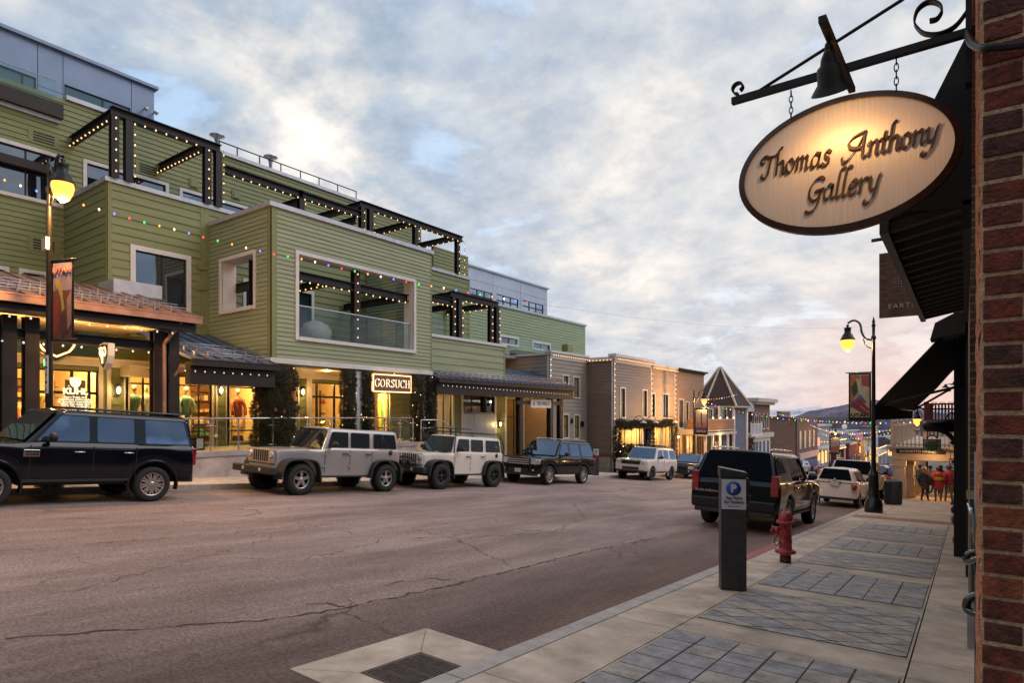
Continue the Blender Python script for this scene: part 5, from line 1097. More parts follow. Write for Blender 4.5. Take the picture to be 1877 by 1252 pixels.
# --- turret house
T6 = bld('turret_house', 'blue grey house with a tall pointed turret roof and timber porch balcony', X3, 57); y60, y61 = y5e+.3, yX(1353, X3+.6)
cx6, cy6 = X3-.2, (y60+y61)/2; cx6 = PX(1320, 700, X3+.2).x; cy6 = yX(1320, X3+.2)
za = PX(1320, 674, X3+.2).z; ze = PX(1320, 744.5, X3+.2).z; r6 = 2.25; gz6 = zsl(57)-.6; n8 = 6
def ringp(r, z, k, off=R(-12.4)): a = 2*math.pi*(k+.5)/n8+off; return (cx6+r*math.cos(a), cy6+r*math.sin(a), z)
b = MB(); prf = [(r6+.45, ze-.1), (r6*.80, ze+(za-ze)*.33), (r6*.36, ze+(za-ze)*.70), (.12, za-.08), (.01, za)]
for (ra, z0), (rb2, z1) in zip(prf, prf[1:]):
    for k in range(n8): b.quad(ringp(ra, z0, k), ringp(ra, z0, k+1), ringp(rb2, z1, k+1), ringp(rb2, z1, k))
b.build('turret_roof', mat('brown_shingle', (.045, .030, .028), .85, nz=.45, ns=5, bump=.4, bs=12, streak=(1, 1, 5)), T6)
b = MB()
for k in range(n8):
    pts = [Vector(ringp(r+.03, z+.02, k)) for r, z in prf]; b.tube(pts, .10, 5, smooth=False)
for k in range(n8): b.tube([ringp(r6+.45, ze-.12, k), ringp(r6+.45, ze-.12, k+1)], .08, 5, smooth=False)
b.build('roof_trim', M['cream'], T6)
b = MB()
for k in range(n8): P = [ringp(r6, gz6, k), ringp(r6, gz6, k+1), ringp(r6, ze-.1, k+1), ringp(r6, ze-.1, k)]; b.quad(*P)
b.build('turret_wall', SLB, T6)
b = MB(); F6 = Fr('X', X3+2.0)
for k in range(n8): 
    for zc in (ze-.45, -1.6): b.prism([ringp(r6+.01, zc-.22, k), ringp(r6+.01, zc-.22, k+1), ringp(r6+.01, zc+.22, k+1), ringp(r6+.01, zc+.22, k)], (0, 0, .0)) if False else None
    b.tube([ringp(r6+.04, gz6, k), ringp(r6+.04, ze-.15, k)], .13, 6)
b.build('corner_board', M['white'], T6)
zbt, zbb = PX(1320, 770, X3+2.1).z, PX(1320, 788, X3+2.1).z
b = MB(); ya, yb = yX(1294, X3+2.1), yX(1346, X3+2.1); b.fbox(F6, ya, yb, .0, .06, zbb, zbt)
m = int((yb-ya)/.18)
for i in range(m): y = ya+(yb-ya)*i/m; b.fbox(F6, y+.01, y+.15, .062, .085, zbb, zbt)
b.box(X3+.6, X3+2.0, ya, ya+.06, zbb, zbt); b.box(X3+.6, X3+2.0, yb-.06, yb, zbb, zbt)
b.build('balcony_panel', mat('cedar', (.34, .17, .08), .55, nz=.25, ns=3, streak=(1, 1, 6)), T6)
b = MB(); b.fbox(F6, ya-.1, yb+.3, -1.6, .14, zbb-.1, zbb-.003); b.fbox(F6, ya-.2, yb+.4, -1.6, .2, zbb-.42, zbb-.18); b.fbox(F6, ya-.05, yb+.05, -.05, .12, zbt, zbt+.07); b.build('balcony_trim', M['cream'], T6)
b = MB()
for px in (1295, 1308, 1322, 1336, 1346): y = yX(px, X3+2.0); b.fbox(F6, y-.09, y+.09, -.16, 0, gz6, zbb-.43)
for px in (1295, 1320, 1346): y = yX(px, X3+2.0); b.fbox(F6, y-.10, y+.10, -.16, -.001, zbt+.07, ze-.1)
b.build('porch_post', M['white'], T6)
for px in (1302, 1328):
    y = yX(px, X3+1.6); window(T6, Fr('X', X3+1.55), y-.7, y+.7, zbt-.4, ze-.35, rows=(.5,), trim=.06, pane=M['winD'])
for px, c_ in ((1300, 0), (1314, 1), (1329, 1), (1341, 1)):
    y = yX(px, X3+.8); b = MB(); b.fbox(Fr('X', X3+1.5), y-.62, y+.62, 0, .05, gz6, zbb-1.0); b.build('porch_panel', [mat('orange_wall', (.42, .24, .09), .6, nz=.1), DOORB][c_], T6)
b = MB(); b.box(X3-6, X3+1.45, y5e+.1, y61+.3, gz6, zbb-.3); b.box(X3-6, X3+.6, y5e+.15, y61-.2, zbb-.3, ze-.2); b.build('house_wall', SLB, T6)
b = MB(); b.prism([(X3+.8, y61-1.0, ze-.2), (X3+.8, y61+2.0, ze-.2), (X3-4, y61+2.0, ze+1.0), (X3-4, y61-1.0, ze+1.0)], (0, 0, .15)); b.build('side_roof', M['coping'], T6)
b = MB()
for k in range(5): y = ya+(yb-ya)*k/4; b.lathe((X3+2.05, y, zbt+.16), [(.001, -.08), (.09, 0), (.001, .1)], 8)
b.build('balcony_bulb', emis('peach_globe', (1, .55, .3), 2.5), T6)
light('porch_light', (X3+2.6, yX(1315, X3+2), zbb-.8), 90, (1, .6, .28), .06, T6)
# --- brick building with arched windows
X7 = -18; T7 = bld('arched_brick_building', 'narrow red brick building with tall arched windows and white cornice', X7, 70); F7 = Fr('X', X7); y70, y71 = yX(1379, X7), yX(1411, X7); gz7 = zsl(74)-.4; t7 = zX(1379, 741, X7); zm7 = zX(1379, 795, X7)
b = MB(); b.box(X7-7, X7, y70, y71, zm7, t7); b.box(X7-7, X7-.02, y70, y71, gz7, zm7-.5); b.build('wall', BRK, T7)
b = MB(); b.fbox(F7, y70-.3, y71+.3, -.6, .5, t7+.001, t7+.25); b.fbox(F7, y70-.5, y71+.5, -.8, .75, t7+.252, t7+.65); b.fbox(F7, y70-.2, y71+.5, -.5, .35, zm7-.5, zm7-.002); b.build('cornice', M['cream'], T7)
for px in (1383, 1390, 1398, 1405):
    y = yX(px, X7); w = .42; z0, z1 = zm7+.5, t7-1.6; b = MB(); b.fbox(F7, y-w, y-w+.09, .01, .1, z0, z1); b.fbox(F7, y+w-.09, y+w, .01, .1, z0, z1); b.fbox(F7, y-w-.1, y+w+.1, .01, .14, z0-.14, z0)
    P = [Vector(F7.p(y+w*math.cos(a), .1, z1+w*math.sin(a)*1.5)) for a in [math.pi*k/8 for k in range(9)]]; b.tube(P, .07, 5, smooth=False)
    wo_ = b.build('window_frame', M['cream'], T7); b = MB(); b.fbox(F7, y-w+.09, y+w-.09, .01, .04, z0, z1+.3); b.build('pane', M['winD'], wo_)
b = MB(); b.fbox(F7, y70+.2, y71-.2, .0, .1, gz7, zm7-.52); b.build('shopfront', M['white'], T7)
for px in (1381, 1386, 1392, 1399, 1406): y = yX(px, X7); b = MB(); b.fbox(F7, y-.45, y+.35, .11, .14, gz7+1.0, zm7-.9); b.build('shop_window', M['winD'], T7)
# link building with white balcony
T8 = bld('balcony_house', 'dark fronted house with a small white balcony between turret and arched brick', X7-.6, 64); y80, y81 = y61+.6, y70-.05; F8 = Fr('X', X7-.6)
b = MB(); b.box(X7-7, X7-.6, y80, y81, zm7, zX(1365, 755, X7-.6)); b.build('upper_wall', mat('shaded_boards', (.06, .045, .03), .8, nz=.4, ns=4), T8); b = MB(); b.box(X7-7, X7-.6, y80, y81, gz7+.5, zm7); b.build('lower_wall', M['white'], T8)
b = MB(); b.box(X7-6, X7+.2, y80-.5, y81, zX(1365, 755, X7-.6)+.002, zX(1365, 738, X7-.6)); b.build('parapet', M['panel2'], T8)
zc8 = zX(1356, 798, X7+1.0); b = MB(); b.fbox(F8, y80+.3, y81-.2, 0, 1.7, zc8-.25, zc8); b.fbox(F8, y80+.3, y81-.2, 1.6, 1.68, zc8+.95, zc8+1.03)
n = 22
for i in range(n+1): y = y80+.35+(y81-y80-.6)*i/n; w = .1 if i % 7 == 0 else .04; b.fbox(F8, y-w, y+w, 1.6, 1.67, zc8, zc8+.95 if w < .1 else zc8+1.2)
b.build('balcony', M['white'], T8)
# shop signs on posts below it
def blade(name, label, px0, px1, py0, py1, Y, shape='rect', cols=(M['white'], M['black']), s='', parent_group='small blade signs down the left side'):
    F = Fr('Y', Y); x0, x1 = xY(px0, Y), xY(px1, Y); z1, z0 = zY(px0, py0, Y), zY(px0, py1, Y); cx_, cz = (x0+x1)/2, (z0+z1)/2
    t = empty(name, (cx_, Y, cz), label, 'sign', parent_group)
    def slab(k, v0, v1, m, nm):
        b = MB(); w, h = (x1-x0)/2*k, (z1-z0)/2*k
        if shape == 'oval': P = [(cx_+w*math.cos(a), cz+h*math.sin(a)) for a in [2*math.pi*i/24 for i in range(24)]]
        else: P = [(cx_-w, cz-h), (cx_+w, cz-h), (cx_+w, cz+h), (cx_-w, cz+h)]
        b.prism([Vector(F.p(x, v0, z)) for x, z in P], Vector((0, -(v1-v0), 0))); b.build(nm, m, t)
    slab(1.0, -.08, 0, cols[1], 'board'); slab(.88, .002, .012, cols[0], 'face')
    if s:
        for i, l_ in enumerate(s.split('|')): text(l_, (z1-z0)*.26, F, cx_, cz+(z1-z0)*(.14 if '|' in s else 0)*(1-2*i), .014, cols[1], t, sx=.8)
    b = MB(); b.tube([(x0-.1, Y+.04, z1+.12), (x1+.4, Y+.04, z1+.12)], .03, 5); b.tube([(cx_, Y+.04, z1), (cx_, Y+.04, z1+.12)], .02, 5); b.build('bracket', M['black'], t); return t
blade('blade_sign', 'white rounded sign below the small white balcony', 1347, 1361, 810, 821, 62, s='OPEN|DAILY' if False else '')
blade('blade_sign', 'dark red oval sign with a pale rim below the white balcony', 1364, 1380, 814, 824, 66, 'oval', (mat('maroon', (.12, .02, .02), .5), M['cream']))
blade('blade_sign', 'low oval sign over the blue door beside the big brick wall', 1400, 1415, 816, 823, 76, 'oval', (M['cream'], M['dwood']))
# --- broad brick side wall and its front
Y9 = 87.5; x90, x91 = xY(1406, Y9), xY(1458, Y9); T9 = bld('brick_building', 'broad old brick side wall of a two storey building down the street', x91, 90); gz9 = zsl(90)-1; t9 = zY(1420, 768, Y9)
b = MB(); b.box(x90-6, x91, Y9, Y9+14, gz9, t9); b.build('wall', [BRKS], T9)
b = MB(); b.box(x90-6, x91+.15, Y9-.12, Y9+14, t9, t9+.3); b.build('parapet', M['dkcop'], T9); b = MB(); b.box(x90+1, x91-3, Y9+3, Y9+9, t9+.3, t9+1.0); b.build('roof_hut', M['wood'], T9)
F9 = Fr('X', x91); b = MB(); b.fbox(F9, Y9+.02, Y9+13.9, .0, .2, gz9, t9+.29); b.build('front_wall', mat('front_brown', (.10, .05, .045), .7, nz=.2), T9)
for i in range(4): y = Y9+1.6+i*3; b = MB(); b.fbox(F9, y-.5, y+.5, .21, .3, t9-4.0, t9-1.6); b.build('window', M['cream'], T9)
b = MB(); b.fbox(F9, Y9+.5, Y9+13, .2, .5, t9-5.4, t9-4.6); b.build('sign_band', mat('pink_band', (.5, .35, .33), .6), T9)
# --- far end of the street: small gabled shops with lights, both sides
FARC = [(.30, .28, .27), (.25, .05, .04), (.34, .30, .22), (.18, .20, .24), (.40, .36, .32), (.28, .16, .10), (.20, .22, .18)]
rndf = random.Random(5)
FS_ = emis('far_window', (1, .56, .18), 1.0, (.5, .35, .15)); FW_ = emis('far_white', (1, .85, .65), 1.4)
def farhouse(i, px0, px1, pyt, Y, dep, label, front=True, balc=False, gable=False, c=None, lit=True):
    x0, x1 = xY(px0, Y), xY(px1, Y); zt = zY(px0, pyt, Y); z0 = zr(-16, min(Y, 158))-1.0; t = empty('far_shop', ((x0+x1)/2, Y, z0), label, 'building', 'small buildings at the far end of the street')
    cc = c or FARC[i % 7]; m = mat('far_wall_%d' % i, cc, .8, nz=.15, ns=.8)
    b = MB(); b.box(x0, x1, Y, Y+dep, z0, zt); b.build('wall', m, t)
    F = Fr('Y', Y); Fx = Fr('X', x1)
    b = MB()
    if gable: b.prism([(x0-.4, Y-.4, zt), (x1+.4, Y-.4, zt), ((x0+x1)/2, Y-.4, zt+(x1-x0)*.3)], (0, dep+.6, 0))
    else: b.box(x0-.15, x1+.25, Y-.25, Y+dep, zt, zt+.35)
    b.build('roof', M['dkcop'] if i % 2 else M['coping'], t)
    n = max(1, int((x1-x0)/2.2))
    for k in range(n):
        u = x0+(x1-x0)*(k+.5)/n
        for z, h in ((zt-2.0, 1.3), (zt-5.0, 1.8)):
            if z-.5 > z0: b = MB(); b.fbox(F, u-.5, u+.5, .02, .08, z-h/2, z+h/2); b.build('window', (FS_ if (rndf.random() < .55 and lit) else M['winD']), t)
    m2 = max(2, int(dep/3.2))
    for k in range(m2):
        u = Y+dep*(k+.5)/m2; b = MB(); b.fbox(Fx, u-.9, u+.9, .02, .08, z0+1.6, z0+3.6); b.build('shop_window', FS_ if lit else M['winD'], t)
    if balc:
        zb_ = z0+4.3; b = MB(); b.box(x1, x1+2.4, Y, Y+dep, zb_, zb_+.25); b.box(x1, x1+2.4, Y-.05, Y+.0, zb_+.25, zb_+1.2) if False else None
        for k in range(12): yy = Y+dep*k/11; b.box(x1+2.3, x1+2.38, yy-.05, yy+.05, zb_+.25, zb_+1.2)
        for k in range(8): xx = x1+2.3*k/7; b.box(xx, xx+.1, Y, Y+.08, zb_+.25, zb_+1.2)
        b.box(x1, x1+2.45, Y-.03, Y+.1, zb_+1.2, zb_+1.3); b.box(x1+2.28, x1+2.45, Y, Y+dep, zb_+1.2, zb_+1.3); b.build('balcony', M['white'], t)
        strand('warm lights on the %s' % label[:60], [(x1+.1, Y-.1, zb_+1.35), (x1+2.5, Y-.1, zb_+1.35), (x1+2.5, Y+dep, zb_+1.35)], step=.45, r=.07, group='light strings on the far balconies', cat='string lights')
        strand('warm lights under the %s' % label[:58], [(x1+.1, Y-.1, zb_-.1), (x1+2.5, Y-.1, zb_-.1), (x1+2.5, Y+dep, zb_-.1)], step=.5, r=.07, group='light strings on the far balconies', cat='string lights')
        for k in range(3): b = MB(); b.box(x1+2.2, x1+2.4, Y+dep*k/2*.98, Y+dep*k/2*.98+.2, z0, zb_); b.build('porch_post', M['white'], t)
    return t
farhouse(0, 1462, 1490, 783, 108, 16, 'far shop with a white balcony hung with lights beyond the brick wall', balc=True)
farhouse(1, 1517, 1556, 815, 128, 16, 'far dark red building beyond the white lit balcony', c=(.16, .02, .02), lit=False)
farhouse(2, 1505, 1540, 795, 139, 12, 'far grey flat roofed building above the dark red one', c=(.22, .22, .23))
farhouse(3, 1560, 1585, 806, 142, 15, 'far pale building with lit balcony left of the right lamp post', balc=True, c=(.42, .36, .28))
farhouse(4, 1490, 1520, 793, 150, 12, 'far tan block in the centre of the far street', c=(.36, .33, .30))
farhouse(5, 1575, 1600, 785, 156, 10, 'tall pale far building behind the lit balcony', c=(.40, .40, .43))
farhouse(6, 1530, 1580, 800, 176, 14, 'low far building with a wide pale roof', c=(.30, .30, .32), lit=False)
for i, (px, py, Y, w) in enumerate(((1475, 790, 190, 16), (1510, 787, 205, 22), (1560, 789, 215, 26), (1612, 790, 200, 20), (1640, 800, 185, 14), (1600, 801, 172, 12))):
    x = xY(px, Y); z = zY(px, py, Y); t = empty('far_house', (x, Y, z-6), '%s gabled house on the far hillside behind the shops' % ['first', 'second', 'third', 'fourth', 'fifth', 'sixth'][i], 'house', 'gabled houses behind the far shops')
    b = MB(); b.box(x-w/2, x+w/2, Y, Y+10, z-9, z-2); b.build('wall', mat('far_wall_%d' % (i % 7), FARC[i % 7], .8), t)
    b = MB(); b.prism([(x-w/2-.5, Y-.5, z-2), (x+w/2+.5, Y-.5, z-2), (x+w*.2, Y-.5, z), (x-w*.2, Y-.5, z)], (0, 11, 0)); b.build('roof', [M['coping'], M['dkcop']][i % 2], t)
    for k in range(3): b = MB(); b.box(x-w*.3+k*w*.28, x-w*.3+k*w*.28+1.2, Y-.06, Y-.01, z-4.4, z-3.0); b.build('window', FS_, t)
# ---------------------------------------------------------------- right-hand side
def rblock(name, label, cat='building'): return empty(name, (1, 3, zsr(3)), label, cat)
BRN1 = brickmat('old_red_brick_shaded', (.085, .022, .012), (.045, .016, .010), (.165, .105, .065), w=.215, h=.0735, mort=.0125, bump=1.0, dirt=.5, axis='Y')  # dark copy: shade of the camera-facing side put into the brick colour
BRN1x = brickmat('old_red_brick_side', (.30, .10, .06), (.22, .08, .05), (.42, .25, .17), w=.215, h=.0735, mort=.0125, bump=1.0, dirt=.4, axis='X')  # lighter copy of the same brick for the side towards the street
YB = brickmat('yellow_brick', (.16, .085, .055), (.11, .06, .04), (.26, .21, .12), w=.215, h=.0735, mort=.012, bump=.7, dirt=.5, axis='Y')
NB = rblock('near_brick_building', 'old dark red brick wall with rough pale mortar at the right photo edge')
PW, PY_ = .043, 2.50
b = MB(); rn = random.Random(11); z = -1.9
# near pier laid brick by brick so that its broken arris shows against the street
k = 0; H_ = .0735
while z < 3.4:
    off = 0 if k % 2 else -.105; x = PW+off; first = True
    while x < 1.6:
        L_ = .205 if k % 2 else (.205 if not first else .205); x0 = max(x, PW)+rn.uniform(0, .003); x1 = x+L_
        j = rn.uniform(-.003, .004); y_ = PY_-.008-j
        mi = 0 if rn.random() < .6 else (1 if rn.random() < .6 else 2)
        if x1-x0 > .02: b.box(x0+(.004 if x0 > PW+.01 else rn.uniform(-.002, .004)), x1, y_, PY_+.15, z+.006+rn.uniform(0, .002), z+H_-.0065-rn.uniform(0, .002), mi)
        x += L_+.0115; first = False
    z += H_; k += 1
br_ = b.build('bricks', [mat('brick_dark_red', (.125, .024, .011), .85, nz=.55, ns=22, bump=1.0, bs=60), mat('brick_umber', (.075, .024, .015), .85, nz=.6, ns=18, bump=1.0, bs=70), mat('brick_rust', (.20, .050, .018), .85, nz=.5, ns=16, bump=1.0, bs=60)], NB, bevel=.003)  # front bricks toned dark, the shade on this face put into their colours
b = MB(); n = 150; rows_ = 14
for i in range(n+1):
    z = -1.9+5.3*i/n; j = rn.uniform(-.0035, .0035)
    b.v += [(PW-.006+j, PY_+.004, z), (PW+.006, PY_-.0015+rn.uniform(-.002, .002), z), (1.7, PY_-.001, z)]
for i in range(n): b.f += [(i*3, i*3+1, i*3+4, i*3+3), (i*3+1, i*3+2, i*3+5, i*3+4)]; b.m += [0, 0]; b.sm += [False, False]
b.build('mortar', mat('lime_mortar', (.52, .33, .20), .95, nz=.35, ns=30, bump=1.0, bs=120), NB)
b = MB(); n = 170
for i in range(n+1):
    z = -1.9+5.3*i/n; j = rn.uniform(-.004, .004)
    b.v += [(PW-.006+j, PY_+.004, z), (PW-.012+j, PY_+.10+rn.uniform(-.01, .01), z), (PW-.012+j*.6, PY_+.38, z)]
for i in range(n): b.f += [(i*3, i*3+1, i*3+4, i*3+3), (i*3+1, i*3+2, i*3+5, i*3+4)]; b.m += [0, 0]; b.sm += [False, False]
b.build('side_wall', mat('pier_side_brick', (.42, .16, .085), .9, nz=.45, ns=14, bump=1.0, bs=50, streak=(1, 1, 2.2)), NB)
b = MB(); b.box(PW+.02, 9, PY_+.155, PY_+.42, -2.2, 3.4); b.box(PW-.002, 9, PY_-.1+.105, PY_+.6, 3.4, 4.6); b.build('wall_core', BRN1, NB)
# the wall beyond the doorway and up the street
b = MB(); b.box(.03, 9, 6.8, 11.2, zsr(7)-.3, 4.6); b.build('far_pier', YB, NB); b = MB(); b.box(.012, .5, 6.78, 7.1, zsr(7)-.3, zsr(7)+.42); b.build('stone_plinth', M['conc'], NB)
b = MB(); b.box(1.2, 9, PY_+.6, 6.8, -2.5, 4.6); b.build('doorway_wall', M['dwood'], NB); b = MB(); b.box(.03, 9, PY_+.42, 6.8, 2.2, 4.6); b.build('upper_wall', BRN1x, NB)
b = MB(); b.box(.07, 1.2, PY_+.42, 6.8, -2.4, zsr(6.8)+.12); b.build('door_step', SW, NB)
DB = empty('dark_front_building', (.5, 20, zsr(20)), 'dark painted building front beyond the awnings on the right', 'building')
b = MB(); b.box(.0, 9, 11.2, 33, zsr(30)-1, 3.6); b.build('wall', mat('near_black_paint', (.012, .010, .012), .6, nz=.3), DB); b = MB(); b.fbox(Fr('x', .0), 28.0, 32.9, 0, .03, zsr(33)-.5, -1.2); b.build('warm_wall', mat('warm_cream_wall', (.5, .36, .22), .7, nz=.1), DB)
# handrails at the doorway
hr = empty('handrail', (-.02, 5.4, zsr(5)), 'dark green pipe handrail by the doorway between the brick piers', 'handrail'); GRM = mat('dark_green_enamel', (.012, .022, .016), .2, .2, nz=.2, coat=1.0)
for (yy, za, zb_) in ((4.55, -.83, -1.62), ):
    pass
pa_, pb_ = PX(1784, 930, .06), PX(1784, 1013, .05)
y_ = 5.3
def at_(px, py, Y): p = PY(px, py, Y); return (p.x, Y, p.z)
b = MB(); b.tube([at_(1779, 926, 5.6), at_(1786, 946, 5.35), at_(1786, 1090, 5.3)], .024, 8); b.build('post', GRM, hr)
b = MB(); b.tube(smoothpts([at_(1808, 1006, 4.4), at_(1792, 1012, 4.4), at_(1774, 1017, 4.4), at_(1772, 1030, 4.4), at_(1790, 1026, 4.3), at_(1812, 1022, 4.2)], 5), .017, 8); b.build('upper_rail', GRM, hr)
b = MB(); b.tube(smoothpts([at_(1815, 1089, 4.2), at_(1790, 1093, 4.2), at_(1774, 1101, 4.2), at_(1773, 1118, 4.2), at_(1790, 1126, 4.15), at_(1815, 1130, 4.1)], 5), .022, 8); b.build('lower_rail', GRM, hr)
b = MB(); p = at_(1793, 1100, 4.4); b.tube([(p[0]+.01, 4.4, -.2), (p[0]+.01, 4.4, zsr(4.4))], .03, 8); b.build('post', GRM, hr)
# first lean-to awning (near, above)
AW = mat('black_awning', (.018, .014, .015), .75, nz=.4, ns=6); AWE = mat('awning_fascia', (.030, .036, .030), .5, nz=.3)
aw = empty('timber_awning', (0, 4.8, 1.2), 'dark timber lean-to awning with slatted underside behind the oval sign', 'awning')
A0, A1 = 3.2, 6.4; xo, zo, xw, zw = -.29, .90, .02, 1.55
b = MB(); b.prism([(xo, A0, zo), (xw, A0, zw), (xw, A0, zw+.07), (xo, A0, zo+.07)], (0, A1-A0, 0)); b.build('roof', AW, aw)
b = MB(); b.box(xo-.02, xo+.015, A0, A1, zo-.09, zo+.06); b.build('fascia', AWE, aw)
n = 17
for i in range(n): y = A0+.06+(A1-A0-.1)*i/(n-1); b = MB(); b.prism([(xo+.016, y, zo-.07), (xw, y, zo-.01), (xw, y, zo+.03), (xo+.016, y, zo-.03)], (0, .045, 0)); b.build('slat', mat('slat_wood', (.045, .035, .028), .7, nz=.3), aw)
b = MB(); b.prism([(xo, A0, zo), (xw, A0, zo-.02), (xw, A0, zw)], (0, .02, 0)); b.build('end_panel', AW, aw)
b = MB(); b.prism([(xo+.02, A0+.03, zo+.0), (xw, A0+.03, zo+.0), (xw, A0+.03, zo+.05), (xo+.02, A0+.03, zo+.05)], (0, A1-A0-.05, 0)); b.prism([(xw-.03, A0, zo-.12), (xw, A0, zo-.12), (xw, A0, zo), (xw-.03, A0, zo)], (0, A1-A0, 0)); b.build('underside', AW, aw)
# wooden sign with a dotted disc
Ye = 8.0; Fe = Fr('Y', Ye); x0, x1 = xY(1611.5, Ye), .0; z1, z0 = zY(1612, 465, Ye), zY(1612, 583, Ye)
es = empty('wooden_sign', (-.4, Ye, z1), 'brown wooden square sign with a dotted silver disc reading EARTH', 'sign')
b = MB(); b.fbox(Fe, x0, x1, -.04, 0, z0, z1); b.build('board', mat('stained_plank', (.14, .070, .042), .6, nz=.65, ns=7, streak=(1, 1, 7), bump=.2), es)
SV = mat('silver_disc', (.42, .40, .42), .3, .6); b = MB(); cx_, cz = x0+(.78*.47), (z0+z1)/2+.09; Rr = .25
for i in range(-11, 12):
    for j in range(-11, 12):
        px_, pz_ = i*.026, j*.030; d_ = math.hypot(px_+.0, pz_); 
        if d_ < Rr and cx_+px_ < x1-.02: r_ = .0035+.0105*max(0, min(1, 1-(d_/Rr)**2+ (px_)*.8)); b.lathe((cx_+px_, Ye-.004, cz+pz_), [(.0005, -.002), (r_, -.002), (r_, .004)], 8, axis='Y')
b.build('dotted_disc', SV, es)
text('EARTHBOUND', .072, Fe, x0+.085, z0+.115, .002, mat('pale_letter', (.55, .54, .55), .5), es, align='LEFT', sx=1.05, sp=1.25); 
for o in list(es.children):
    if o.name.startswith('lettering'):
        bm = bmesh.new(); bm.from_mesh(o.data); lim = x0+.085+.50-(-.4); bmesh.ops.delete(bm, geom=[v for v in bm.verts if v.co.x > lim], context='VERTS'); bm.to_mesh(o.data); bm.free()
b = MB(); zt = zY(1600, 440, Ye); b.tube([(xY(1597, Ye), Ye+.02, zt), (.02, Ye+.02, zt+.02)], .02, 6); b.tube([(x0+.12, Ye+.02, z1), (x0+.12, Ye+.02, zt)], .008, 5); b.build('bracket', M['black'], es)
# second awning: dark canvas, sloping
B0, B1, xo, zo = 11.0, 19.4, -1.13, .16
ca = empty('canvas_awning', (0, 15, .6), 'black canvas awning sloping down over the pavement on the right', 'awning')
zw = 1.45; n = 12; b = MB()
prof = [(0.0, zw), (-.12, zw-.07), (-.62, .72), (xo+.02, zo+.02), (xo, zo)]
for (xa, za_), (xb, zb_) in zip(prof, prof[1:]):
    for i in range(n): ya, yb = B0+(B1-B0)*i/n, B0+(B1-B0)*(i+1)/n; b.quad((xa, ya, za_), (xb, ya, zb_), (xb, yb, zb_), (xa, yb, za_))
b.quad((0, B0, zw), (xo, B0, zo), (-.02, B0, .95), (0, B0, .95)) if False else None
ob = b.build('canvas', AW, ca); sm_ = ob.modifiers.new('s', 'SOLIDIFY'); sm_.thickness = .02
b = MB()
for i in range(16):
    ya, yb = B0+(B1-B0)*i/16, B0+(B1-B0)*(i+1)/16; b.prism([(xo, ya, zo), (xo, yb, zo), (xo-.01, yb, zo-.2), (xo-.01, (ya+yb)/2, zo-.23), (xo-.01, ya, zo-.2)], (.015, 0, 0))
b.build('valance', AW, ca)
b = MB(); b.tube([(xo+.03, B0+.03, zo-.0), (-.0, B0+.03, .45)], .02, 5); b.tube([(xo+.03, B1-.03, zo), (0, B1-.03, .9)], .03, 5); b.tube([(xo+.02, B0, zo), (xo+.02, B1, zo)], .025, 5); b.tube([(-.1, B0, zw-.1), (-.1, B1, zw-.1)], .03, 5)
for i in range(5): y = B0+(B1-B0)*i/4; b.tube([(xo+.02, y, zo), (-.12, y, zw-.1)], .02, 5)
b.build('frame', M['black'], ca)
b = MB(); b.prism([(-.42, B0-.05, 1.12), (-.36, B0-.05, 1.36), (-.1, B0-.05, 1.50), (.0, B0-.05, 1.50), (.0, B0-.05, 1.2)], (0, .5, 0)); b.build('roller_box', AW, ca)
# dark pilaster of the black shopfront and awning scroll
b = MB(); b.box(-.17, .0, 13.6, 14.0, zsr(14)-.1, 3.0); b.build('pilaster', mat('black_gloss', (.008, .006, .008), .35), DB)
# awning bracket with hanging sign
Yb = 19.8; hb = empty('bracket_sign', (-.6, Yb, -.6), 'pale rectangular sign with a green oval emblem under a black curved bracket', 'sign')
def q(px, py): p = PY(px, py, Yb); return (p.x, Yb, p.z)
b = MB(); b.tube([q(1692, 783), q(1700, 781), q(1758, 781)], [.10, .16, .17], 8); b.tube(smoothpts([q(1722, 789), q(1738, 796), q(1750, 810), q(1757, 822)], 5), .055, 6); b.tube(smoothpts([q(1754, 792), q(1750, 805), q(1743, 814)], 4), .05, 6); b.tube(smoothpts([q(1733, 777), q(1734, 765), q(1743, 757), q(1752, 762), q(1755, 777)], 5), .02, 6); b.tube([q(1730, 776), q(1736, 776)], .05, 6); b.build('bracket', M['black'], hb)
Fq = Fr('Y', Yb); p0, p1 = q(1692, 805), q(1725, 827); b = MB(); b.fbox(Fq, p0[0], p1[0], -.04, 0, p1[2], p0[2]); b.build('board', M['dwood'], hb); b = MB(); b.fbox(Fq, p0[0]+.02, p1[0]-.02, .001, .008, p1[2]+.02, p0[2]-.02); b.build('face', mat('pale_lilac', (.46, .38, .37), .6), hb)
cxx, czz = (p0[0]+p1[0])/2, (p0[2]+p1[2])/2; b = MB(); P = [Vector(Fq.p(cxx+.16*math.cos(a), .010, czz-.02+.12*math.sin(a))) for a in [2*math.pi*i/20 for i in range(20)]]; b.prism(P, (0, -.006, 0)); b.build('emblem', mat('green_emblem', (.03, .16, .06), .5), hb)
b = MB(); P = [Vector(Fq.p(*v)) for v in ((cxx-.2, .018, czz-.02), (cxx+.12, .018, czz+.13), (cxx+.22, .018, czz+.13), (cxx+.05, .018, czz-.0))]; b.prism(P, (0, -.004, 0)); b.build('flourish', mat('brown_flourish', (.22, .12, .05), .6), hb)
b = MB(); b.tube([q(1700, 805), q(1700, 789)], .012, 5); b.tube([q(1718, 805), q(1718, 789)], .012, 5); b.tube(smoothpts([q(1698, 803), q(1708, 798), q(1720, 803)], 4), .02, 5); b.build('hanger', M['black'], hb)
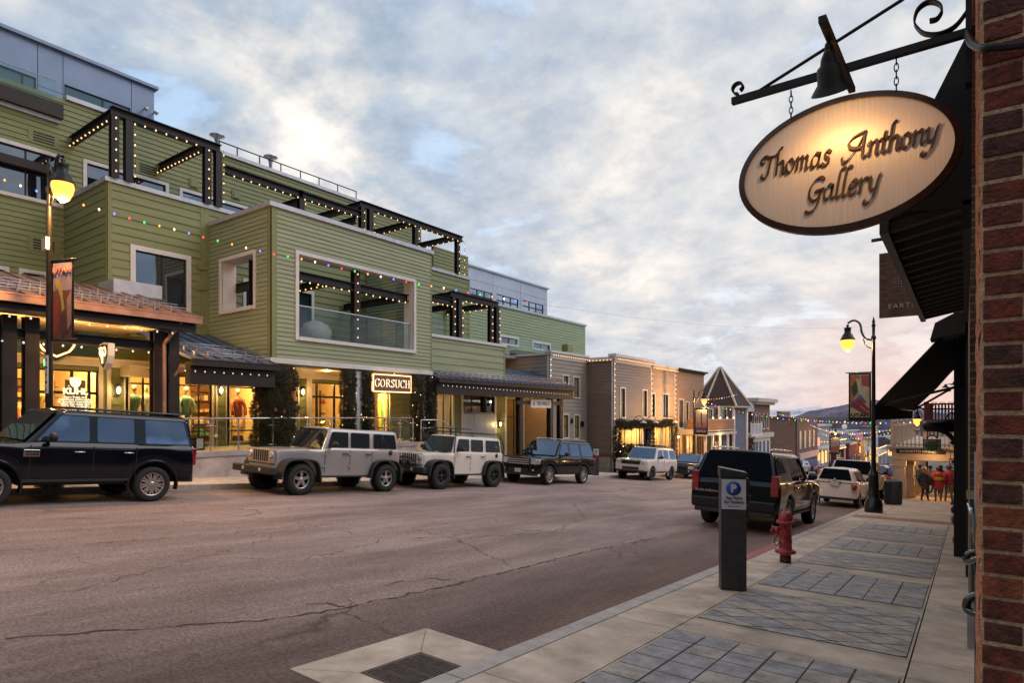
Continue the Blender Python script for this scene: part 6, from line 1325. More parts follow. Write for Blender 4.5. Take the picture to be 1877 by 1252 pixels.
# --- covered walk with white balcony
PB = empty('porch_building', (-1, 36, zsr(36)), 'white timber balcony and covered walkway over the right pavement', 'building')
Y0, Y1, xL = 34.8, 52, -2.75
zf = PY(1660, 822, Y0).z
CRM = mat('porch_cream', (.44, .36, .30), .6, nz=.1)
b = MB(); b.box(xL-.2, .3, Y0-.15, Y1, zf-.18, zf); b.box(xL-.32, .3, Y0-.28, Y1, zf, zf+.10); b.box(xL-.1, .3, Y0-.05, Y1, zf-.55, zf-.182); b.build('balcony_deck', CRM, PB)
zt = zf+1.08; b = MB(); b.box(xL-.1, .0, Y0-.12, Y0-.02, zt-.08, zt); b.box(xL-.1, .0, Y0-.1, Y0-.04, zf+.16, zf+.22); b.box(xL-.12, xL-.02, Y0, Y1, zt-.08, zt)
n = 17
for i in range(n): x = xL+(0-xL)*i/n; b.box(x, x+.07, Y0-.09, Y0-.05, zf+.1, zt-.08)
for i in range(40): y = Y0+(Y1-Y0)*i/40; b.box(xL-.09, xL-.05, y, y+.07, zf+.1, zt-.08)
b.build('railing', CRM, PB)
for x, y in ((xL-.07, Y0-.07), (xL-.07, Y0+2.2), (xL-.07, Y0+5), (xL-.07, Y0+9), (-1.5, Y0-.07)):
    b = MB(); b.box(x-.08, x+.08, y-.08, y+.08, zf+.1, zt+.1); b.lathe((x, y, zt+.18), [(.03, -.08), (.07, -.03), (.09, .02), (.06, .09), (.001, .12)], 10); b.build('newel', CRM, PB)
for (x, y) in ((-2.58, 35.1), (-2.3, 36.4), (-2.5, 41), (-2.5, 46.5), (-.12, 35.0)):
    w = .24 if x < -1 else .1; b = MB(); b.box(x-w, x+w, y-w, y+w, zsr(y)-.1, zf-.55); b.box(x-w-.04, x+w+.04, y-w-.04, y+w+.04, zsr(y)-.1, zsr(y)+1.0); b.box(x-w-.05, x+w+.05, y-w-.05, y+w+.05, zf-.9, zf-.551); b.build('column', CRM, PB)
b = MB(); b.box(-.0, .4, 33.05, Y1, zsr(Y1)-.5, zf+3); b.build('wall', CRM, PB)
b = MB(); b.box(-.5, 8, 52.2, 70, zsr(70)-1, 1.2); b.build('further_wall', CRM, PB)
b = MB(); b.box(xL, 0, Y0+.1, Y1, zf-.6, zf-.551); b.build('soffit', M['soffit'], PB)
light('walkway_light', (-1.3, 37.5, zf-.9), 80, (1, .55, .2), .06, PB); light('walkway_light', (-1.3, 44, zf-.9), 60, (1, .55, .2), .06, PB)
x0, x1 = xY(1642.5, Y0-.4), xY(1734, Y0-.4); z1, z0 = PY(1642, 823.5, Y0-.4).z, PY(1642, 831, Y0-.4).z
t = empty('fascia_sign', ((x0+x1)/2, Y0-.4, z1), 'long black sign board with small pale letters under the white balcony', 'sign'); b = MB(); b.fbox(Fr('Y', Y0-.4), x0, x1, -.05, 0, z0, z1); b.build('board', M['black'], t); text('BENEDETTO DINING', .15, Fr('Y', Y0-.4), x0+.85, (z0+z1)/2, .002, M['cream'], t)
# dark hanging sign by the wall, lit yellow sign behind
def hang(label, px0, px1, py0, py1, Y, m, emb):
    F = Fr('Y', Y); a, c = PY(px0, py0, Y), PY(px1, py1, Y); t = empty('hanging_sign', ((a.x+c.x)/2, Y, a.z), label, 'sign'); b = MB(); b.fbox(F, a.x, c.x, -.05, 0, c.z, a.z); b.build('board', m, t); cx_, cz = (a.x+c.x)/2, (a.z+c.z)/2
    b = MB(); P = [Vector(F.p(cx_+(c.x-a.x)*.33*math.cos(k_), .03, cz+(a.z-c.z)*.33*math.sin(k_))) for k_ in [2*math.pi*i/16 for i in range(17)]]; b.tube(P, .02, 5); b.build('emblem', emb, t)
    b = MB(); b.tube([(a.x+.05, Y+.02, a.z), (a.x+.05, Y+.02, a.z+.3)], .012, 5); b.tube([(c.x-.05, Y+.02, a.z), (c.x-.05, Y+.02, a.z+.3)], .012, 5); b.tube([(a.x-.1, Y+.02, a.z+.3), (.0, Y+.02, a.z+.3)], .025, 5); b.build('bracket', M['black'], t)
hang('dark square hanging sign with a ring emblem at the end of the walkway', 1740, 1754, 841, 853, 34.0, mat('dark_brown_board', (.05, .02, .015), .6), M['cream'])
t = empty('lit_sign', (-.9, 45, zf-1.0), 'glowing yellow sign under the walkway roof', 'sign'); F = Fr('Y', 45); a, c = PY(1712, 832, 45), PY(1746, 838, 45); b = MB(); b.fbox(F, a.x, c.x, -.08, 0, c.z, a.z); b.build('face', emis('yellow_sign', (1, .60, .14), 1.1), t)
# --- dark red balcony further up, on the right
RBAL = empty('red_balcony', (-.6, 26, 0), 'dark red wooden balcony high on the right beyond the awning', 'balcony'); DR = mat('oxblood', (.09, .014, .016), .6, nz=.3)
Yr_ = 24; xa, xb = xY(1697, Yr_), .0; zt_, zb_ = PY(1700, 739, Yr_).z, PY(1700, 772, Yr_).z
b = MB(); b.box(xa, xb, Yr_, Yr_+.06, zt_-.06, zt_); b.box(xa, xb, Yr_+.01, Yr_+.05, zt_-.22, zt_-.17)
for i in range(13): x = xa+(xb-xa)*i/12; b.box(x-.025, x+.025, Yr_+.01, Yr_+.05, zb_+.05, zt_-.06)
b.box(xa-.05, xa+.12, Yr_-.02, Yr_+.12, zb_, zt_+.05)
for i in range(16): y = Yr_+i*.25; b.box(xa+.02, xa+.06, y, y+.05, zb_, zt_-.06)
b.box(xa, xa+.08, Yr_, Yr_+4, zt_-.06, zt_); b.build('railing', DR, RBAL)
b = MB(); b.box(xa-.15, .02, Yr_-.3, Yr_+4.3, zb_-.28, zb_-.0); b.box(xa-.3, .02, Yr_-.4, Yr_+4.4, zb_-.34, zb_-.282); b.build('deck', mat('grey_taupe_deck', (.30, .24, .21), .7, nz=.1), RBAL)
strand('small warm lights along the dark red balcony rail', [(xa, Yr_-.05, zt_+.03), (xb, Yr_-.05, zt_+.03)], step=.22, r=.018, group='light strings on the right', cat='string lights')
sp_ = empty('floodlights', (-.3, 21.5, .8), 'three small black spotlights on an arm behind the canvas awning', 'spotlight')
for (px, py) in ((1733, 705), (1737, 712), (1749, 700)):
    p = PY(px, py, 21.5); b = MB(); b.tube([p, (0.0, 21.5, p.z+.05)], .012, 5); b.lathe((p.x, p.y, p.z-.05), [(.02, .06), (.04, .02), (.10, -.04)], 10); b.build('spotlight', M['black'], sp_)
# wall lamp with globe on the porch corner
def gas_globe(parent, c, s=1.0, lit=True, e=45, lm=None):
    """bell shaped lantern hung from an arm: black cap, glowing globe"""
    x, y, z = c; b = MB(); b.lathe((x, y, z), [(.02*s, .62*s), (.05*s, .60*s), (.03*s, .54*s), (.12*s, .50*s), (.10*s, .46*s), (.10*s, .34*s), (.15*s, .28*s), (.20*s, .16*s), (.23*s, .12*s), (.22*s, .09*s)], 16); b.build('lantern_cap', M['black'], parent)
    b = MB(); b.lathe((x, y, z), [(.20*s, .10*s), (.21*s, .02*s), (.185*s, -.10*s), (.12*s, -.22*s), (.05*s, -.29*s), (.001, -.31*s)], 16); b.build('globe', lm or M['lamp'], parent)
    if lit: light('lamp_light', (x, y, z-.42*s), e, (1, .50, .13), .1, parent)
wl = empty('wall_lantern', (-.7, 30, -.3), 'glowing bell lantern on a curved arm under the dark red balcony', 'street lamp'); p = PY(1681, 771, 27.5); gas_globe(wl, (p.x, p.y, p.z), .62, True, 30)
b = MB(); b.tube(smoothpts([(p.x, p.y, p.z+.36), (p.x+.03, p.y, p.z+.46), (p.x+.2, p.y, p.z+.42), (p.x+.35, p.y, p.z+.1), (p.x+.5, p.y, p.z+.02), (.0, p.y, p.z+.05)], 5), .03, 6); b.build('arm', M['black'], wl)
# gas meter pipework at the wall foot
gp = empty('meter_pipes', (-.15, 16.2, zsr(16)), 'rusty purple standpipes and valves at the foot of the right wall', 'pipework'); PM = mat('oxide_purple', (.09, .05, .07), .55, .3, nz=.4, ns=14)
for (px, Y, h) in ((1755, 16.2, 1.15), (1757.5, 18.0, 1.0), (1751, 22, .9)):
    p = PY(px, 800, Y); z = zsr(Y); x = p.x; b = MB(); b.tube([(x, Y, z), (x, Y, z+h*.35)], .045, 8); b.lathe((x, Y, z+h*.42), [(.05, -.12), (.10, -.08), (.11, .02), (.07, .10), (.05, .14), (.09, .2), (.09, .28), (.04, .34), (.04, .46), (.07, .5), (.001, .56)], 12)
    b.tube([(x, Y, z+h*.45), (.0, Y, z+h*.45)], .055, 8); b.tube([(x-.09, Y, z+h*.6), (x+.02, Y, z+h*.6)], .03, 8); b.lathe((x-.1, Y, z+h*.6), [(.001, -.01), (.05, -.01), (.05, .01), (.001, .01)], 10, axis='X'); b.build('standpipe', PM, gp)
    b = MB(); b.box(x-.09, x+.08, Y-.09, Y+.08, z, z+.1); b.build('foot', mat('pink_block', (.4, .25, .22), .8), gp)
b = MB(); b.box(-.12, .0, 15.2, 15.4, zsr(15)+.55, zsr(15)+.85); b.box(-.14, .0, 14.4, 14.6, zsr(15)+.2, zsr(15)+.9); b.build('meter_box', M['white'], gp)
b = MB(); p = PY(1770, 905, 6.78); b.box(p.x+.005, p.x+.12, 6.765, 6.778, p.z-.045, p.z+.03); thing1('small_notice', b, mat('cream_tile', (.45, .38, .22), .6, nz=.2, ns=60), (p.x, 6.77, p.z), 'small cream tile with dark scribble on the yellowish brick pier', 'notice')
# ---------------------------------------------------------------- the oval sign
YS = 2.9; Fo = Fr('Y', YS)
osn = empty('oval_sign', (-.4, YS, 1.2), 'large oval silver sign with gold script reading Thomas Anthony Gallery', 'sign')
L0, R0 = PY(1354, 330, YS), PY(1766, 250, YS); T0, Bt = PY(1570, 175, YS), PY(1550, 425, YS)
ccx = (L0.x+R0.x)/2; wS = (R0.x-L0.x)/2
D_ = lambda px: 1/(ray(px, HY)[1]/YS)
zc = (PY(1530, 168, YS).z+PY(1530, 430, YS).z)/2
ccz = PY(1562, 296, YS).z; hS = (PY(1600, 163, YS).z-PY(1500, 431, YS).z)/2*1.01
BRONZE = mat('bronze_rim', (.055, .030, .022), .42, .6, nz=.3, ns=8)
def oval(w, h, n=72): return [(ccx+w*math.cos(2*math.pi*i/n), ccz+h*math.sin(2*math.pi*i/n)) for i in range(n)]
b = MB(); b.prism([Vector(Fo.p(x, -.035, z)) for x, z in oval(wS-.012, hS-.012)], (0, .035-.002, 0)) if False else None
o_out, o_in = oval(wS, hS), oval(wS-.026, hS-.026)
b = MB(); n = 72
for i in range(n):
    j = (i+1) % n
    for (pa, va, pb, vb) in ((o_out, -.035, o_out, .0), (o_out, .0, o_in, .012), (o_in, .012, o_in, .002), (o_out, -.035, o_in, -.035)):
        b.quad(Fo.p(*(pa[i][0], va, pa[i][1])), Fo.p(pa[j][0], va, pa[j][1]), Fo.p(pb[j][0], vb, pb[j][1]), Fo.p(pb[i][0], vb, pb[i][1]))
b.build('rim', BRONZE, osn)
def brushed():
    m = bpy.data.materials.new('brushed_metal'); m.use_nodes = True; nt = m.node_tree; l = nt.links; b = nt.nodes['Principled BSDF']
    tc = N(nt, 'ShaderNodeTexCoord'); mp = N(nt, 'ShaderNodeMapping'); mp.inputs['Scale'].default_value = (240, 1, 4); l.new(tc.outputs['Object'], mp.inputs[0]); n = N(nt, 'ShaderNodeTexNoise', i_Scale=1.0, i_Detail=5.0); l.new(mp.outputs[0], n.inputs['Vector'])
    r = ramp(nt, [(.3, (.66, .48, .36)), (.7, (.80, .61, .47))]); l.new(n.outputs['Fac'], r.inputs[0]); l.new(r.outputs[0], b.inputs['Base Color']); b.inputs['Metallic'].default_value = .35; b.inputs['Roughness'].default_value = .5; b.inputs['Anisotropic'].default_value = .75; b.inputs['Anisotropic Rotation'].default_value = .0
    bp = N(nt, 'ShaderNodeBump'); bp.inputs['Strength'].default_value = .12; bp.inputs['Distance'].default_value = .002; l.new(n.outputs['Fac'], bp.inputs['Height']); l.new(bp.outputs[0], b.inputs['Normal']); return m
b = MB(); b.prism([Vector(Fo.p(x, -.02, z)) for x, z in oval(wS-.024, hS-.024)], (0, -.022, 0)); b.build('face', brushed(), osn)
SCR = {
 'T': (.62, [[(.0, .50), (.03, .62), (.15, .68), (.34, .62), (.56, .64), (.68, .74)], [(.40, .62), (.36, .3), (.32, .04), (.2, -.04), (.08, .04), (.10, .12)], [(.0, .5), (.1, .44), (.13, .5)]]),
 'h': (.42, [[(.20, .84), (.10, .82), (.07, .6), (.07, .0)], [(.08, .26), (.18, .40), (.29, .40), (.31, .28), (.30, .08), (.35, .0), (.42, .06)]]),
 'o': (.38, [[(.2, .42), (.06, .34), (.03, .16), (.13, .0), (.27, .05), (.32, .24), (.2, .42)]]),
 'm': (.60, [[(0, .34), (.06, .42), (.09, .34), (.08, 0)], [(.09, .26), (.18, .40), (.26, .38), (.26, 0)], [(.27, .26), (.36, .40), (.44, .38), (.43, .08), (.48, 0), (.55, .06)]]),
 'a': (.42, [[(.30, .38), (.16, .42), (.04, .26), (.05, .06), (.14, .0), (.26, .12), (.31, .38)], [(.31, .40), (.29, .08), (.34, 0), (.42, .06)]]),
 's': (.34, [[(.29, .36), (.18, .43), (.08, .35), (.13, .24), (.24, .17), (.24, .04), (.12, -.01), (.0, .06)]]),
 'A': (.62, [[(-.26, .10), (-.22, -.02), (-.08, -.03), (.12, .16), (.34, .48), (.46, .76)], [(.46, .76), (.44, .3), (.46, .04), (.54, .0), (.62, .06)], [(.44, .30), (.2, .30), (.0, .36), (-.08, .5), (.02, .62), (.2, .70), (.46, .76)]]),
 'n': (.42, [[(0, .34), (.06, .42), (.09, .34), (.08, 0)], [(.09, .26), (.2, .40), (.30, .40), (.31, .28), (.30, .08), (.35, 0), (.42, .06)]]),
 't': (.27, [[(.13, .62), (.10, .12), (.16, .0), (.26, .06)], [(-.02, .40), (.26, .42)]]),
 'y': (.40, [[(0, .34), (.06, .42), (.09, .34), (.09, .12), (.17, .02), (.30, .12)], [(.38, .46), (.33, .30), (.28, -.04), (.18, -.26), (.05, -.34), (-.05, -.30), (-.03, -.22)]]),
 'G': (.56, [[(.52, .62), (.40, .70), (.20, .64), (.05, .42), (.05, .16), (.2, .02), (.36, .10), (.44, .28)], [(.24, .30), (.54, .34)], [(.45, .30), (.40, .0), (.28, -.24), (.10, -.32), (-.04, -.26)]]),
 'l': (.22, [[(.26, .84), (.14, .84), (.08, .62), (.06, .08), (.12, 0), (.20, .06)]]),
 'e': (.34, [[(.05, .20), (.26, .26), (.29, .36), (.19, .43), (.07, .32), (.05, .1), (.15, 0), (.30, .08)]]),
 'r': (.32, [[(0, .34), (.06, .42), (.09, .34), (.08, 0)], [(.09, .26), (.18, .40), (.30, .40)]]),
}
GOLD = mat('aged_gold', (.085, .034, .010), .5, .45, nz=.25, ns=20)
def script(word, F, u0, z0, v, size, parent, name, rise=0.0, skip=()):
    b = MB(); u = u0
    for c in word: pen(b, SCR[c][1], F, u, z0+(u-u0)*rise, v, size, (.082, .055), .009, slant=.16, n=6, zs=1.28); u += SCR[c][0]*size*.98
    return b.build(name, GOLD, parent)
def wid(w, s): return sum(SCR[c][0] for c in w)*s*.98
s1 = .158
pT = PY(1392, 327, YS); pA = PY(1556, 292, YS); pG = PY(1480, 387, YS)
pTe, pAe, pGe = PY(1523, 300, YS), PY(1717, 262, YS), PY(1610, 362, YS)
sT = (pTe.x-pT.x)/wid('Thomas', 1); sA = (pAe.x-pA.x)/wid('Anthony', 1); sG = (pGe.x-pG.x)/wid('Gallery', 1)
zl1 = (pT.z+pA.z)/2+.004; 
script('Thomas', Fo, pT.x, ccz+.008, .004, sT, osn, 'script_lettering'); script('Anthony', Fo, pA.x, ccz+.008, .004, sA, osn, 'script_lettering'); script('Gallery', Fo, pG.x, ccz-.138, .004, sG, osn, 'script_lettering')
# wrought bracket
BI = mat('wrought_iron', (.016, .013, .013), .5, .5, nz=.3, ns=10)
bk = empty('sign_bracket', (-.4, YS+.02, 1.5), 'black wrought iron bracket with scrolls carrying the oval sign', 'bracket')
YB_ = YS+.0; def_ = lambda px, py, Y=YB_: tuple(PY(px, py, Y))
zb_ = def_(1345, 185)[2]; xb0 = def_(1342, 185)[0]
b = MB(); b.box(xb0, .03, YB_-.014, YB_+.014, zb_-.014, zb_+.014); b.build('bar', BI, bk)
b = MB(); b.tube([def_(1385, 170), def_(1652, 0), (def_(1652, 0)[0]+.35, YB_, def_(1652, 0)[2]+.16)], .008, 6); b.build('stay', BI, bk)
b = MB(); c = def_(1362, 160); P = [(c[0]-.02+.03*math.cos(a)*(1-k*.03), YB_+.0, c[2]+.005+.028*math.sin(a)*(1-k*.03)) for k, a in [(k, math.pi*1.5-k*.42) for k in range(15)]]
def ribbon(pts, w, t=.003):
    r_ = MB(); P = [Vector(p) for p in pts]
    for a, c_ in zip(P, P[1:]):
        n_ = (c_-a).cross(Vector((0, 1, 0))).normalized()*t; e_ = Vector((0, w/2, 0)); r_.prism([a-e_-n_, a+e_-n_, a+e_+n_, a-e_+n_], c_-a)
    return r_
ribbon(P, .03).build('scroll', BI, bk)
P = smoothpts([def_(*t_) for t_ in ((1704, 38), (1718, 34), (1727, 18), (1719, 6), (1700, 4), (1682, 18), (1676, 40), (1684, 54), (1697, 62), (1722, 62), (1748, 50), (1766, 30), (1776, 12), (1782, -20))], 5); ribbon(P, .035).build('scroll', BI, bk)
b = MB(); b.box(.0, .02, YB_-.03, YB_+.03, zb_-.2, zb_+.75); b.build('wall_plate', BI, bk)
# chains
for (px, t0, t1) in ((1450, 166, 212), (1643, 104, 162)):
    a, c = Vector(def_(px, t0)), Vector(def_(px, t1)); b = MB(); n = 5; Lk = (a-c).length/n; c = c-Vector((0, 0, .012))
    for i in range(n):
        m_ = a.lerp(c, (i+.5)/n); e1 = Vector((1, 0, 0)) if i % 2 else Vector((0, 1, 0)); P = [m_+e1*.0075*math.cos(w)+Vector((0, 0, 1))*Lk*.72*math.sin(w) for w in [2*math.pi*k/10 for k in range(11)]]; b.tube(P, .0022, 5)
    b.build('chain', BI, bk)
# bar that slants towards us with the bell lamp
lp = empty('sign_lamp', (-.35, YS-.3, 1.6), 'black bell shaped lamp on a slanting bar above the oval sign', 'lamp')
a, c = Vector(PY(1507, 33, 2.45)), Vector(PY(1562, 165, 3.12)); t_ = (c-a).normalized(); sx_ = Vector((1, 0, 0))*.013; up_ = t_.cross(Vector((1, 0, 0))).normalized()*.011; b = MB(); b.prism([a-sx_-up_, a+sx_-up_, a+sx_+up_, a-sx_+up_], c-a); b.build('arm', BI, lp)
p = Vector(PY(1518, 165, 2.60)); dirn = Vector((.05, .22, -1)).normalized(); b = MB(); q0 = Vector(PY(1517, 92, 2.58)); P = [q0+Vector((.0, .66, -.95))*k_ for k_ in (0, .022, .04, .048, .095, .113, .126)]
b.tube(P, [.012, .026, .030, .042, .046, .062, .072], 18, cap=False); b.tube(smoothpts([q0, q0+Vector((0, 0, .02)), q0+Vector((0, .03, .035)), q0+Vector((.01, .06, .01))], 4), .010, 8); b.build('shade', BI, lp)
b = MB(); b.lathe(tuple(P[-2]+Vector((0, 0, -.0))), [(.001, .03), (.03, .02), (.035, 0), (.001, -.02)], 10); b.build('bulb', emis('sign_bulb', (1, .75, .42), 6), lp)
sl_ = bpy.data.lights.new('sign_spot', 'SPOT'); sl_.energy = 3.6; sl_.color = (1, .60, .24); sl_.spot_size = R(165); sl_.spot_blend = 1.0; sl_.shadow_soft_size = .02; so_ = bpy.data.objects.new('sign_spot', sl_); link(so_, lp); sp0 = P[-1]+Vector((0, 0, -.012)); so_.location = sp0-abs_loc(lp)
so_.rotation_euler = (Vector((ccx+.02, YS, ccz))-sp0).to_track_quat('-Z', 'Y').to_euler()
# conduit curling onto the brick
b = MB(); b.tube(smoothpts([def_(1772, 55), def_(1780, 78, 2.7), def_(1800, 88, 2.48), def_(1822, 86, 2.46), def_(1850, 84, 2.46), def_(1900, 78, 2.46)], 5), .012, 8); thing1('conduit', b, BI, (.05, 2.5, 1.4), 'black cable conduit bent from the bracket onto the brick wall', 'conduit')
# ---------------------------------------------------------------- vehicles (local frame: front towards -Y, origin on the ground between the axles)
RUB = mat('tyre_rubber', (.018, .017, .017), .8, nz=.3, ns=20); BLKP = mat('black_plastic', (.022, .022, .024), .6, nz=.2, ns=30, bump=.1, bs=200)
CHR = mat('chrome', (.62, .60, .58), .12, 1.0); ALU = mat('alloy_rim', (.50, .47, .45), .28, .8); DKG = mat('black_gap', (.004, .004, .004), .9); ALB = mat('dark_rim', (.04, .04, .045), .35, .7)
GT = glass('car_glass', (.62, .78, .95), .14, .01, dark=(.006, .007, .009)); GTD = glass('car_glass_tint', (.45, .55, .75), .0, .02, dark=(.004, .005, .006)); GT2 = glass('car_glass_light', (.50, .68, 1.0), .18, .01, dark=(.02, .025, .03))
LRED = mat('tail_lens', (.27, .010, .010), .12, coat=1.0, nz=.5, ns=9); LRED2 = emis('tail_lit', (1, .03, .02), 5.0, (.5, .02, .02)); LCL = mat('clear_lens', (.62, .60, .56), .1, .3, coat=1.0); LAM = mat('amber_lens', (.6, .22, .03), .2, coat=1.0)
PLT = mat('plate', (.55, .55, .56), .4, nz=.1)
def paint(n, c, metal=0.0, rough=.25): return mat('paint_'+n, c, rough, metal, coat=.55, spec=.2, nz=.03, ns=2)
def wheel(root, x, y, r, w, rimr, style, side, rm=None, name='wheel'):
    b = MB(); pr = [(rimr, -w/2+.01), (rimr+.01, -w/2), (r-.03, -w/2), (r-.006, -w/2+.03), (r, -w/2+.06), (r, w/2-.06), (r-.006, w/2-.03), (r-.03, w/2), (rimr+.01, w/2), (rimr, w/2-.01), (rimr, -w/2+.01)]
    b.lathe((x, y, r), pr, 36, axis='X')
    if style == 'jeep':
        for k in range(40):
            a = 2*math.pi*k/40
            for s in (-1, 1): 
                cx = x+s*(w/2-.05); p = Vector((cx, y+math.cos(a)*r, r+math.sin(a)*r)); t = Vector((0, -math.sin(a), math.cos(a)))*.022; n_ = Vector((0, math.cos(a), math.sin(a)))*.014
                b.prism([p-t-Vector((.05, 0, 0)), p+t-Vector((.05, 0, 0)), p+t+Vector((.05, 0, 0)), p-t+Vector((.05, 0, 0))], n_)
    wh = b.build(name, RUB, root, rel=(0, 0, 0))
    o = x+side*(w/2-.035); m = rm or ALU
    d = MB(); d.lathe((o, y, r), [(rimr, 0), (rimr, -side*.13), (.001, -side*.13)], 32, axis='X'); d.build('wheel_hub_shadow' if False else 'hub_shade', DKG, wh, rel=(0, 0, 0))  # black cup behind the spokes, stands in for the shade inside the wheel
    b = MB(); b.lathe((o, y, r), [(rimr+.006, side*.012), (rimr-.018, side*.016), (rimr-.024, -side*.03), (rimr, -side*.04)], 36, axis='X')
    n = {'jeep': 5, 'lr': 9, 'exp': 6, 'five': 5, 'disc': 10}[style]; hw = {'jeep': .055, 'lr': .026, 'exp': .035, 'five': .03, 'disc': .02}[style]
    for k in range(n):
        a0 = 2*math.pi*(k+.25)/n
        for da in ((0,) if style == 'jeep' else (-.09, .09)) if style != 'disc' else (-.10, .10):
            a = a0; t = Vector((0, -math.sin(a), math.cos(a))); rr = Vector((0, math.cos(a), math.sin(a))); c = Vector((o, y, r)); of = t*(da*rimr*1.1)
            i0, i1 = c+rr*.05+of*.5, c+rr*(rimr-.012)+of*2
            b.prism([i0-t*hw*.8, i0+t*hw*.8, i1+t*hw*.7, i1-t*hw*.7], Vector((side*.014-side*.03, 0, 0)) if False else Vector((-side*.03, 0, 0)))
    b.lathe((o, y, r), [(.001, side*.012), (.045, side*.01), (.065, -side*.005), (.07, -side*.03)], 16, axis='X')
    b.build('rim', m, wh, rel=(0, 0, 0)); return wh
def plan_ring(hw, yf, yr, rf, rr, nside, extra=()):
    """rounded rectangle seen from above, half the outline (x>=0): list of (kind, x, y)"""
    P = [(0, yf), (hw*.35, yf+.0), (hw-rf*1.0, yf+.01)]
    for k in range(1, 5): a = k/5*math.pi/2; P.append((hw-rf+rf*math.sin(a), yf+rf*.75-rf*.75*math.cos(a)+.01))
    a0, a1 = yf+rf*.75+.01, yr-rr*.6-.01
    for k in range(nside+1): P.append((hw, a0+(a1-a0)*k/nside))
    for k in range(1, 5): a = k/5*math.pi/2; P.append((hw-rr+rr*math.cos(a), yr-rr*.6+rr*.6*math.sin(a)-.01))
    P += [(hw-rr, yr-.01), (hw*.35, yr), (0, yr)]
    return P
def lerp(a, b, t): return a+(b-a)*t
def build_car(name, C, pm, label, cat, loc, away=False, group=None, yaw=0.0):
    """C: dict of dimensions in metres. z values from the ground."""
    g = C.get; W_, WB, FO, RO = C['w']/2, C['wb'], C['fo'], C['ro']; yf, yr = -WB/2-FO, WB/2+RO
    zs, zb, zh, zr_, = C['sill'], C['belt'], C['hood'], C['roof']; R_, TW = C['tr'], C['tw']; arch = C.get('arch', R_+.06)
    root = empty(name, loc, label, cat, group, rot=(SL if away else -SL, (-1 if away else 1)*CR, (math.pi if away else 0)+yaw))
    rel = (0, 0, 0); rf, rr = C.get('rf', .28), C.get('rr', .18); NS = 56; front_hw = C.get('fhw')
    ring = plan_ring(W_, yf, yr, rf, rr, NS); cowl = C['cowl']
    def topz(y):
        if y <= cowl: t = (y-yf)/(cowl-yf); return lerp(C.get('nose', zh-.08), zh, min(1, t*1.6)**.7)
        t = min(1, (y-cowl)/.35); return lerp(zh, zb, t)
    def botz(x, y):
        z = zs
        for ya in (-WB/2, WB/2):
            d = abs(y-ya)
            if d < arch and x > W_*.80: z = max(z, R_+math.sqrt(max(0, arch*arch-d*d))*C.get('archk', 1.0))
        if y < -WB/2-arch*.9: z = max(z, C.get('fb', zs+.06))
        if y > WB/2+arch*.9: z = max(z, C.get('rb', zs+.08))
        return z
    rows = C.get('rows') or [(0, -.035, 0), (.10, 0, 0), (.45, .005, 0), (.80, 0, 0), (.94, -.02, .012), (1.0, -.055, .04)]
    b = MB(); nP = len(ring); full = ring+[(-x, y) for x, y in ring[::-1][1:-1]]; nF = len(full)
    for (f, dx, dy) in rows:
        for (x, y) in full:
            s = 1 if x > 0 else -1; ax = abs(x); z0, z1 = botz(ax, y), topz(y); z = lerp(z0, z1, f)
            k = ax/W_; nx = ax+dx*k
            if front_hw and y < cowl+.1: nx = lerp(front_hw, W_, max(0, min(1, (y-yf)/(cowl+.1-yf)))**1.0)/W_*nx
            yy = y+(dy if y < 0 else -dy)*(1 if abs(y-yf) < .3 or abs(y-yr) < .3 else 0)
            if y < yf+.4: yy += C.get('frake', .05)*f*(1-(y-yf)/.4)
            if y > yr-.4: yy -= C.get('rrake', .05)*f*(1-(yr-y)/.4)
            b.v.append((s*nx if ax > 1e-6 else 0, yy, z))
    for r in range(len(rows)-1):
        for i in range(nF): j = (i+1) % nF; b.f.append((r*nF+i, r*nF+j, (r+1)*nF+j, (r+1)*nF+i)); b.m.append(0); b.sm.append(True)
    top = (len(rows)-1)*nF                     # deck across
    for i in range(nP-1):
        li, lj = (nF-i) % nF, (nF-i-1) % nF
        if i == 0: b.f.append((top+0, top+1, top+nF-1)); 
        elif i+1 == nP-1: b.f.append((top+i, top+i+1, top+li))
        else: b.f.append((top+i, top+i+1, top+lj, top+li))
        b.m.append(0); b.sm.append(True)
    # greenhouse
    if not C.get('no_house'):
        bW = W_-.05; tW = C['roofw']/2; by0, by1 = cowl, yr-C.get('tail_in', .06); ty0, ty1 = C['wtop'], yr-C['rtop']
        rb_ = plan_ring(bW, by0, by1, .12, C.get('rr2', .12), 24); rt_ = plan_ring(tW, ty0, ty1, .14, C.get('rr2', .12), 24)
        gr = [(0, 0, 0), (.5, .0, .5), (.86, .0, .86), (.945, -.02, .95), (.985, -.06, .985), (1.0, -.13, 1.0)]
        o = len(b.v); fb_ = rb_+[(-x, y) for x, y in rb_[::-1][1:-1]]; ft_ = rt_+[(-x, y) for x, y in rt_[::-1][1:-1]]; nG = len(fb_)
        for (f, ins, q) in gr:
            for (p0, p1) in zip(fb_, ft_):
                x = lerp(p0[0], p1[0], q); y = lerp(p0[1], p1[1], q); z0 = topz(p0[1])-.03; cr = 0 if f < .9 else .0
                s = (abs(x)+ins)/max(abs(x), .05) if abs(x) > .05 else 1; my = (ty0+ty1)/2
                b.v.append((x*s, my+(y-my)*(1+ins*.45), lerp(z0, zr_-(abs(p1[0])/tW)**2*.03-(.0 if not C.get('slope') else max(0, (y-ty0)/(ty1-ty0))*C['slope']), f)))
        for r in range(len(gr)-1):
            for i in range(nG): j = (i+1) % nG; b.f.append((o+r*nG+i, o+r*nG+j, o+(r+1)*nG+j, o+(r+1)*nG+i)); b.m.append(0); b.sm.append(True)
        tp = o+(len(gr)-1)*nG; n2 = len(rb_)
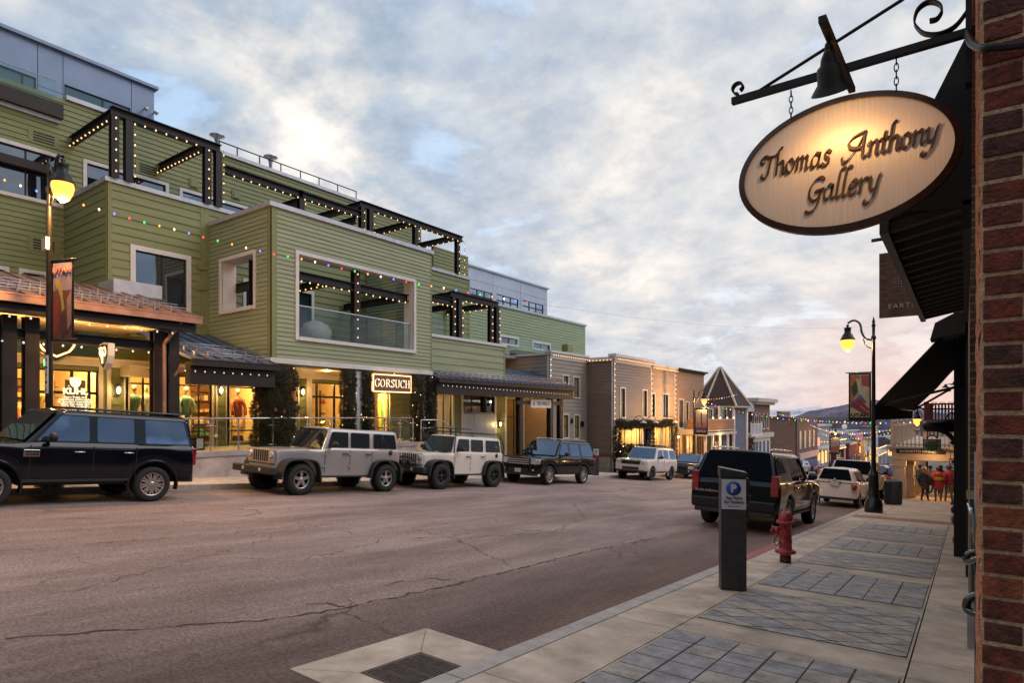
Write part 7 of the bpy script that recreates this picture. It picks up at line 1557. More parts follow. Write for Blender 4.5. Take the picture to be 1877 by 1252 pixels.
        for i in range(n2-1):
            li, lj = (nG-i) % nG, (nG-i-1) % nG
            if i == 0: b.f.append((tp, tp+1, tp+nG-1))
            elif i+1 == n2-1: b.f.append((tp+i, tp+i+1, tp+li))
            else: b.f.append((tp+i, tp+i+1, tp+lj, tp+li))
            b.m.append(0); b.sm.append(True)
    body = b.build('body', pm, root, rel=rel)
    m_ = body.modifiers.new('s', 'EDGE_SPLIT'); m_.split_angle = R(38)
    # underside and wheel wells
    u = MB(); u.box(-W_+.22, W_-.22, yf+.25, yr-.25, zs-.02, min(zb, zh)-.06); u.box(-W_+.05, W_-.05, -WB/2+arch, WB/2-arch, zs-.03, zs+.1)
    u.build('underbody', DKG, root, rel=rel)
    # side glass
    if not C.get('no_house'):
        def sx(y, z, eps=.008):
            zb0 = zb-.03; f = (z-zb0)/(zr_-zb0); return lerp(bW, tW, max(0, min(1, f)))+eps
        def pane(poly, nm, mt, side, eps=.008, th=.006):
            q = MB(); P = []
            n = len(poly)
            for i in range(n):                 # rounded corners
                a, c_, d = Vector(poly[i-1]), Vector(poly[i]), Vector(poly[(i+1) % n]); r_ = .035
                P += [tuple(c_+(a-c_).normalized()*r_), tuple(c_+((a-c_).normalized()+(d-c_).normalized())*r_*.3), tuple(c_+(d-c_).normalized()*r_)]
            q.prism([(side*sx(y, z, eps), y, z) for y, z in P], (side*th, 0, 0)); return q.build(nm, mt, root, rel=rel)
        gl = C.get('glass', GT)
        def ywind(z): t = (z-(zb-.03))/(zr_-zb+.03); return lerp(by0, ty0, t)
        def ytail(z): t = (z-(zb-.03))/(zr_-zb+.03); return lerp(by1, ty1, t)
        zt, zl = C.get('gt', zr_-.13), zb+.03
        for side in (-1, 1):
            if C.get('blackout', True):
                pane([(ywind(zl)+.10, zl-.015), (ytail(zl)-.05, zl-.015), (ytail(zt)-.06, zt+.02), (ywind(zt)+.07, zt+.02)], 'window_surround', C.get('bo', BLKP), side, .003, .004)
            for i, (a, c_) in enumerate(C['win']):
                a0, a1 = (ywind(zl)+.16, ywind(zt)+.12) if a is None else (a, a)
                e0, e1 = (ytail(zl)-.1, ytail(zt)-.13) if c_ is None else (c_, c_-.0)
                m2 = C.get('frontglass', gl) if i == 0 else gl
                pane([(a0, zl), (e0, zl), (e1, zt), (a1, zt)], 'side_window', m2, side)
        # windscreen and rear glass
        def slab(P, nm, mt, th=.006, inset=0):
            P = [Vector(p) for p in P]; n_ = -(P[1]-P[0]).cross(P[3]-P[0]).normalized(); q = MB(); q.prism([p+n_*.02 for p in P], n_*th); return q.build(nm, mt, root, rel=rel)
        zl2 = zh+.04; zb0 = topz(cowl)-.03
        def wp(x, f, yb_, yt_, zz0, zz1, k): return (x*lerp(bW, tW, f)*k, lerp(yb_, yt_, f), lerp(zz0, zz1, f))
        f0, f1 = .10, .90
        slab([wp(1, f0, by0, ty0, zb0, zr_, .90), wp(-1, f0, by0, ty0, zb0, zr_, .90), wp(-1, f1, by0, ty0, zb0, zr_, .88), wp(1, f1, by0, ty0, zb0, zr_, .88)], 'windscreen', C.get('frontglass', gl))
        f0, f1 = C.get('rg', (.10, .88)); zbb = topz(by1)-.03
        kw = C.get('rgw', .90); slab([wp(-1, f0, by1, ty1, zbb, zr_, kw), wp(1, f0, by1, ty1, zbb, zr_, kw), wp(1, f1, by1, ty1, zbb, zr_, kw-.02), wp(-1, f1, by1, ty1, zbb, zr_, kw-.02)], 'rear_window', gl)
    # seams, handles, mirrors
    for side in (-1, 1):
        q = MB(); X_ = side*(W_+.006)
        for y in C.get('seams', ()): q.box(min(X_, X_-side*.012), max(X_, X_-side*.012), y-.004, y+.004, zs+.1, zb-.05)
        if C.get('moulding'): z = C['moulding']; q.box(min(X_+side*.012, X_-side*.02), max(X_+side*.012, X_-side*.02), -WB/2+arch+.03, WB/2-arch-.03, z, z+.05)
        if q.v: q.build('door_seam', DKG if not C.get('moulding') else C.get('mm', BLKP), root, rel=rel)
        for y in C.get('handles', ()):
            q = MB(); z = C.get('hz', zb-.16); q.tube([(X_, y-.09, z), (X_+side*.035, y-.08, z), (X_+side*.035, y+.08, z), (X_, y+.09, z)], .015, 6); q.build('door_handle', C.get('hm', pm), root, rel=rel)
        ym = C.get('mirror', cowl+.55); q = MB(); z = zb+.06
        q.tube([(side*(W_-.06), ym, z-.03), (side*(W_+.08), ym, z-.01)], .03, 6); q.lathe((side*(W_+.13), ym+.01, z+.05), [(.001, -.05), (.085, -.045), (.105, 0), (.09, .05), (.001, .06)], 14, axis='Y', sx=1.1, sy=.85)
        q.build('mirror', C.get('mirm', BLKP), root, rel=rel)
        if C.get('flare'):
            fw, fh = C['flare']
            for ya in (-WB/2, WB/2):
                q = MB(); pts = []
                if C.get('boxflare'):
                    aa = arch; prof = [(-aa*1.18, R_*1.02), (-aa*1.02, R_+aa*.62), (-aa*.72, R_+aa*.93), (0, R_+aa*1.0), (aa*.72, R_+aa*.93), (aa*1.02, R_+aa*.6), (aa*1.16, R_*.78)]
                else:
                    prof = [(arch*1.02*math.cos(a), R_+arch*1.02*math.sin(a)) for a in [math.pi*(1.08-k/14*1.16) for k in range(15)]]
                prof = [(p.x, p.y) for p in smoothpts([(a, c_, 0) for a, c_ in prof], 3)]
                inn = W_-.10 if not (front_hw and ya < 0) else front_hw-.02
                out_ = W_+fw; k = len(prof); cz = R_
                for i, (dy, z) in enumerate(prof):
                    n_ = Vector((0, dy, z-cz)).normalized()
                    for (xx, off) in ((inn, 0), (out_, 0), (out_, fh), (inn, fh+.01)): q.v.append((side*xx, ya+dy+n_.y*off, z+n_.z*off))
                for i in range(k-1):
                    for j in range(4): q.f.append((i*4+j, i*4+(j+1) % 4, (i+1)*4+(j+1) % 4, (i+1)*4+j)); q.m.append(0); q.sm.append(False)
                q.f.append((0, 1, 2, 3)); q.f.append((k*4-4, k*4-3, k*4-2, k*4-1)); q.m += [0, 0]; q.sm += [False]*2
                q.build('wheel_arch', C.get('flarem', BLKP), root, rel=rel, bevel=.012)
        for ya in (-WB/2, WB/2): wheel(root, side*(W_-TW/2+C.get('wo', 0)), ya, R_, TW, C['rim'], C['style'], side, C.get('rimm'))
    C['_root'] = root; C['_y'] = (yf, yr); C['_W'] = W_
    for f in C.get('extras', ()): f(root, C)
    return root
def ebox(root, nm, m, *boxes, bevel=0):
    q = MB(); [q.box(*x) for x in boxes]; return q.build(nm, m, root, rel=(0, 0, 0), bevel=bevel)
def pair(root, nm, m, x0, x1, y0, y1, z0, z1, bevel=.01):
    for s in (-1, 1): a, b_ = sorted((s*x0, s*x1)); ebox(root, nm, m, (a, b_, y0, y1, z0, z1), bevel=bevel)
def disc_pair(root, nm, m, x, y, z, r, d=.03, front=True):
    for s in (-1, 1):
        q = MB(); q.lathe((s*x, y, z), [(.001, -d if front else d), (r*.7, -d*.8 if front else d*.8), (r, 0), (r, .05 if front else -.05)], 20, axis='Y'); q.build(nm, m, root, rel=(0, 0, 0))
def plate(root, y, z, front, s='', x=0):
    q = MB(); q.box(x-.155, x+.155, y-.006, y+.006, z-.08, z+.08); o = q.build('number_plate', PLT, root, rel=(0, 0, 0), bevel=.004)
    return o
# ---- boxy off-roader (two of them)
def ex_jeep(dark=False, rack=False, winch=False):
    def f(root, C):
        yf, yr = C['_y']; W_ = C['_W']; fh = C['fhw']; pm = C['_pm']
        ebox(root, 'grille', pm, (-fh+.03, fh-.03, yf-.035, yf+.02, .78, 1.17), bevel=.03)
        for i in range(7): x = (i-3)*.098; ebox(root, 'grille_slot', DKG if not dark else DKG, (x-.03, x+.03, yf-.04, yf-.03, .84, 1.12), bevel=.004)
        disc_pair(root, 'headlight', LCL, .47, yf-.045, 1.02, .105); disc_pair(root, 'indicator', LAM, .47, yf-.035, .86, .035, .012)
        ebox(root, 'bumper', BLKP, (-.90, .90, yf-.28, yf-.10, .53, .72), (-.5, .5, yf-.12, yf+.1, .5, .66), bevel=.03)
        disc_pair(root, 'fog_light', LCL, .38, yf-.285, .63, .05, .01)
        ebox(root, 'rear_bumper', BLKP, (-.85, .85, yr+.0, yr+.14, .50, .70), bevel=.03)
        pair(root, 'side_step', BLKP, W_-.1, W_+.02, -.95, .95, .44, .50, .02)
        ebox(root, 'wiper', DKG, (-.5, -.05, C['cowl']-.06, C['cowl']-.03, C['hood']+.02, C['hood']+.04), (.1, .55, C['cowl']-.06, C['cowl']-.03, C['hood']+.02, C['hood']+.04))
        for y in C['seams']:
            if y > C['seams'][-1]-.01: continue
            for z in (.74, 1.08): pair(root, 'door_hinge', pm, W_-.01, W_+.02, y-.06, y+.03, z-.02, z+.02, .004)
        pair(root, 'hood_latch', BLKP, fh-.02, fh+.015, -1.15, -1.1, 1.10, 1.2, .004)
        q = MB(); q.lathe((0, yr+.2, 1.05), [(.24, -.1), (.40, -.1), (.42, -.05), (.42, .06), (.40, .1), (.24, .1)], 24, axis='Y'); q.build('spare_wheel', RUB, root, rel=(0, 0, 0))
        pair(root, 'tail_light', LRED, .64, .76, yr-.02, yr+.05, .95, 1.18)
        q = MB(); q.lathe((W_+.008, yr-.42, 1.16), [(.075, -.02), (.075, .008), (.001, .01)], 14, axis='X'); q.lathe((-W_-.008, yr-.42, 1.16), [(.075, .02), (.075, -.008), (.001, -.01)], 14, axis='X'); q.build('fuel_cap', BLKP, root, rel=(0, 0, 0))
        q = MB(); q.tube([(fh-.05, C['cowl']-.3, 1.15), (fh-.02, C['cowl']-.3, 1.75)], .006, 4); q.build('antenna', DKG, root, rel=(0, 0, 0))
        if winch:
            q = MB(); q.tube(smoothpts([(-.5, yf-.2, .72), (-.42, yf-.24, .95), (0, yf-.25, 1.02), (.42, yf-.24, .95), (.5, yf-.2, .72)], 5), .03, 8); q.tube([(-.25, yf-.23, .72), (-.2, yf-.25, .98)], .022, 6); q.tube([(.25, yf-.23, .72), (.2, yf-.25, .98)], .022, 6)
            q.build('bull_bar', BLKP, root, rel=(0, 0, 0)); disc_pair(root, 'spot_light', ALB, .18, yf-.3, .86, .08); ebox(root, 'winch', BLKP, (-.28, .28, yf-.26, yf-.06, .70, .82), bevel=.02)
        if rack:
            q = MB(); z = C['roof']+.10; y0, y1 = C['wtop']-.05, yr-.15
            for s in (-1, 1):
                q.tube(smoothpts([(s*.66, y0, z), (s*.68, (y0+y1)/2, z+.01), (s*.68, y1, z)], 3), .022, 6); q.tube([(s*.68, y1, z), (s*.74, yr+.04, 1.6), (s*.76, yr+.06, .75)], .022, 6); q.tube([(s*.66, y0, z), (s*.74, C['cowl']+.08, 1.18)], .02, 6)
                q.tube(smoothpts([(s*.66, y0, z), (s*.66, y0, z+.12), (s*.66, y0+.8, z+.13)], 3), .018, 6)
            for k in range(6): y = y0+(y1-y0)*k/5; q.tube([(-.68, y, z), (.68, y, z)], .016, 6)
            q.tube([(-.66, y0, z+.12), (.66, y0, z+.12)], .018, 6)
            q.build('roof_rack', BLKP, root, rel=(0, 0, 0))
    return f
def jeep(pm, **k):
    d = dict(w=1.60, wb=2.947, fo=.62, ro=.62, sill=.50, belt=1.25, hood=1.19, nose=1.13, roof=1.83, tr=.405, tw=.27, arch=.50, rim=.235, style='jeep', cowl=-.78, wtop=-.52, rtop=.10, tail_in=.03, roofw=1.36, rf=.10, rr=.08, rr2=.08,
             fhw=.62, wo=.13, win=((None, .10), (.20, .88), (1.04, None)), seams=(-.70, .15, .96), handles=(-.02, .80), hm=BLKP, hz=1.10, flare=(.14, .05), boxflare=True, blackout=False, fb=.70, rb=.62, frake=.03, rrake=.0, gt=1.70, mirror=-.52, glass=GT2, frontglass=GT2,
             rows=[(0, -.0, 0), (.10, 0, 0), (.5, .0, 0), (.9, 0, 0), (.97, -.01, .01), (1.0, -.03, .03)])
    d.update(k); d['_pm'] = pm; return d
silver = paint('warm_silver', (.42, .39, .385), .35, .3); offw = paint('cream_white', (.74, .66, .60)); blk = paint('black', (.006, .006, .008), 0, .12); navy = paint('blue_black', (.004, .005, .010), .1, .10)
wht = paint('white', (.66, .60, .57)); red = paint('deep_red', (.22, .012, .015)); drk = paint('dark_grey', (.03, .03, .035), .4, .2)
def at(px_rear, px_front=None, X=-14.1, Y=None): return None
def ground_at(x, y): return Vector((x, y, zr(x, y)))
PG_ = 'cars parked along the left kerb'; PR_ = 'cars parked along the right kerb'
LX = -14.95
build_car('parked_suv', jeep(silver, extras=[ex_jeep()]), silver, 'silver brown boxy off-roader with black arches parked at the left kerb', 'off-roader', ground_at(LX+.02, 11.33), group=PG_)
build_car('parked_suv', jeep(offw, tr=.43, rim=.22, rimm=ALB, wb=2.85, extras=[ex_jeep(rack=True, winch=True)]), offw, 'cream white off-roader with roof rack, bull bar and black wheels', 'off-roader', ground_at(LX, 16.68), group=PG_)
# ---- rounded large SUV
def ex_suv(grille=None, rails=True, lights='bar', plate_f=None, rear=None, rackbox=False, gm=None, vent_=False, chrome=True):
    def f(root, C):
        yf, yr = C['_y']; W_ = C['_W']; pm = C['_pm']; zh, zb = C['hood'], C['belt']
        gz0, gz1 = grille or (.72, .95); gw = C.get('gw', .55)
        ebox(root, 'grille', gm or DKG, (-gw, gw, yf-.022+C.get('frake', .05)*.5, yf+.08, gz0, gz1), bevel=.015)
        if chrome:
            n = 3
            for i in range(n): z = gz0+(gz1-gz0)*(i+.5)/n; ebox(root, 'grille_bar', CHR if chrome == 1 else BLKP, (-gw+.02, gw-.02, yf-.036+C.get('frake', .05)*.5, yf, z-.022, z+.018), bevel=.006)
        pair(root, 'headlight', LCL, gw+.03, W_-.13, yf-.02+C.get('frake', .05)*.5, yf+.16, gz0+.03, gz1+.01, .02)
        pair(root, 'headlight', LCL, W_-.14, W_-.035, yf+.08, yf+.28, gz0+.04, gz1, .03)
        ebox(root, 'lower_grille', BLKP, (-gw*.9, gw*.9, yf-.016, yf+.05, C['fb']+.04, C['fb']+.2), bevel=.015)
        ebox(root, 'bumper', BLKP, (-W_+.14, W_-.14, yf-.01, yf+.2, C['fb']-.08, C['fb']+.03), bevel=.02); ebox(root, 'rear_bumper', BLKP, (-W_+.12, W_-.12, yr-.3, yr+.02, C['rb']-.1, C['rb']+.03), bevel=.02)
        disc_pair(root, 'fog_light', LCL, W_-.28, yf+.0, C['fb']+.14, .045, .015)
        if plate_f: plate(root, yf-.03, plate_f, True)
        if rails:
            for s in (-1, 1):
                q = MB(); xr = s*(C['roofw']/2-.10); q.tube(smoothpts([(xr, C['wtop']+.15, C['roof']-.03), (xr, C['wtop']+.3, C['roof']+.045), (xr, yr-C['rtop']-.35, C['roof']+.045), (xr, yr-C['rtop']-.2, C['roof']-.03)], 4), .02, 6); q.build('roof_rail', C.get('railm', BLKP), root, rel=(0, 0, 0))
        if rackbox:
            q = MB()
            for k in range(5): q.box(-.52, .52, C['wtop']+.3+k*.3, C['wtop']+.36+k*.3, C['roof']+.05, C['roof']+.09)
            q.box(-.56, -.52, C['wtop']+.2, C['wtop']+1.6, C['roof']+.04, C['roof']+.13); q.box(.52, .56, C['wtop']+.2, C['wtop']+1.6, C['roof']+.04, C['roof']+.13); q.box(-.52, .52, C['wtop']+.2, C['wtop']+.24, C['roof']+.07, C['roof']+.13)
            q.build('roof_rack', BLKP, root, rel=(0, 0, 0))
        q = MB()
        for s in (-1, 1): q.tube([(s*.05, C['cowl']-.05, zh+.015), (s*.55, C['cowl']-.02, zh+.04)], .012, 4)
        q.build('wiper', DKG, root, rel=(0, 0, 0))
        # rear
        tz0, tz1 = C.get('tz', (.85, 1.25)); pair(root, 'tail_light', C.get('tlm', LRED), W_-.19, W_-.02, yr-.20, yr+C.get('tly', .005), tz0, tz1, .02)
        plate(root, yr+.012, C.get('pz', .95), False)
        if rear == 'bar': ebox(root, 'chrome_strip', CHR, (-W_+.25, W_-.25, yr-.02, yr+.015, .60, .63), bevel=.005)
        ebox(root, 'brake_light', LRED, (-.3, .3, yr-C['rtop']-.02, yr-C['rtop']+.02, C['roof']-.075, C['roof']-.05))
        if vent_:
            for s in (-1, 1):
                x0 = s*(W_+.004); a, c_ = sorted((x0, x0+s*.014)); yy = -C['wb']/2+C.get('arch')+.17
                ebox(root, 'side_vent', CHR, (a, c_, yy-.15, yy+.10, .93, 1.06), bevel=.012)
                for z in (.955, 1.01):
                    for k in range(4): ebox(root, 'vent_slot', DKG, (min(a, c_)-.003, max(a, c_)+.003, yy-.11+k*.05, yy-.075+k*.05, z, z+.03))
    return f
def lr(pm, **k):
    d = dict(w=1.93, wb=2.78, fo=.84, ro=.88, sill=.42, belt=1.20, hood=1.17, nose=1.12, roof=1.86, tr=.372, tw=.25, arch=.46, rim=.245, style='lr', cowl=-.92, wtop=-.30, rtop=.16, tail_in=.05, roofw=1.50, rf=.22, rr=.14,
             win=((None, .16), (.30, .98), (1.20, None)), seams=(-.80, .23, 1.02), handles=(-.02, .86), hm=CHR, hz=1.03, fb=.52, rb=.50, moulding=.46, mm=BLKP, gt=1.72, frake=.04, rrake=.03, tz=(.78, 1.16), tly=.01, flare=(.015, .05), flarem=pm, bo=pm, mirror=-.52, glass=GT2, frontglass=GT2)
    d.update(k); d['_pm'] = pm; return d
yrear = 6.15
d = lr(navy, extras=[ex_suv(vent_=True, rails=False, chrome=2)]); r_ = build_car('parked_suv', d, navy, 'dark blue-black boxy SUV with silver side vent, cut by the left photo edge', 'SUV', ground_at(-14.9, yrear-2.78/2), group=PG_)
# stepped rear roof of that car
ebox(r_, 'roof_step', navy, (-.66, .66, -.1, 2.05, 1.855, 1.90), bevel=.02)
def exped(pm, **k):
    d = dict(w=2.0, wb=2.85, fo=.92, ro=1.12, sill=.46, belt=1.20, hood=1.17, nose=1.08, roof=1.90, tr=.40, tw=.26, arch=.48, rim=.28, style='exp', cowl=-.95, wtop=-.25, rtop=.30, tail_in=.08, roofw=1.46, rf=.30, rr=.22,
             win=((None, .12), (.26, 1.06), (1.24, None)), seams=(-.75, .20, 1.1), handles=(-.0, .85), hm=pm, fb=.45, rb=.48, gt=1.74, frake=.08, rrake=.08, tz=(.95, 1.35), bo=pm, glass=GT2, frontglass=GT2, railm=ALU)
    d.update(k); d['_pm'] = pm; return d
build_car('parked_suv', exped(blk, extras=[ex_suv(grille=(.80, 1.05), plate_f=.56)]), blk, 'glossy black large SUV with chrome grille bars facing the camera', 'SUV', ground_at(LX, 23.2), group=PG_)
r_ = build_car('parked_suv', lr(wht, rimm=ALB, hm=wht, extras=[ex_suv(grille=(.86, 1.06), rackbox=True, chrome=2)]), wht, 'white boxy SUV with black wheels and a roof rack', 'SUV', ground_at(LX, 33.7), group=PG_)
_t = text('LAND ROVER', .10, Fr('Y', 0), 0, 0, 0, BLKP, None, ext=.003, bold=.004, sx=1.5, sp=1.5, name='badge'); _t.parent = r_; _t.location = (0, -2.255, 1.105)
def cross(pm, **k):
    d = dict(w=1.86, wb=2.75, fo=.85, ro=.95, sill=.34, belt=1.04, hood=1.0, nose=.86, roof=1.62, tr=.35, tw=.24, arch=.42, rim=.24, style='five', cowl=-.98, wtop=-.15, rtop=.55, tail_in=.12, roofw=1.24, rf=.38, rr=.34, slope=.08,
             win=((None, .10), (.22, .95), (1.08, None)), seams=(-.75, .16, .95), handles=(-.05, .75), hm=pm, fb=.34, rb=.40, gt=1.50, frake=.14, rrake=.10, tz=(.82, 1.02), bo=BLKP, glass=GT2, frontglass=GT2)
    d.update(k); d['_pm'] = pm; return d
build_car('parked_car', cross(drk, extras=[ex_suv(grille=(.58, .78), chrome=2, rails=True)]), drk, 'dark grey crossover parked behind the white boxy SUV', 'car', ground_at(LX+.1, 40.6), group=PG_)
build_car('parked_car', cross(blk, extras=[ex_suv(grille=(.58, .78), chrome=2, rails=False)]), blk, 'black car almost hidden behind the dark grey crossover', 'car', ground_at(LX+.1, 47.2), group=PG_)
build_car('parked_car', cross(paint('pale_grey', (.42, .42, .43), .3), extras=[ex_suv(grille=(.58, .78), chrome=2, rails=False)]), paint('pale_grey', (.42, .42, .43), .3), 'pale grey car far down the street at the left kerb', 'car', ground_at(LX+.3, 72), group=PG_)
build_car('parked_car', cross(red, extras=[ex_suv(grille=(.58, .78), chrome=2, rails=False)]), red, 'red car far down the street beyond the pale grey one', 'car', ground_at(LX+.3, 80), group=PG_)
# ---- right kerb, all seen from behind
def suburban(pm, **k):
    d = exped(pm, w=2.03, wb=2.95, fo=.95, ro=1.15, belt=1.20, roof=1.90, tr=.40, rim=.28, rf=.28, rr=.13, rr2=.10, rtop=.34, tail_in=.04, roofw=1.56, tz=(.86, 1.34), rrake=.03, gt=1.76, glass=GTD, frontglass=GTD, style='exp', pz=.98, rg=(.04, .92), bo=pm, railm=CHR)
    d.update(k); return d
r_ = build_car('parked_suv', suburban(blk, extras=[ex_suv(rear='bar')]), blk, 'large black SUV with red tail lights seen from behind near the hydrant', 'SUV', ground_at(-4.42, 17.35), away=True, group=PR_)
q = MB(); q.box(-.95, .95, 2.48, 2.66, .48, .74); q.build('rear_bumper', blk, r_, rel=(0, 0, 0), bevel=.04); pair(r_, 'running_board', BLKP, .90, 1.02, -.95, .95, .38, .42, .01)
q = MB(); q.tube([(-.0, 2.33, 1.24), (.45, 2.28, 1.30)], .012, 5); q.build('rear_wiper', DKG, r_, rel=(0, 0, 0))
text('SUBURBAN', .075, Fr('y', 2.628), -.62, .88, .004, CHR, r_, ext=.003, name='badge', sx=-1.5 if False else 1.5)
for o in r_.children:
    if o.name.startswith('badge'):
        me = o.data; lo = abs_loc(r_)
        for v in me.vertices: v.co = Vector((-(v.co.x+lo.x), v.co.y+lo.y, v.co.z+lo.z))
        me.flip_normals()
# small round white hatchback
def ex_small(root, C):
    yf, yr = C['_y']; W_ = C['_W']
    for s in (-1, 1):
        q = MB(); q.lathe((s*(W_-.15), yr-.07, .80), [(.001, .09), (.07, .085), (.095, .05), (.10, -.03)], 14, axis='Y', sy=1.35); q.build('tail_light', LRED, root, rel=(0, 0, 0))
    plate(root, yr+.012, .88, False); ebox(root, 'bumper', BLKP, (-.58, .58, yr-.1, yr+.015, .28, .38), bevel=.02)
    ebox(root, 'plate_lamp', BLKP, (-.22, .22, yr-.02, yr+.02, .965, .985), bevel=.004); q = MB(); q.lathe((0, yr+.004, 1.06), [(.035, 0), (.035, .008), (.001, .01)], 12, axis='Y'); q.build('badge', CHR, root, rel=(0, 0, 0))
    q = MB(); q.tube([(0, 1.05, 1.50), (0, 1.30, 1.60)], .008, 4); q.build('antenna', DKG, root, rel=(0, 0, 0)); pair(root, 'headlight', LCL, .5, .7, yf-.005, yf+.1, .62, .78)
d = dict(w=1.62, wb=2.30, fo=.62, ro=.60, sill=.30, belt=.98, hood=.96, nose=.80, roof=1.52, tr=.31, tw=.2, arch=.36, rim=.21, style='five', cowl=-.85, wtop=-.20, rtop=.26, tail_in=.05, roofw=1.08, rgw=.78, rf=.45, rr=.42, rr2=.3,
         win=((None, .42), (.55, None)), seams=(-.6, .5), handles=(.3,), hm=CHR, fb=.30, rb=.36, gt=1.38, frake=.15, rrake=.10, bo=wht, glass=GTD, frontglass=GTD, extras=[ex_small], rg=(.16, .86), slope=.04); d['_pm'] = wht
build_car('parked_car', d, wht, 'small rounded white hatchback seen from behind by the street lamp', 'hatchback', ground_at(-4.08, 28.2), away=True, group=PR_)
build_car('parked_suv', suburban(paint('pearl', (.55, .48, .42), .1), w=1.95, roof=1.84, extras=[ex_suv()]), paint('pearl', (.55, .48, .42), .1), 'pearl white SUV parked beyond the small hatchback', 'SUV', ground_at(-4.3, 35.0), away=True, group=PR_)
build_car('parked_suv', cross(red, w=1.9, roof=1.70, extras=[ex_suv(rails=False)]), red, 'dark red SUV half hidden by the right lamp post', 'SUV', ground_at(-4.25, 41.6), away=True, group=PR_)
cols = [(blk, 'black'), (wht, 'white'), (drk, 'grey'), (silver, 'silver'), (blk, 'black'), (wht, 'white')]
for i, (m, cn) in enumerate(cols):
    lit = i in (3, 5)
    build_car('parked_car', cross(m, roof=1.62 if i % 2 else 1.75, tlm=LRED2 if lit else LRED, extras=[ex_suv(rails=False)]), m, '%s car in the far right row, %s past the dark red SUV' % (cn, ['first', 'second', 'third', 'fourth', 'fifth', 'sixth'][i]), 'car', ground_at(-4.3, 48.2+i*6.3), away=True, group=PR_)
for i, (x, y, cn, m) in enumerate(((-8.0, 92, 'white', wht), (-7.6, 106, 'silver', silver), (-7.6, 118, 'dark', blk))):
    build_car('moving_car', cross(m, tlm=LRED2, extras=[ex_suv(rails=False)]), m, '%s car with glowing brake lights in the far lane, %s in its queue' % (cn, ['nearest', 'second', 'last'][i]), 'car', ground_at(x, y), away=True, group='cars queueing in the far lane')
# ---------------------------------------------------------------- hill behind the camera (seen only in reflections and from the side)
hb_ = MB(); rnh = random.Random(2); nx_, ny_ = 26, 9
for j in range(ny_):
    for i in range(nx_):
        x = -420+i*34; d = j/(ny_-1); y = -45-d*330; z = zr(-9, -45)-1+d*150*(.8+.3*math.sin(i*.7+j))*(1-.25*abs((i-12)/13))+rnh.uniform(-4, 4)*(d > 0)
        hb_.v.append((x, y, z))
for j in range(ny_-1):
    for i in range(nx_-1): hb_.f.append((j*nx_+i, j*nx_+i+1, (j+1)*nx_+i+1, (j+1)*nx_+i)); hb_.m.append(0); hb_.sm.append(True)
struct('hill', hb_, hillmat('wooded_slope', [(.4, (.03, .035, .03)), (.6, (.09, .085, .075))], .05))
# ---------------------------------------------------------------- street lamps
BK = mat('cast_black', (.012, .011, .012), .35, .4, nz=.3, ns=8, coat=.4)
def lamp_post(x, y, zb, h, d, label, e=60):
    """d: +1 arm towards +X, -1 towards -X"""
    t = empty('street_lamp', (x, y, zb), label, 'street lamp', 'black street lamps with bell lanterns')
    b = MB(); b.lathe((x, y, zb), [(.27, 0), (.27, .32), (.24, .36), (.24, .40), (.19, .46), (.17, .52), (.17, .62), (.155, .66), (.15, 1.15), (.165, 1.22), (.13, 1.28), (.09, 1.42), (.085, 1.5)], 12); b.build('base', BK, t)
    b = MB(); b.lathe((x, y, zb), [(.075, 1.5), (.062, h*.55), (.05, h-.55), (.075, h-.52), (.075, h-.44), (.045, h-.40), (.045, h-.12), (.07, h-.08), (.04, h-.02), (.05, h+.05), (.02, h+.16), (.001, h+.22)], 12); b.build('pole', BK, t)
    b = MB(); b.tube(smoothpts([(x, y, zb+h-.55), (x+d*.22, y, zb+h-.50), (x+d*.34, y, zb+h-.28), (x+d*.40, y, zb+h+.02), (x+d*.58, y, zb+h+.14), (x+d*.76, y, zb+h+.06)], 5), [.035]*26, 8); b.tube(smoothpts([(x, y, zb+h-.85), (x+d*.2, y, zb+h-.75), (x+d*.3, y, zb+h-.5)], 4), .018, 6); b.build('arm', BK, t)
    gas_globe(t, (x+d*.76, y, zb+h-.60), 1.0, True, e); return t
L1 = lamp_post(-16.1, 5.0, zsl(5), 5.45-zsl(5)-.05, 1, 'tall black street lamp with glowing globe at the left edge', 900)
y2 = yX(1272, -16.2); L2_ = lamp_post(-16.2, y2, zsl(y2), 6.0, 1, 'black street lamp with glowing globe before the ochre building', 900)
L3 = lamp_post(-2.45, 23.6, zsr(23.6), 6.25, -1, 'black street lamp on the right pavement with a glowing lantern', 140)
y4 = yX(1478, -16.2) if False else 100
L4 = lamp_post(-15.6, 98, zr(-15.6, 98), 6.2, 1, 'far street lamp beyond the broad brick wall', 300)
L5 = lamp_post(-2.6, 62, zr(-2.6, 62), 6.2, -1, 'far street lamp beyond the covered walkway', 200)
L6 = lamp_post(-15.4, 140, zr(-15.4, 140), 6.2, 1, 'farthest street lamp near the red building', 300)
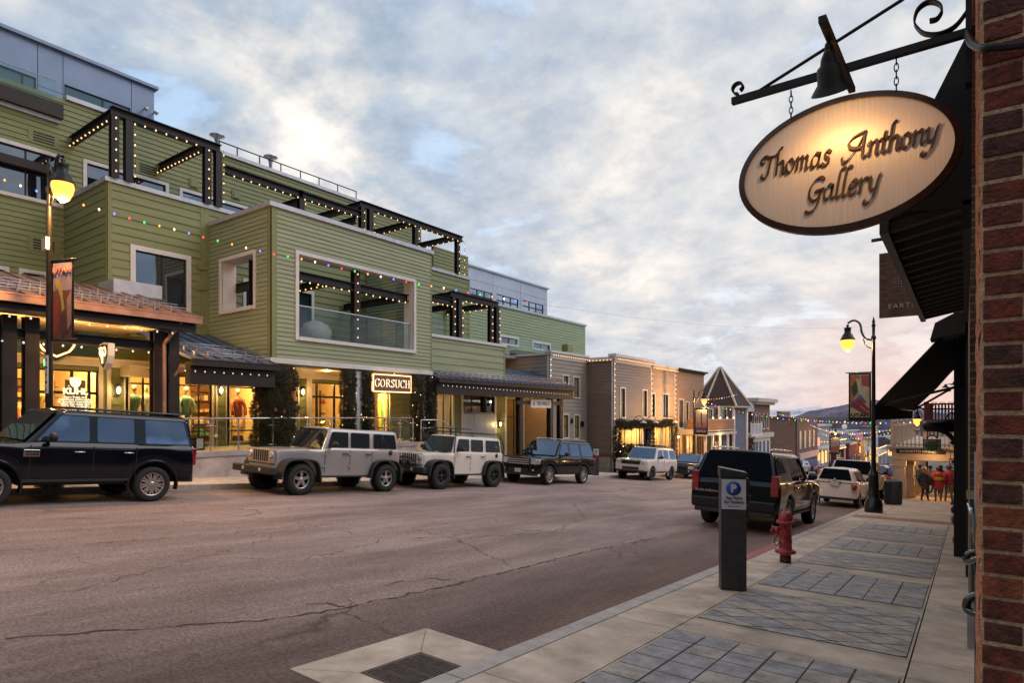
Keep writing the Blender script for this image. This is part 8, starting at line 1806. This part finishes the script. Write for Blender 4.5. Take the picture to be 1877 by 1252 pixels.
# banners: generic painted scenes
def banner(x, y, z0, z1, d, w, label, word, bg_, shapes, tc_, top=False, poles=True):
    t = empty('banner', (x, y, z1), label, 'banner', 'banners on the street lamps'); F = Fr('Y', y); a, c = sorted((x+d*.07, x+d*(.07+w)))
    b = MB(); b.fbox(F, a, c, -.012, 0, z0, z1); b.build('cloth', M['black'], t)
    m_ = .045*w/.6
    b = MB(); b.fbox(F, a+m_, c-m_, .001, .004, z0+m_*2, z1-m_); b.build('print', mat('banner_bg_'+word+str(int(y)), bg_, .7, nz=.25, ns=3), t)
    H_ = z1-z0
    for i, (pts, col) in enumerate(shapes):
        b = MB(); P = [Vector(F.p(a+m_+(c-a-2*m_)*u, .006+i*.0015, z0+H_*v)) for u, v in pts]; b.prism(P, (0, -.001, 0)); b.build('print_shape', mat('bp_%.2f_%.2f_%.2f' % col, col, .7, nz=.15, ns=8), t)
    text(word, H_*.10, F, (a+c)/2, z1-H_*.12 if top else z0+H_*.11, .02, mat('bt_%.2f' % tc_[0], tc_, .6), t, bold=.006, sx=min(1.25, (c-a)/(H_*.13*len(word)*.62)), name='lettering')
    b = MB()
    for z in (z0-.02, z1+.02): b.tube([(x, y, z), (x+d*(.12+w), y, z)], .018, 6); b.lathe((x+d*(.14+w), y, z), [(.001, -.03), (.03, 0), (.001, .03)], 8)
    b.build('arm', BK, t); return t
sk = [([(.0, .95), (.5, .95), (.35, .55), (.0, .35)], (.42, .16, .05)), ([(.05, .7), (.3, .85), (.4, .6), (.15, .5)], (.05, .07, .05)), ([(.3, .9), (.45, .85), (.75, .45), (.6, .4)], (.55, .5, .45)), ([(.55, .95), (1, .95), (1, .7), (.62, .74)], (.35, .09, .07)), ([(.15, .42), (.55, .55), (.85, .38), (.4, .28)], (.18, .12, .22)), ([(.3, .4), (.95, .18), (1, .24), (.5, .45)], (.32, .03, .03)), ([(0, .3), (.85, .1), (1, .15), (.1, .42)], (.28, .04, .06)), ([(.8, .6), (.9, .64), (.95, .55), (.82, .52)], (.6, .45, .05))]
p0 = PY(1605, 683, 23.6); banner(-2.45, 23.6, PY(1600, 771, 23.6).z, p0.z, -1, .66, 'banner with a bright skier picture and the word UTAH on the right lamp', 'UTAH', (.50, .44, .26), sk, (.03, .02, .02))
dn = [([(.0, .62), (1, .62), (1, .0), (0, .0)], (0.080, 0.025, 0.020)), ([(.0, .45), (.25, .55), (.35, .3), (.2, .05), (0, .02)], (0.150, 0.020, 0.015)), ([(.1, .72), (.25, .78), (.45, .70), (.62, .40), (.60, .2), (.48, .25), (.45, .45), (.30, .62), (.15, .66)], (0.225, 0.180, 0.045)), ([(.35, .3), (.62, .38), (.8, .1), (.5, .02)], (0.050, 0.015, 0.020)), ([(.75, .5), (1, .62), (1, .2), (.8, .1)], (0.210, 0.130, 0.110))]
banner(-16.1, 5.0, PX(90, 622, -16.1).z, PX(90, 480, -16.1).z, 1, .62, 'tall banner with a red and yellow creature and the word UTAH on the left lamp', 'UTAH', (.16, .13, .22), dn, (.40, .16, .14), top=True).rotation_euler = (0, 0, R(20))
st_ = [([(0, .95), (1, .95), (1, .5), (0, .5)], (.30, .28, .33)), ([(0, .5), (1, .5), (1, .28), (0, .28)], (.42, .22, .12)), ([(.5, .85), (.6, .8), (.55, .5), (.68, .3), (.5, .35), (.45, .6)], (.03, .02, .02)), ([(.1, .4), (.3, .45), (.35, .25), (.1, .25)], (.30, .12, .34)), ([(.65, .42), (.9, .45), (.9, .25), (.65, .25)], (.32, .14, .36))]
banner(-16.2, y2, PX(1275, 796, -16.2).z, PX(1275, 749, -16.2).z, 1, .95, 'banner with a dark figure on an orange sky before the ochre building', 'STYLE', (.10, .06, .12), st_, (.6, .58, .6))
banner(-15.6, 98, zr(-15.6, 98)+2.6, zr(-15.6, 98)+5.0, 1, 1.2, 'small banner on the far lamp beyond the brick wall', 'UTAH', (.35, .30, .28), [([(0, .4), (1, .5), (1, .2), (0, .15)], (.40, .12, .05))], (.05, .05, .05))
# small boards on the left lamp
p = PX(93, 449, -16.0); b = MB(); b.box(-16.12, -15.86, 4.86, 4.93, p.z-.13, p.z+.13); thing1('notice_board', b, mat('peach_board', (.62, .48, .40), .6), (-16, 4.9, p.z), 'small pale square board strapped to the left lamp above its banner', 'sign')
p = PX(97, 688, -16.0); t = empty('parking_sign', (-16, 4.9, p.z), 'narrow white parking rules sign on the left lamp post', 'sign'); b = MB(); b.box(-16.04, -15.88, 4.90, 4.915, p.z-.40, p.z+.42); b.build('plate', M['white'], t)
for i, (c_, s) in enumerate(((LRED, '2 HR'), (M['black'], 'PARK'), (M['black'], '9-6'), (M['black'], 'FREE'), (LRED, 'NO'))): text(s, .065, Fr('Y', 4.9), -15.96, p.z+.32-i*.16, .002, c_, t)
b = MB(); b.box(-16.10, -16.05, 4.9, 4.95, p.z+.2, p.z+.34); b.build('green_light', emis('green_led', (.05, 1, .2), 3), t)
# ---------------------------------------------------------------- parking pay stations
def pay(x, y, zb, label, h=1.5, rot=0.0, col=(.055, .052, .050), full=True):
    t = empty('pay_station', (x, y, zb), label, 'pay station', 'parking pay stations', rot=(0, 0, rot)); m = mat('station_%.2f' % col[0], col, .45, .4, nz=.2, ns=12, bump=.1); w, dd = .145, .13; r0 = (0, 0, 0)
    b = MB(); b.box(-w, w, -dd, dd, -.03, h-.12); b.prism([(-w-.005, -dd-.005, h-.118), (w+.005, -dd-.005, h-.118), (w+.005, dd+.005, h-.118), (-w-.005, dd+.005, h-.118)], (0, 0, .001)); b.build('cabinet', m, t, rel=r0, bevel=.008)
    b = MB(); b.prism([(-w-.012, -dd-.012, h-.115), (w+.012, -dd-.012, h-.115), (w+.012, -dd-.012, h-.06), (-w-.012, -dd-.012, h+.0)], (0, 2*dd+.024, 0)); b.build('cap', m, t, rel=r0, bevel=.006)
    b = MB(); b.box(-w+.004, w*.95, -dd-.006, -dd-.001, h-.50, h-.14); b.build('sign_plate', M['white'], t, rel=r0)
    b = MB(); b.lathe((-.005, -dd-.007, h-.25), [(.085, 0), (.085, -.003), (.001, -.003)], 28, axis='Y'); b.build('blue_disc', mat('parking_blue', (.015, .09, .33), .4), t, rel=r0)
    if full:
        o = (x, y, zb); 
        def lt(s, sz, u, z, mm, bold=0):
            e_ = text(s, sz, Fr('Y', 0), u, z, dd+.012, mm, None, ext=.001, bold=bold); e_.parent = t; return e_
        lt('P', .125, -.005, h-.252, M['white'], .006); lt('Pay Here', .050, 0, h-.365, mat('ink_blue', (.02, .05, .15), .5), .001); lt('for Parking', .050, 0, h-.415, mat('ink_blue', (.02, .05, .15), .5), .001); lt('display receipt', .024, 0, h-.462, M['black'])
    b = MB(); b.box(w+.001, w+.035, -dd+.03, dd-.03, h-.42, h-.13); b.box(w+.036, w+.06, -dd+.05, dd-.05, h-.40, h-.34); b.box(w+.036, w+.05, -dd+.05, dd-.08, h-.30, h-.18); b.box(w+.001, w+.03, -dd+.04, dd-.04, h-.62, h-.46); b.build('control_panel', BLKP, t, rel=r0, bevel=.006)
    b = MB(); b.box(w+.001, w+.006, -dd+.05, dd-.05, h-1.02, h-.66); b.build('front_plate', mat('scratched_steel', (.25, .24, .24), .3, .8, nz=.5, ns=20), t, rel=r0)
    b = MB(); b.box(-w-.004, w+.004, -dd-.004, dd+.004, .0, .012); b.build('base_plate', BLKP, t, rel=r0); return t
pay(-2.30, 7.72, zsr(7.72), 'dark parking pay station with a blue P sign, nearest on the right pavement', 1.49, rot=R(24))
yp_ = yX(1092, -16.3); pay(-16.3, yp_, zsl(yp_), 'dark parking pay station by the rubble stone wall on the left', 1.6, rot=R(40))
pay(-2.2, 37.5, zsr(37.5), 'brown parking pay station beside the porch columns', 1.62, rot=R(10), col=(.12, .07, .045))
# hydrant
HR = mat('hydrant_red', (.30, .022, .024), .42, 0, nz=.25, ns=12, coat=.3, bump=.2, bs=40); x, y = -2.27, 10.35; zb = zsr(y); hy = empty('fire_hydrant', (x, y, zb), 'red fire hydrant on the kerb behind the nearest pay station', 'fire hydrant')
b = MB(); b.lathe((x, y, zb), [(.085, .12), (.085, .15), (.15, .155), (.155, .185), (.10, .195), (.095, .25), (.092, .30), (.098, .31), (.098, .33), (.092, .34), (.09, .60), (.10, .61), (.135, .615), (.135, .645), (.10, .655)], 20); b.build('barrel', HR, hy)
b = MB(); b.lathe((x, y, zb), [(.105, .655), (.105, .67), (.098, .72), (.078, .77), (.045, .80), (.03, .805), (.03, .84), (.001, .845)], 20); b.build('bonnet', HR, hy)
b = MB(); b.tube([(x-.07, y-.02, zb+.49), (x-.17, y-.05, zb+.49)], .062, 14); b.tube([(x-.165, y-.05, zb+.49), (x-.19, y-.056, zb+.49)], .078, 8); b.tube([(x-.19, y-.056, zb+.49), (x-.215, y-.062, zb+.49)], .022, 5); b.build('outlet', HR, hy)
b = MB(); b.tube([(x, y-.06, zb+.49), (x, y-.14, zb+.49)], .045, 14); b.tube([(x, y-.14, zb+.49), (x, y-.165, zb+.49)], .058, 8); b.tube([(x, y-.165, zb+.49), (x, y-.185, zb+.49)], .018, 5); b.build('outlet', HR, hy)
b = MB(); b.tube([(x, y, zb-.02), (x, y, zb+.13)], .082, 16); b.build('stem', mat('rusty_stem', (.05, .028, .022), .8, nz=.4, ns=15), hy)
for k in range(8): a = k*math.pi/4; b = MB(); b.tube([(x+.135*math.cos(a), y+.135*math.sin(a), zb+.145), (x+.135*math.cos(a), y+.135*math.sin(a), zb+.20)], .012, 6); b.build('bolt', HR, hy)
for k in range(8): a = k*math.pi/4; b = MB(); b.tube([(x+.12*math.cos(a), y+.12*math.sin(a), zb+.605), (x+.12*math.cos(a), y+.12*math.sin(a), zb+.66)], .010, 6); b.build('bolt', HR, hy)
b = MB(); b.tube(smoothpts([(x-.10, y-.04, zb+.43), (x-.15, y-.05, zb+.33), (x-.12, y-.05, zb+.26), (x-.06, y-.08, zb+.34)], 4), .007, 5); b.build('chain', BLKP, hy)
# litter bin
x, y = -2.35, 29.2; zb = zsr(y); lb_ = empty('litter_bin', (x, y, zb), 'dark ribbed round litter bin beside the porch columns', 'litter bin')
b = MB(); b.lathe((x, y, zb), [(.27, 0), (.29, .04), (.30, .92), (.31, .95), (.26, .97), (.22, .93), (.20, .6)], 28)
for k in range(40): a = k*math.pi/20; b.tube([(x+.305*math.cos(a), y+.305*math.sin(a), zb+.06), (x+.31*math.cos(a), y+.31*math.sin(a), zb+.90)], .012, 4, smooth=False)
b.build('drum', mat('bin_steel', (.06, .07, .085), .4, .6, nz=.3, ns=4, streak=(1, 1, .3)), lb_)
# ---------------------------------------------------------------- evergreen garlands
FOL = mat('evergreen', (.030, .042, .022), .8, col2=(.075, .060, .032), ns=3.5); CONE = mat('pine_cone', (.12, .05, .028), .8, nz=.4, ns=12)
def tufts(b, c, n, rx, ry, rz, rnd, size=.11, hollow=.55):
    for _ in range(n):
        a = rnd.uniform(0, 2*math.pi); z = rnd.uniform(-1, 1); k = rnd.uniform(hollow, 1.0)*(1+.10*math.sin(z*9+a*2)); p = Vector((c[0]+rx*k*math.cos(a), c[1]+ry*k*math.sin(a), c[2]+rz*z))
        d = Vector((math.cos(a), math.sin(a), rnd.uniform(-.7, .9))).normalized(); s = d.cross(Vector((rnd.uniform(-1, 1), rnd.uniform(-1, 1), rnd.uniform(-1, 1)))).normalized()
        L_ = size*rnd.uniform(.7, 1.5); w = size*rnd.uniform(.10, .22)
        for j in range(3):
            e_ = (d+s*(j-1)*.55+Vector((0, 0, rnd.uniform(-.3, .3)))).normalized(); q_ = p+e_*L_; t_ = e_.cross(s+Vector((.1, .2, .3))).normalized()*w; b.add([p-t_*.5, q_, p+t_*.5], [(0, 1, 2)], 0)
def garland_col(x, y, z0, z1, r, label, n=4200, seed=1, ry=None, lights_=True):
    rnd = random.Random(seed); t = empty('evergreen_garland', (x, y, z0), label, 'garland', 'evergreen wrapped columns'); b = MB(); tufts(b, (x, y, (z0+z1)/2), int(n*1.7), r, ry or r, (z1-z0)/2, rnd, .085, .75); b.build('foliage', FOL, t)
    b = MB(); b.lathe((x, y, z0), [(r*.7, 0), (r*.7, z1-z0)], 12, sy=(ry or r)/r, cap=True); b.build('core', mat('garland_core', (.02, .022, .012), .9), t)
    for _ in range(12):
        a = rnd.uniform(-1.6, .9); z = rnd.uniform(z0+.2, z1-.1); c = (x+r*1.0*math.cos(a), y+(ry or r)*1.0*math.sin(a), z); b = MB(); b.lathe(c, [(.001, -.07), (.055, -.03), (.05, .02), (.02, .07), (.001, .08)], 8); b.build('pine_cone', CONE, t)
    if lights_:
        for _ in range(6): a = rnd.uniform(-1.7, 1.2); o = bpy.data.objects.new('bulb', bulb_data('bY', .016)); o.location = (r*1.06*math.cos(a), (ry or r)*1.06*math.sin(a), rnd.uniform(.1, z1-z0)); link(o, t)
    return t
xg = XG-.2
def yg(px): return yX(px, xg)
garland_col(xg+.05, yg(502), TZ, 1.75, .62, 'widest evergreen garland column left of the shop doorway', 7500, 1, ry=.78)
for px, lb, sd in ((635, 'slim evergreen garland left of the white post', 3), (668, 'slim evergreen garland right of the white post', 4), (763, 'evergreen garland left half of the pair by the long sign', 5), (784, 'evergreen garland right half of the pair by the steps', 6)):
    garland_col(xg+.1, yg(px), TZ, 1.78, .26 if px < 700 else .30, lb, 2600, sd, ry=.31 if px < 700 else .32)
def garland_path(pts, r, label, n, seed):
    rnd = random.Random(seed); P = smoothpts(pts, 6); t = empty('evergreen_garland', P[0], label, 'garland', 'garlands round the taupe shopfronts'); b = MB(); tot = sum((c-a).length for a, c in zip(P, P[1:]))
    for a, c in zip(P, P[1:]):
        m_ = (a+c)/2; tufts(b, m_, max(6, int(n*(c-a).length/tot)), r, r, r, rnd, .17, .2)
    b.build('foliage', FOL, t); return t
xh = X3+.25; zh_ = zsf+.15
garland_path([(xh, yX(1133, xh), zsl(37)+.2), (xh, yX(1131, xh), -2.0), (xh, yX(1134, xh), zh_+.1), (xh, yX(1150, xh), zh_-.1), (xh, yX(1162, xh), zh_+.05), (xh, yX(1175, xh), zh_), (xh, yX(1193, xh), zh_+.02)], .26, 'thick garland arched over the taupe shopfront', 3600, 11)
garland_path([(xh, yX(1193, xh), zh_), (xh, yX(1194.5, xh), -2.2), (xh, yX(1195, xh), zsl(43)+.3)], .22, 'garland hanging between the two clapboard shopfronts', 1200, 12)
garland_path([(xh, yX(1196, xh), zh_+.02), (xh, yX(1212, xh), zh_-.02), (xh, yX(1230, xh), zh_+.1), (xh, yX(1235, xh), zh_-.3), (xh, yX(1236, xh), -3.0), (xh, yX(1236, xh), zsl(47)+.3)], .24, 'garland over the light tan shopfront and down its right side', 2400, 13)
rnd = random.Random(8); t = empty('conifer_bush', (xh+.3, yX(1138, xh), zsl(37)), 'leafy evergreen bush with fairy lights at the corner of the taupe shop', 'bush'); b = MB(); tufts(b, (xh+.3, yX(1139, xh), zsl(37)+.9), 2600, .9, .8, .95, rnd, .2, .2); b.build('foliage', FOL, t)
for _ in range(22): o = bpy.data.objects.new('bulb', bulb_data('bY', .03)); a = rnd.uniform(-2, 1.5); o.location = (.9*math.cos(a), .8*math.sin(a), rnd.uniform(.2, 1.8)); link(o, t)
# ---------------------------------------------------------------- coloured strings across the street
CK = ('bB', 'bR', 'bG', 'bO', 'bY')
A_ = Vector((-20.5, 2.5, 0)); B_ = Vector((-2.45, 23.6, 0)); pix = [(-100, 305), (0, 325), (45, 341), (112, 362), (203, 388), (253, 403), (330, 421), (380, 435), (449, 452), (497, 463), (563, 475), (628, 491), (690, 504), (771, 520), (811, 526), (905, 543), (993, 558)]
def on_line(px, py):
    r_ = ray(px, py); dx, dy = B_.x-A_.x, B_.y-A_.y; k = (A_.x*dy-A_.y*dx)/(r_[0]*dy-r_[1]*dx); return Vector((r_[0]*k, r_[1]*k, r_[2]*k))
P = [on_line(*q) for q in pix]; P2 = P+[P[-1].lerp(Vector((-2.45, 23.6, 2.95)), k/4)-Vector((0, 0, .3*math.sin(math.pi*k/4))) for k in (1, 2, 3, 4)]
strand('string of coloured bulbs crossing the street in front of the green building', P2, keys=CK, step=.345, r=.024, wire=.0022, group='coloured strings over the street', bulbs_until=int(sum((c-a).length for a, c in zip(P, P[1:]))/.345), cat='string lights')
def cross_string(label, pts, step=.5, r=.03): strand(label, pts, keys=CK, step=step, r=r, wire=.01, group='coloured strings over the street', cat='string lights')
def cs(px0, py0, Y0_, px1, py1, Y1_, sag, k=12):
    a, c = Vector(PY(px0, py0, Y0_)), Vector(PY(px1, py1, Y1_)); return [a.lerp(c, i/k)-Vector((0, 0, sag*4*(i/k)*(1-i/k))) for i in range(k+1)]
cross_string('coloured string from the second left lamp across the turret roof', cs(1276, 731, 45, 1352, 722, 53, .18))
cross_string('coloured string sagging from the second left lamp to the canvas awning', cs(1278, 730, 45, 1610, 771, 30, .55, 18), .6, .028)
cross_string('coloured string hung above the far brick wall', cs(1420, 757, 80, 1700, 772, 44, .5, 16), .95, .04)
cross_string('coloured string from the far lamp towards the white balcony', cs(1485, 778, 96, 1640, 786, 50, .7, 16), 1.1, .045)
cross_string('farthest coloured string low over the end of the street', cs(1490, 786, 120, 1640, 790, 70, 1.2, 16), 1.5, .055)
# ---------------------------------------------------------------- people
def person(x, y, h_, label, coat, trou, hair, skin=(.42, .24, .17), face=0.0, stride=.12, arm='down', long_hair=False, skirt=False, shoes=(.03, .02, .02)):
    zb = zsr(y); s = h_*.95/1.72; t = empty('person', (x, y, zb), label, 'person', 'people on the right pavement', rot=(0, 0, face))
    V = {'pel': (0, 0, .92), 'che': (0, .02, 1.22), 'neck': (0, .0, 1.45), 'head': (0, -.01, 1.60), 'top': (0, -.01, 1.70), 'nose': (0, -.075, 1.60)}
    V['chest2'] = (0, 0, 1.36)
    for sd, n in ((-1, 'l'), (1, 'r')):
        f = stride*sd; V['hip'+n] = (sd*.10, 0, .88); V['kn'+n] = (sd*.11, -.03-f*.5, .48); V['an'+n] = (sd*.11, f, .09); V['to'+n] = (sd*.12, f-.17, .035)
        V['sh'+n] = (sd*.19, 0, 1.38); 
        if arm == 'hold': V['el'+n] = (sd*.25, -.04, 1.12); V['wr'+n] = (sd*.14, -.26, 1.08); V['ha'+n] = (sd*.09, -.31, 1.08)
        else: V['el'+n] = (sd*.25, .03, 1.11); V['wr'+n] = (sd*.26, -.06, .88); V['ha'+n] = (sd*.26, -.09, .78)
    names = list(V); E = [('pel', 'che'), ('che', 'chest2'), ('chest2', 'neck'), ('neck', 'head'), ('head', 'top'), ('head', 'nose')]
    for n in 'lr': E += [('pel', 'hip'+n), ('hip'+n, 'kn'+n), ('kn'+n, 'an'+n), ('an'+n, 'to'+n), ('chest2', 'sh'+n), ('sh'+n, 'el'+n), ('el'+n, 'wr'+n), ('wr'+n, 'ha'+n)]
    rad = dict(pel=.145, che=.14, chest2=.14, neck=.055, head=.088, top=.07, nose=.02); 
    for n in 'lr': rad.update({'hip'+n: .095, 'kn'+n: .06, 'an'+n: .042, 'to'+n: .035, 'sh'+n: .065, 'el'+n: .045, 'wr'+n: .03, 'ha'+n: .035})
    me = bpy.data.meshes.new('body'); me.from_pydata([Vector(V[n])*s for n in names], [(names.index(a), names.index(c)) for a, c in E], []); o = bpy.data.objects.new('body', me); link(o, t)
    o.modifiers.new('k', 'SKIN'); 
    if not me.skin_vertices: bm = bmesh.new(); bm.from_mesh(me); bm.verts.layers.skin.verify(); bm.to_mesh(me); bm.free()
    for i, n in enumerate(names): me.skin_vertices[0].data[i].radius = (rad[n]*s, rad[n]*s*(.75 if n in ('che', 'chest2', 'pel') else 1)); me.skin_vertices[0].data[i].use_root = n == 'pel'
    o.modifiers.new('u', 'SUBSURF').levels = 1; o.modifiers['u'].render_levels = 2
    m = bpy.data.materials.new('person_look'); m.use_nodes = True; nt = m.node_tree; bs = nt.nodes['Principled BSDF']; bs.inputs['Roughness'].default_value = .75; tc_ = N(nt, 'ShaderNodeTexCoord'); sp = N(nt, 'ShaderNodeSeparateXYZ'); nt.links.new(tc_.outputs['Object'], sp.inputs[0])
    mr = N(nt, 'ShaderNodeMath', operation='DIVIDE'); mr.inputs[1].default_value = 1.75*s; nt.links.new(sp.outputs[2], mr.inputs[0])
    r_ = ramp(nt, [(0, shoes), (.05, trou), (.44, skin), (.52, coat), (.835, skin)], 'CONSTANT'); nt.links.new(mr.outputs[0], r_.inputs[0]); nt.links.new(r_.outputs[0], bs.inputs['Base Color']); me.materials.append(m)
    cm = mat('coat_%.2f_%.2f_%.2f' % coat, coat, .8, nz=.2, ns=14); b = MB(); hem = .62 if skirt else .80
    b.lathe((0, .005, 0), [(.235*s if skirt else .20*s, hem*s), (.20*s, .95*s), (.165*s, 1.08*s), (.185*s, 1.25*s), (.205*s, 1.38*s), (.13*s, 1.455*s), (.075*s, 1.48*s), (.07*s, 1.51*s)], 18, sy=.74)
    for n in 'lr': b.tube([Vector(V['sh'+n])*s, Vector(V['el'+n])*s, Vector(V['wr'+n])*s], [.082*s, .066*s, .05*s], 10)
    b.build('coat', cm, t, rel=(0, 0, 0))
    b = MB(); hm = mat('hair_%.2f' % hair[0], hair, .7, nz=.3, ns=30); b.lathe((0, .012*s, 1.63*s), [(.001, .125*s), (.06*s, .115*s), (.10*s, .06*s), (.108*s, .0), (.09*s, -.05*s) if not long_hair else (.11*s, -.08*s), (.06*s, -.09*s) if not long_hair else (.10*s, -.22*s), (.05*s, -.1*s) if not long_hair else (.04*s, -.30*s)], 16)
    for i, v in enumerate(b.v):
        if v[1] < -.045*s and v[2] < 1.70*s: b.v[i] = (v[0], -.045*s, v[2])
    b.build('hair', hm, t, rel=(0, 0, 0)); return t
ft = (-1.46, 34.6)
person(-1.50, 33.9, 1.62, 'person in a long dark coat with blond hair, red shoes and an orange bag', (.035, .022, .018), (.05, .015, .04), (.38, .17, .07), face=R(160), long_hair=True, skirt=True, shoes=(.28, .03, .03))
b = MB(); zb = zsr(33.8); b.box(-1.92, -1.62, 33.72, 33.84, zb+.36, zb+.66); b.tube(smoothpts([(-1.86, 33.78, zb+.66), (-1.80, 33.78, zb+.80), (-1.72, 33.78, zb+.80), (-1.68, 33.78, zb+.66)], 4), .008, 5); thing1('shopping_bag', b, mat('orange_bag', (.55, .26, .05), .6, nz=.15), (-1.76, 33.78, zb+.36), 'square orange shopping bag held by the blond person', 'bag')
person(-1.00, 34.2, 1.68, 'person in a red coat with a yellow band walking beside the blond person', (.30, .025, .035), (.12, .11, .08), (.05, .02, .015), face=R(185), stride=.16, skirt=True)
b = MB(); zb = zsr(34); b.lathe((-1.0, 34.2, zb), [(.222, .98), (.225, 1.10), (.215, 1.12)], 18, sy=.78); thing1('scarf', b, mat('yellow_scarf', (.36, .24, .04), .8, nz=.2, ns=30), (-1.0, 34.2, zb+1), 'mustard yellow band wrapped round the person in the red coat', 'scarf')
person(-.62, 34.5, 1.74, 'person in a dark red jacket and khaki trousers at the right of the group', (.22, .02, .05), (.13, .12, .09), (.04, .02, .015), face=R(170), stride=.1)
person(-.30, 36.5, 1.72, 'person in a dark grey jacket by the warm wall', (.05, .05, .05), (.06, .06, .05), (.12, .07, .04), face=R(150))
person(-2.05, 41.5, 1.74, 'person in a light blue jacket beyond the brown pay station', (.10, .20, .34), (.015, .015, .02), (.10, .06, .04), face=R(140), stride=.14)
person(-1.62, 42.5, 1.70, 'person in a pale grey top walking behind the blue jacket', (.30, .33, .38), (.02, .02, .03), (.06, .03, .02), face=R(200), stride=.2)
person(-1.15, 43.0, 1.75, 'person in black with long hair further along the walkway', (.02, .02, .022), (.02, .02, .03), (.05, .02, .015), face=R(190), stride=.18, long_hair=True)
person(-.70, 46, 1.76, 'tall person in a brown coat deep in the walkway', (.10, .06, .04), (.04, .04, .05), (.08, .05, .03), face=R(175))
# board on the terrace
p = PX(353, 801, -20.5); t = empty('menu_board', (-20.5, p.y, TZ), 'small black notice box standing on the terrace behind the glass railing', 'board'); b = MB(); b.box(-20.8, -20.4, p.y-.38, p.y+.35, TZ, TZ+.42); b.build('box', M['black'], t, bevel=.01); b = MB(); b.fbox(Fr('X', -20.4), p.y+.08, p.y+.30, .001, .006, TZ+.05, TZ+.38); b.build('notice', M['white'], t)
light('walkway_glow', (-1.2, 34.0, -1.9), 26, (1, .55, .22), .05, PB)
# ---------------------------------------------------------------- small lights and signs at the far end of the street
def frow(label, px0, py0, px1, py1, Y, step=.9, r=.07, keys=('bulb',)):
    strand(label, [PY(px0, py0, Y), PY(px1, py1, Y)], keys=keys, step=step, r=r, wire=.015, group='light strings at the far end of the street', cat='string lights')
for i, (a, b_, c, d, Y) in enumerate(((1520, 818, 1554, 818, 127), (1564, 812, 1586, 812, 141), (1556, 800, 1604, 803, 150), (1478, 800, 1500, 803, 107), (1570, 833, 1600, 836, 138), (1468, 842, 1514, 846, 106))):
    frow('%s row of small warm lights on the far shops' % ['first', 'second', 'third', 'fourth', 'fifth', 'sixth'][i], a, b_, c, d, Y)
for i, (px, py, w, h, Y, c, lb) in enumerate(((1496, 810, 12, 15, 106, (1, .35, .25), 'glowing red shop sign far down the left side'), (1548, 782, 9, 9, 148, (1, .9, .8), 'round pale clock face on the far street'), (1575, 800, 11, 14, 137, (.9, .35, .4), 'red white and blue flag hung on a far shop'), (1662, 842, 16, 10, 60, (1, .05, .06), 'red neon glow beyond the walkway columns'), (1700, 840, 14, 6, 62, (1, .55, .2), 'orange lit sign beyond the walkway'), (1590, 822, 8, 8, 125, (.5, .6, .9), 'small round blue sign on a far balcony'))):
    p = PY(px, py, Y); k = Y/ray(px, HY)[1]/FPX; t = empty('far_sign', p, lb, 'sign')
    b = MB()
    if 'round' in lb: b.lathe(p, [(.001, -.02), (w*k/2, -.02), (w*k/2, .04), (.001, .04)], 18, axis='Y')
    else: b.box(p.x-w*k/2, p.x+w*k/2, p.y, p.y+.06, p.z-h*k/2, p.z+h*k/2)
    b.build('face', emis('fs_%d' % i, c, 1.1 if i in (0, 3, 4) else .25, tuple(v*.5 for v in c)), t)
    b = MB(); b.box(p.x-.05, p.x+.05, p.y+.07, p.y+.17, p.z-h*k/2-1.2, p.z+h*k/2+.2); b.build('post', M['black'], t)
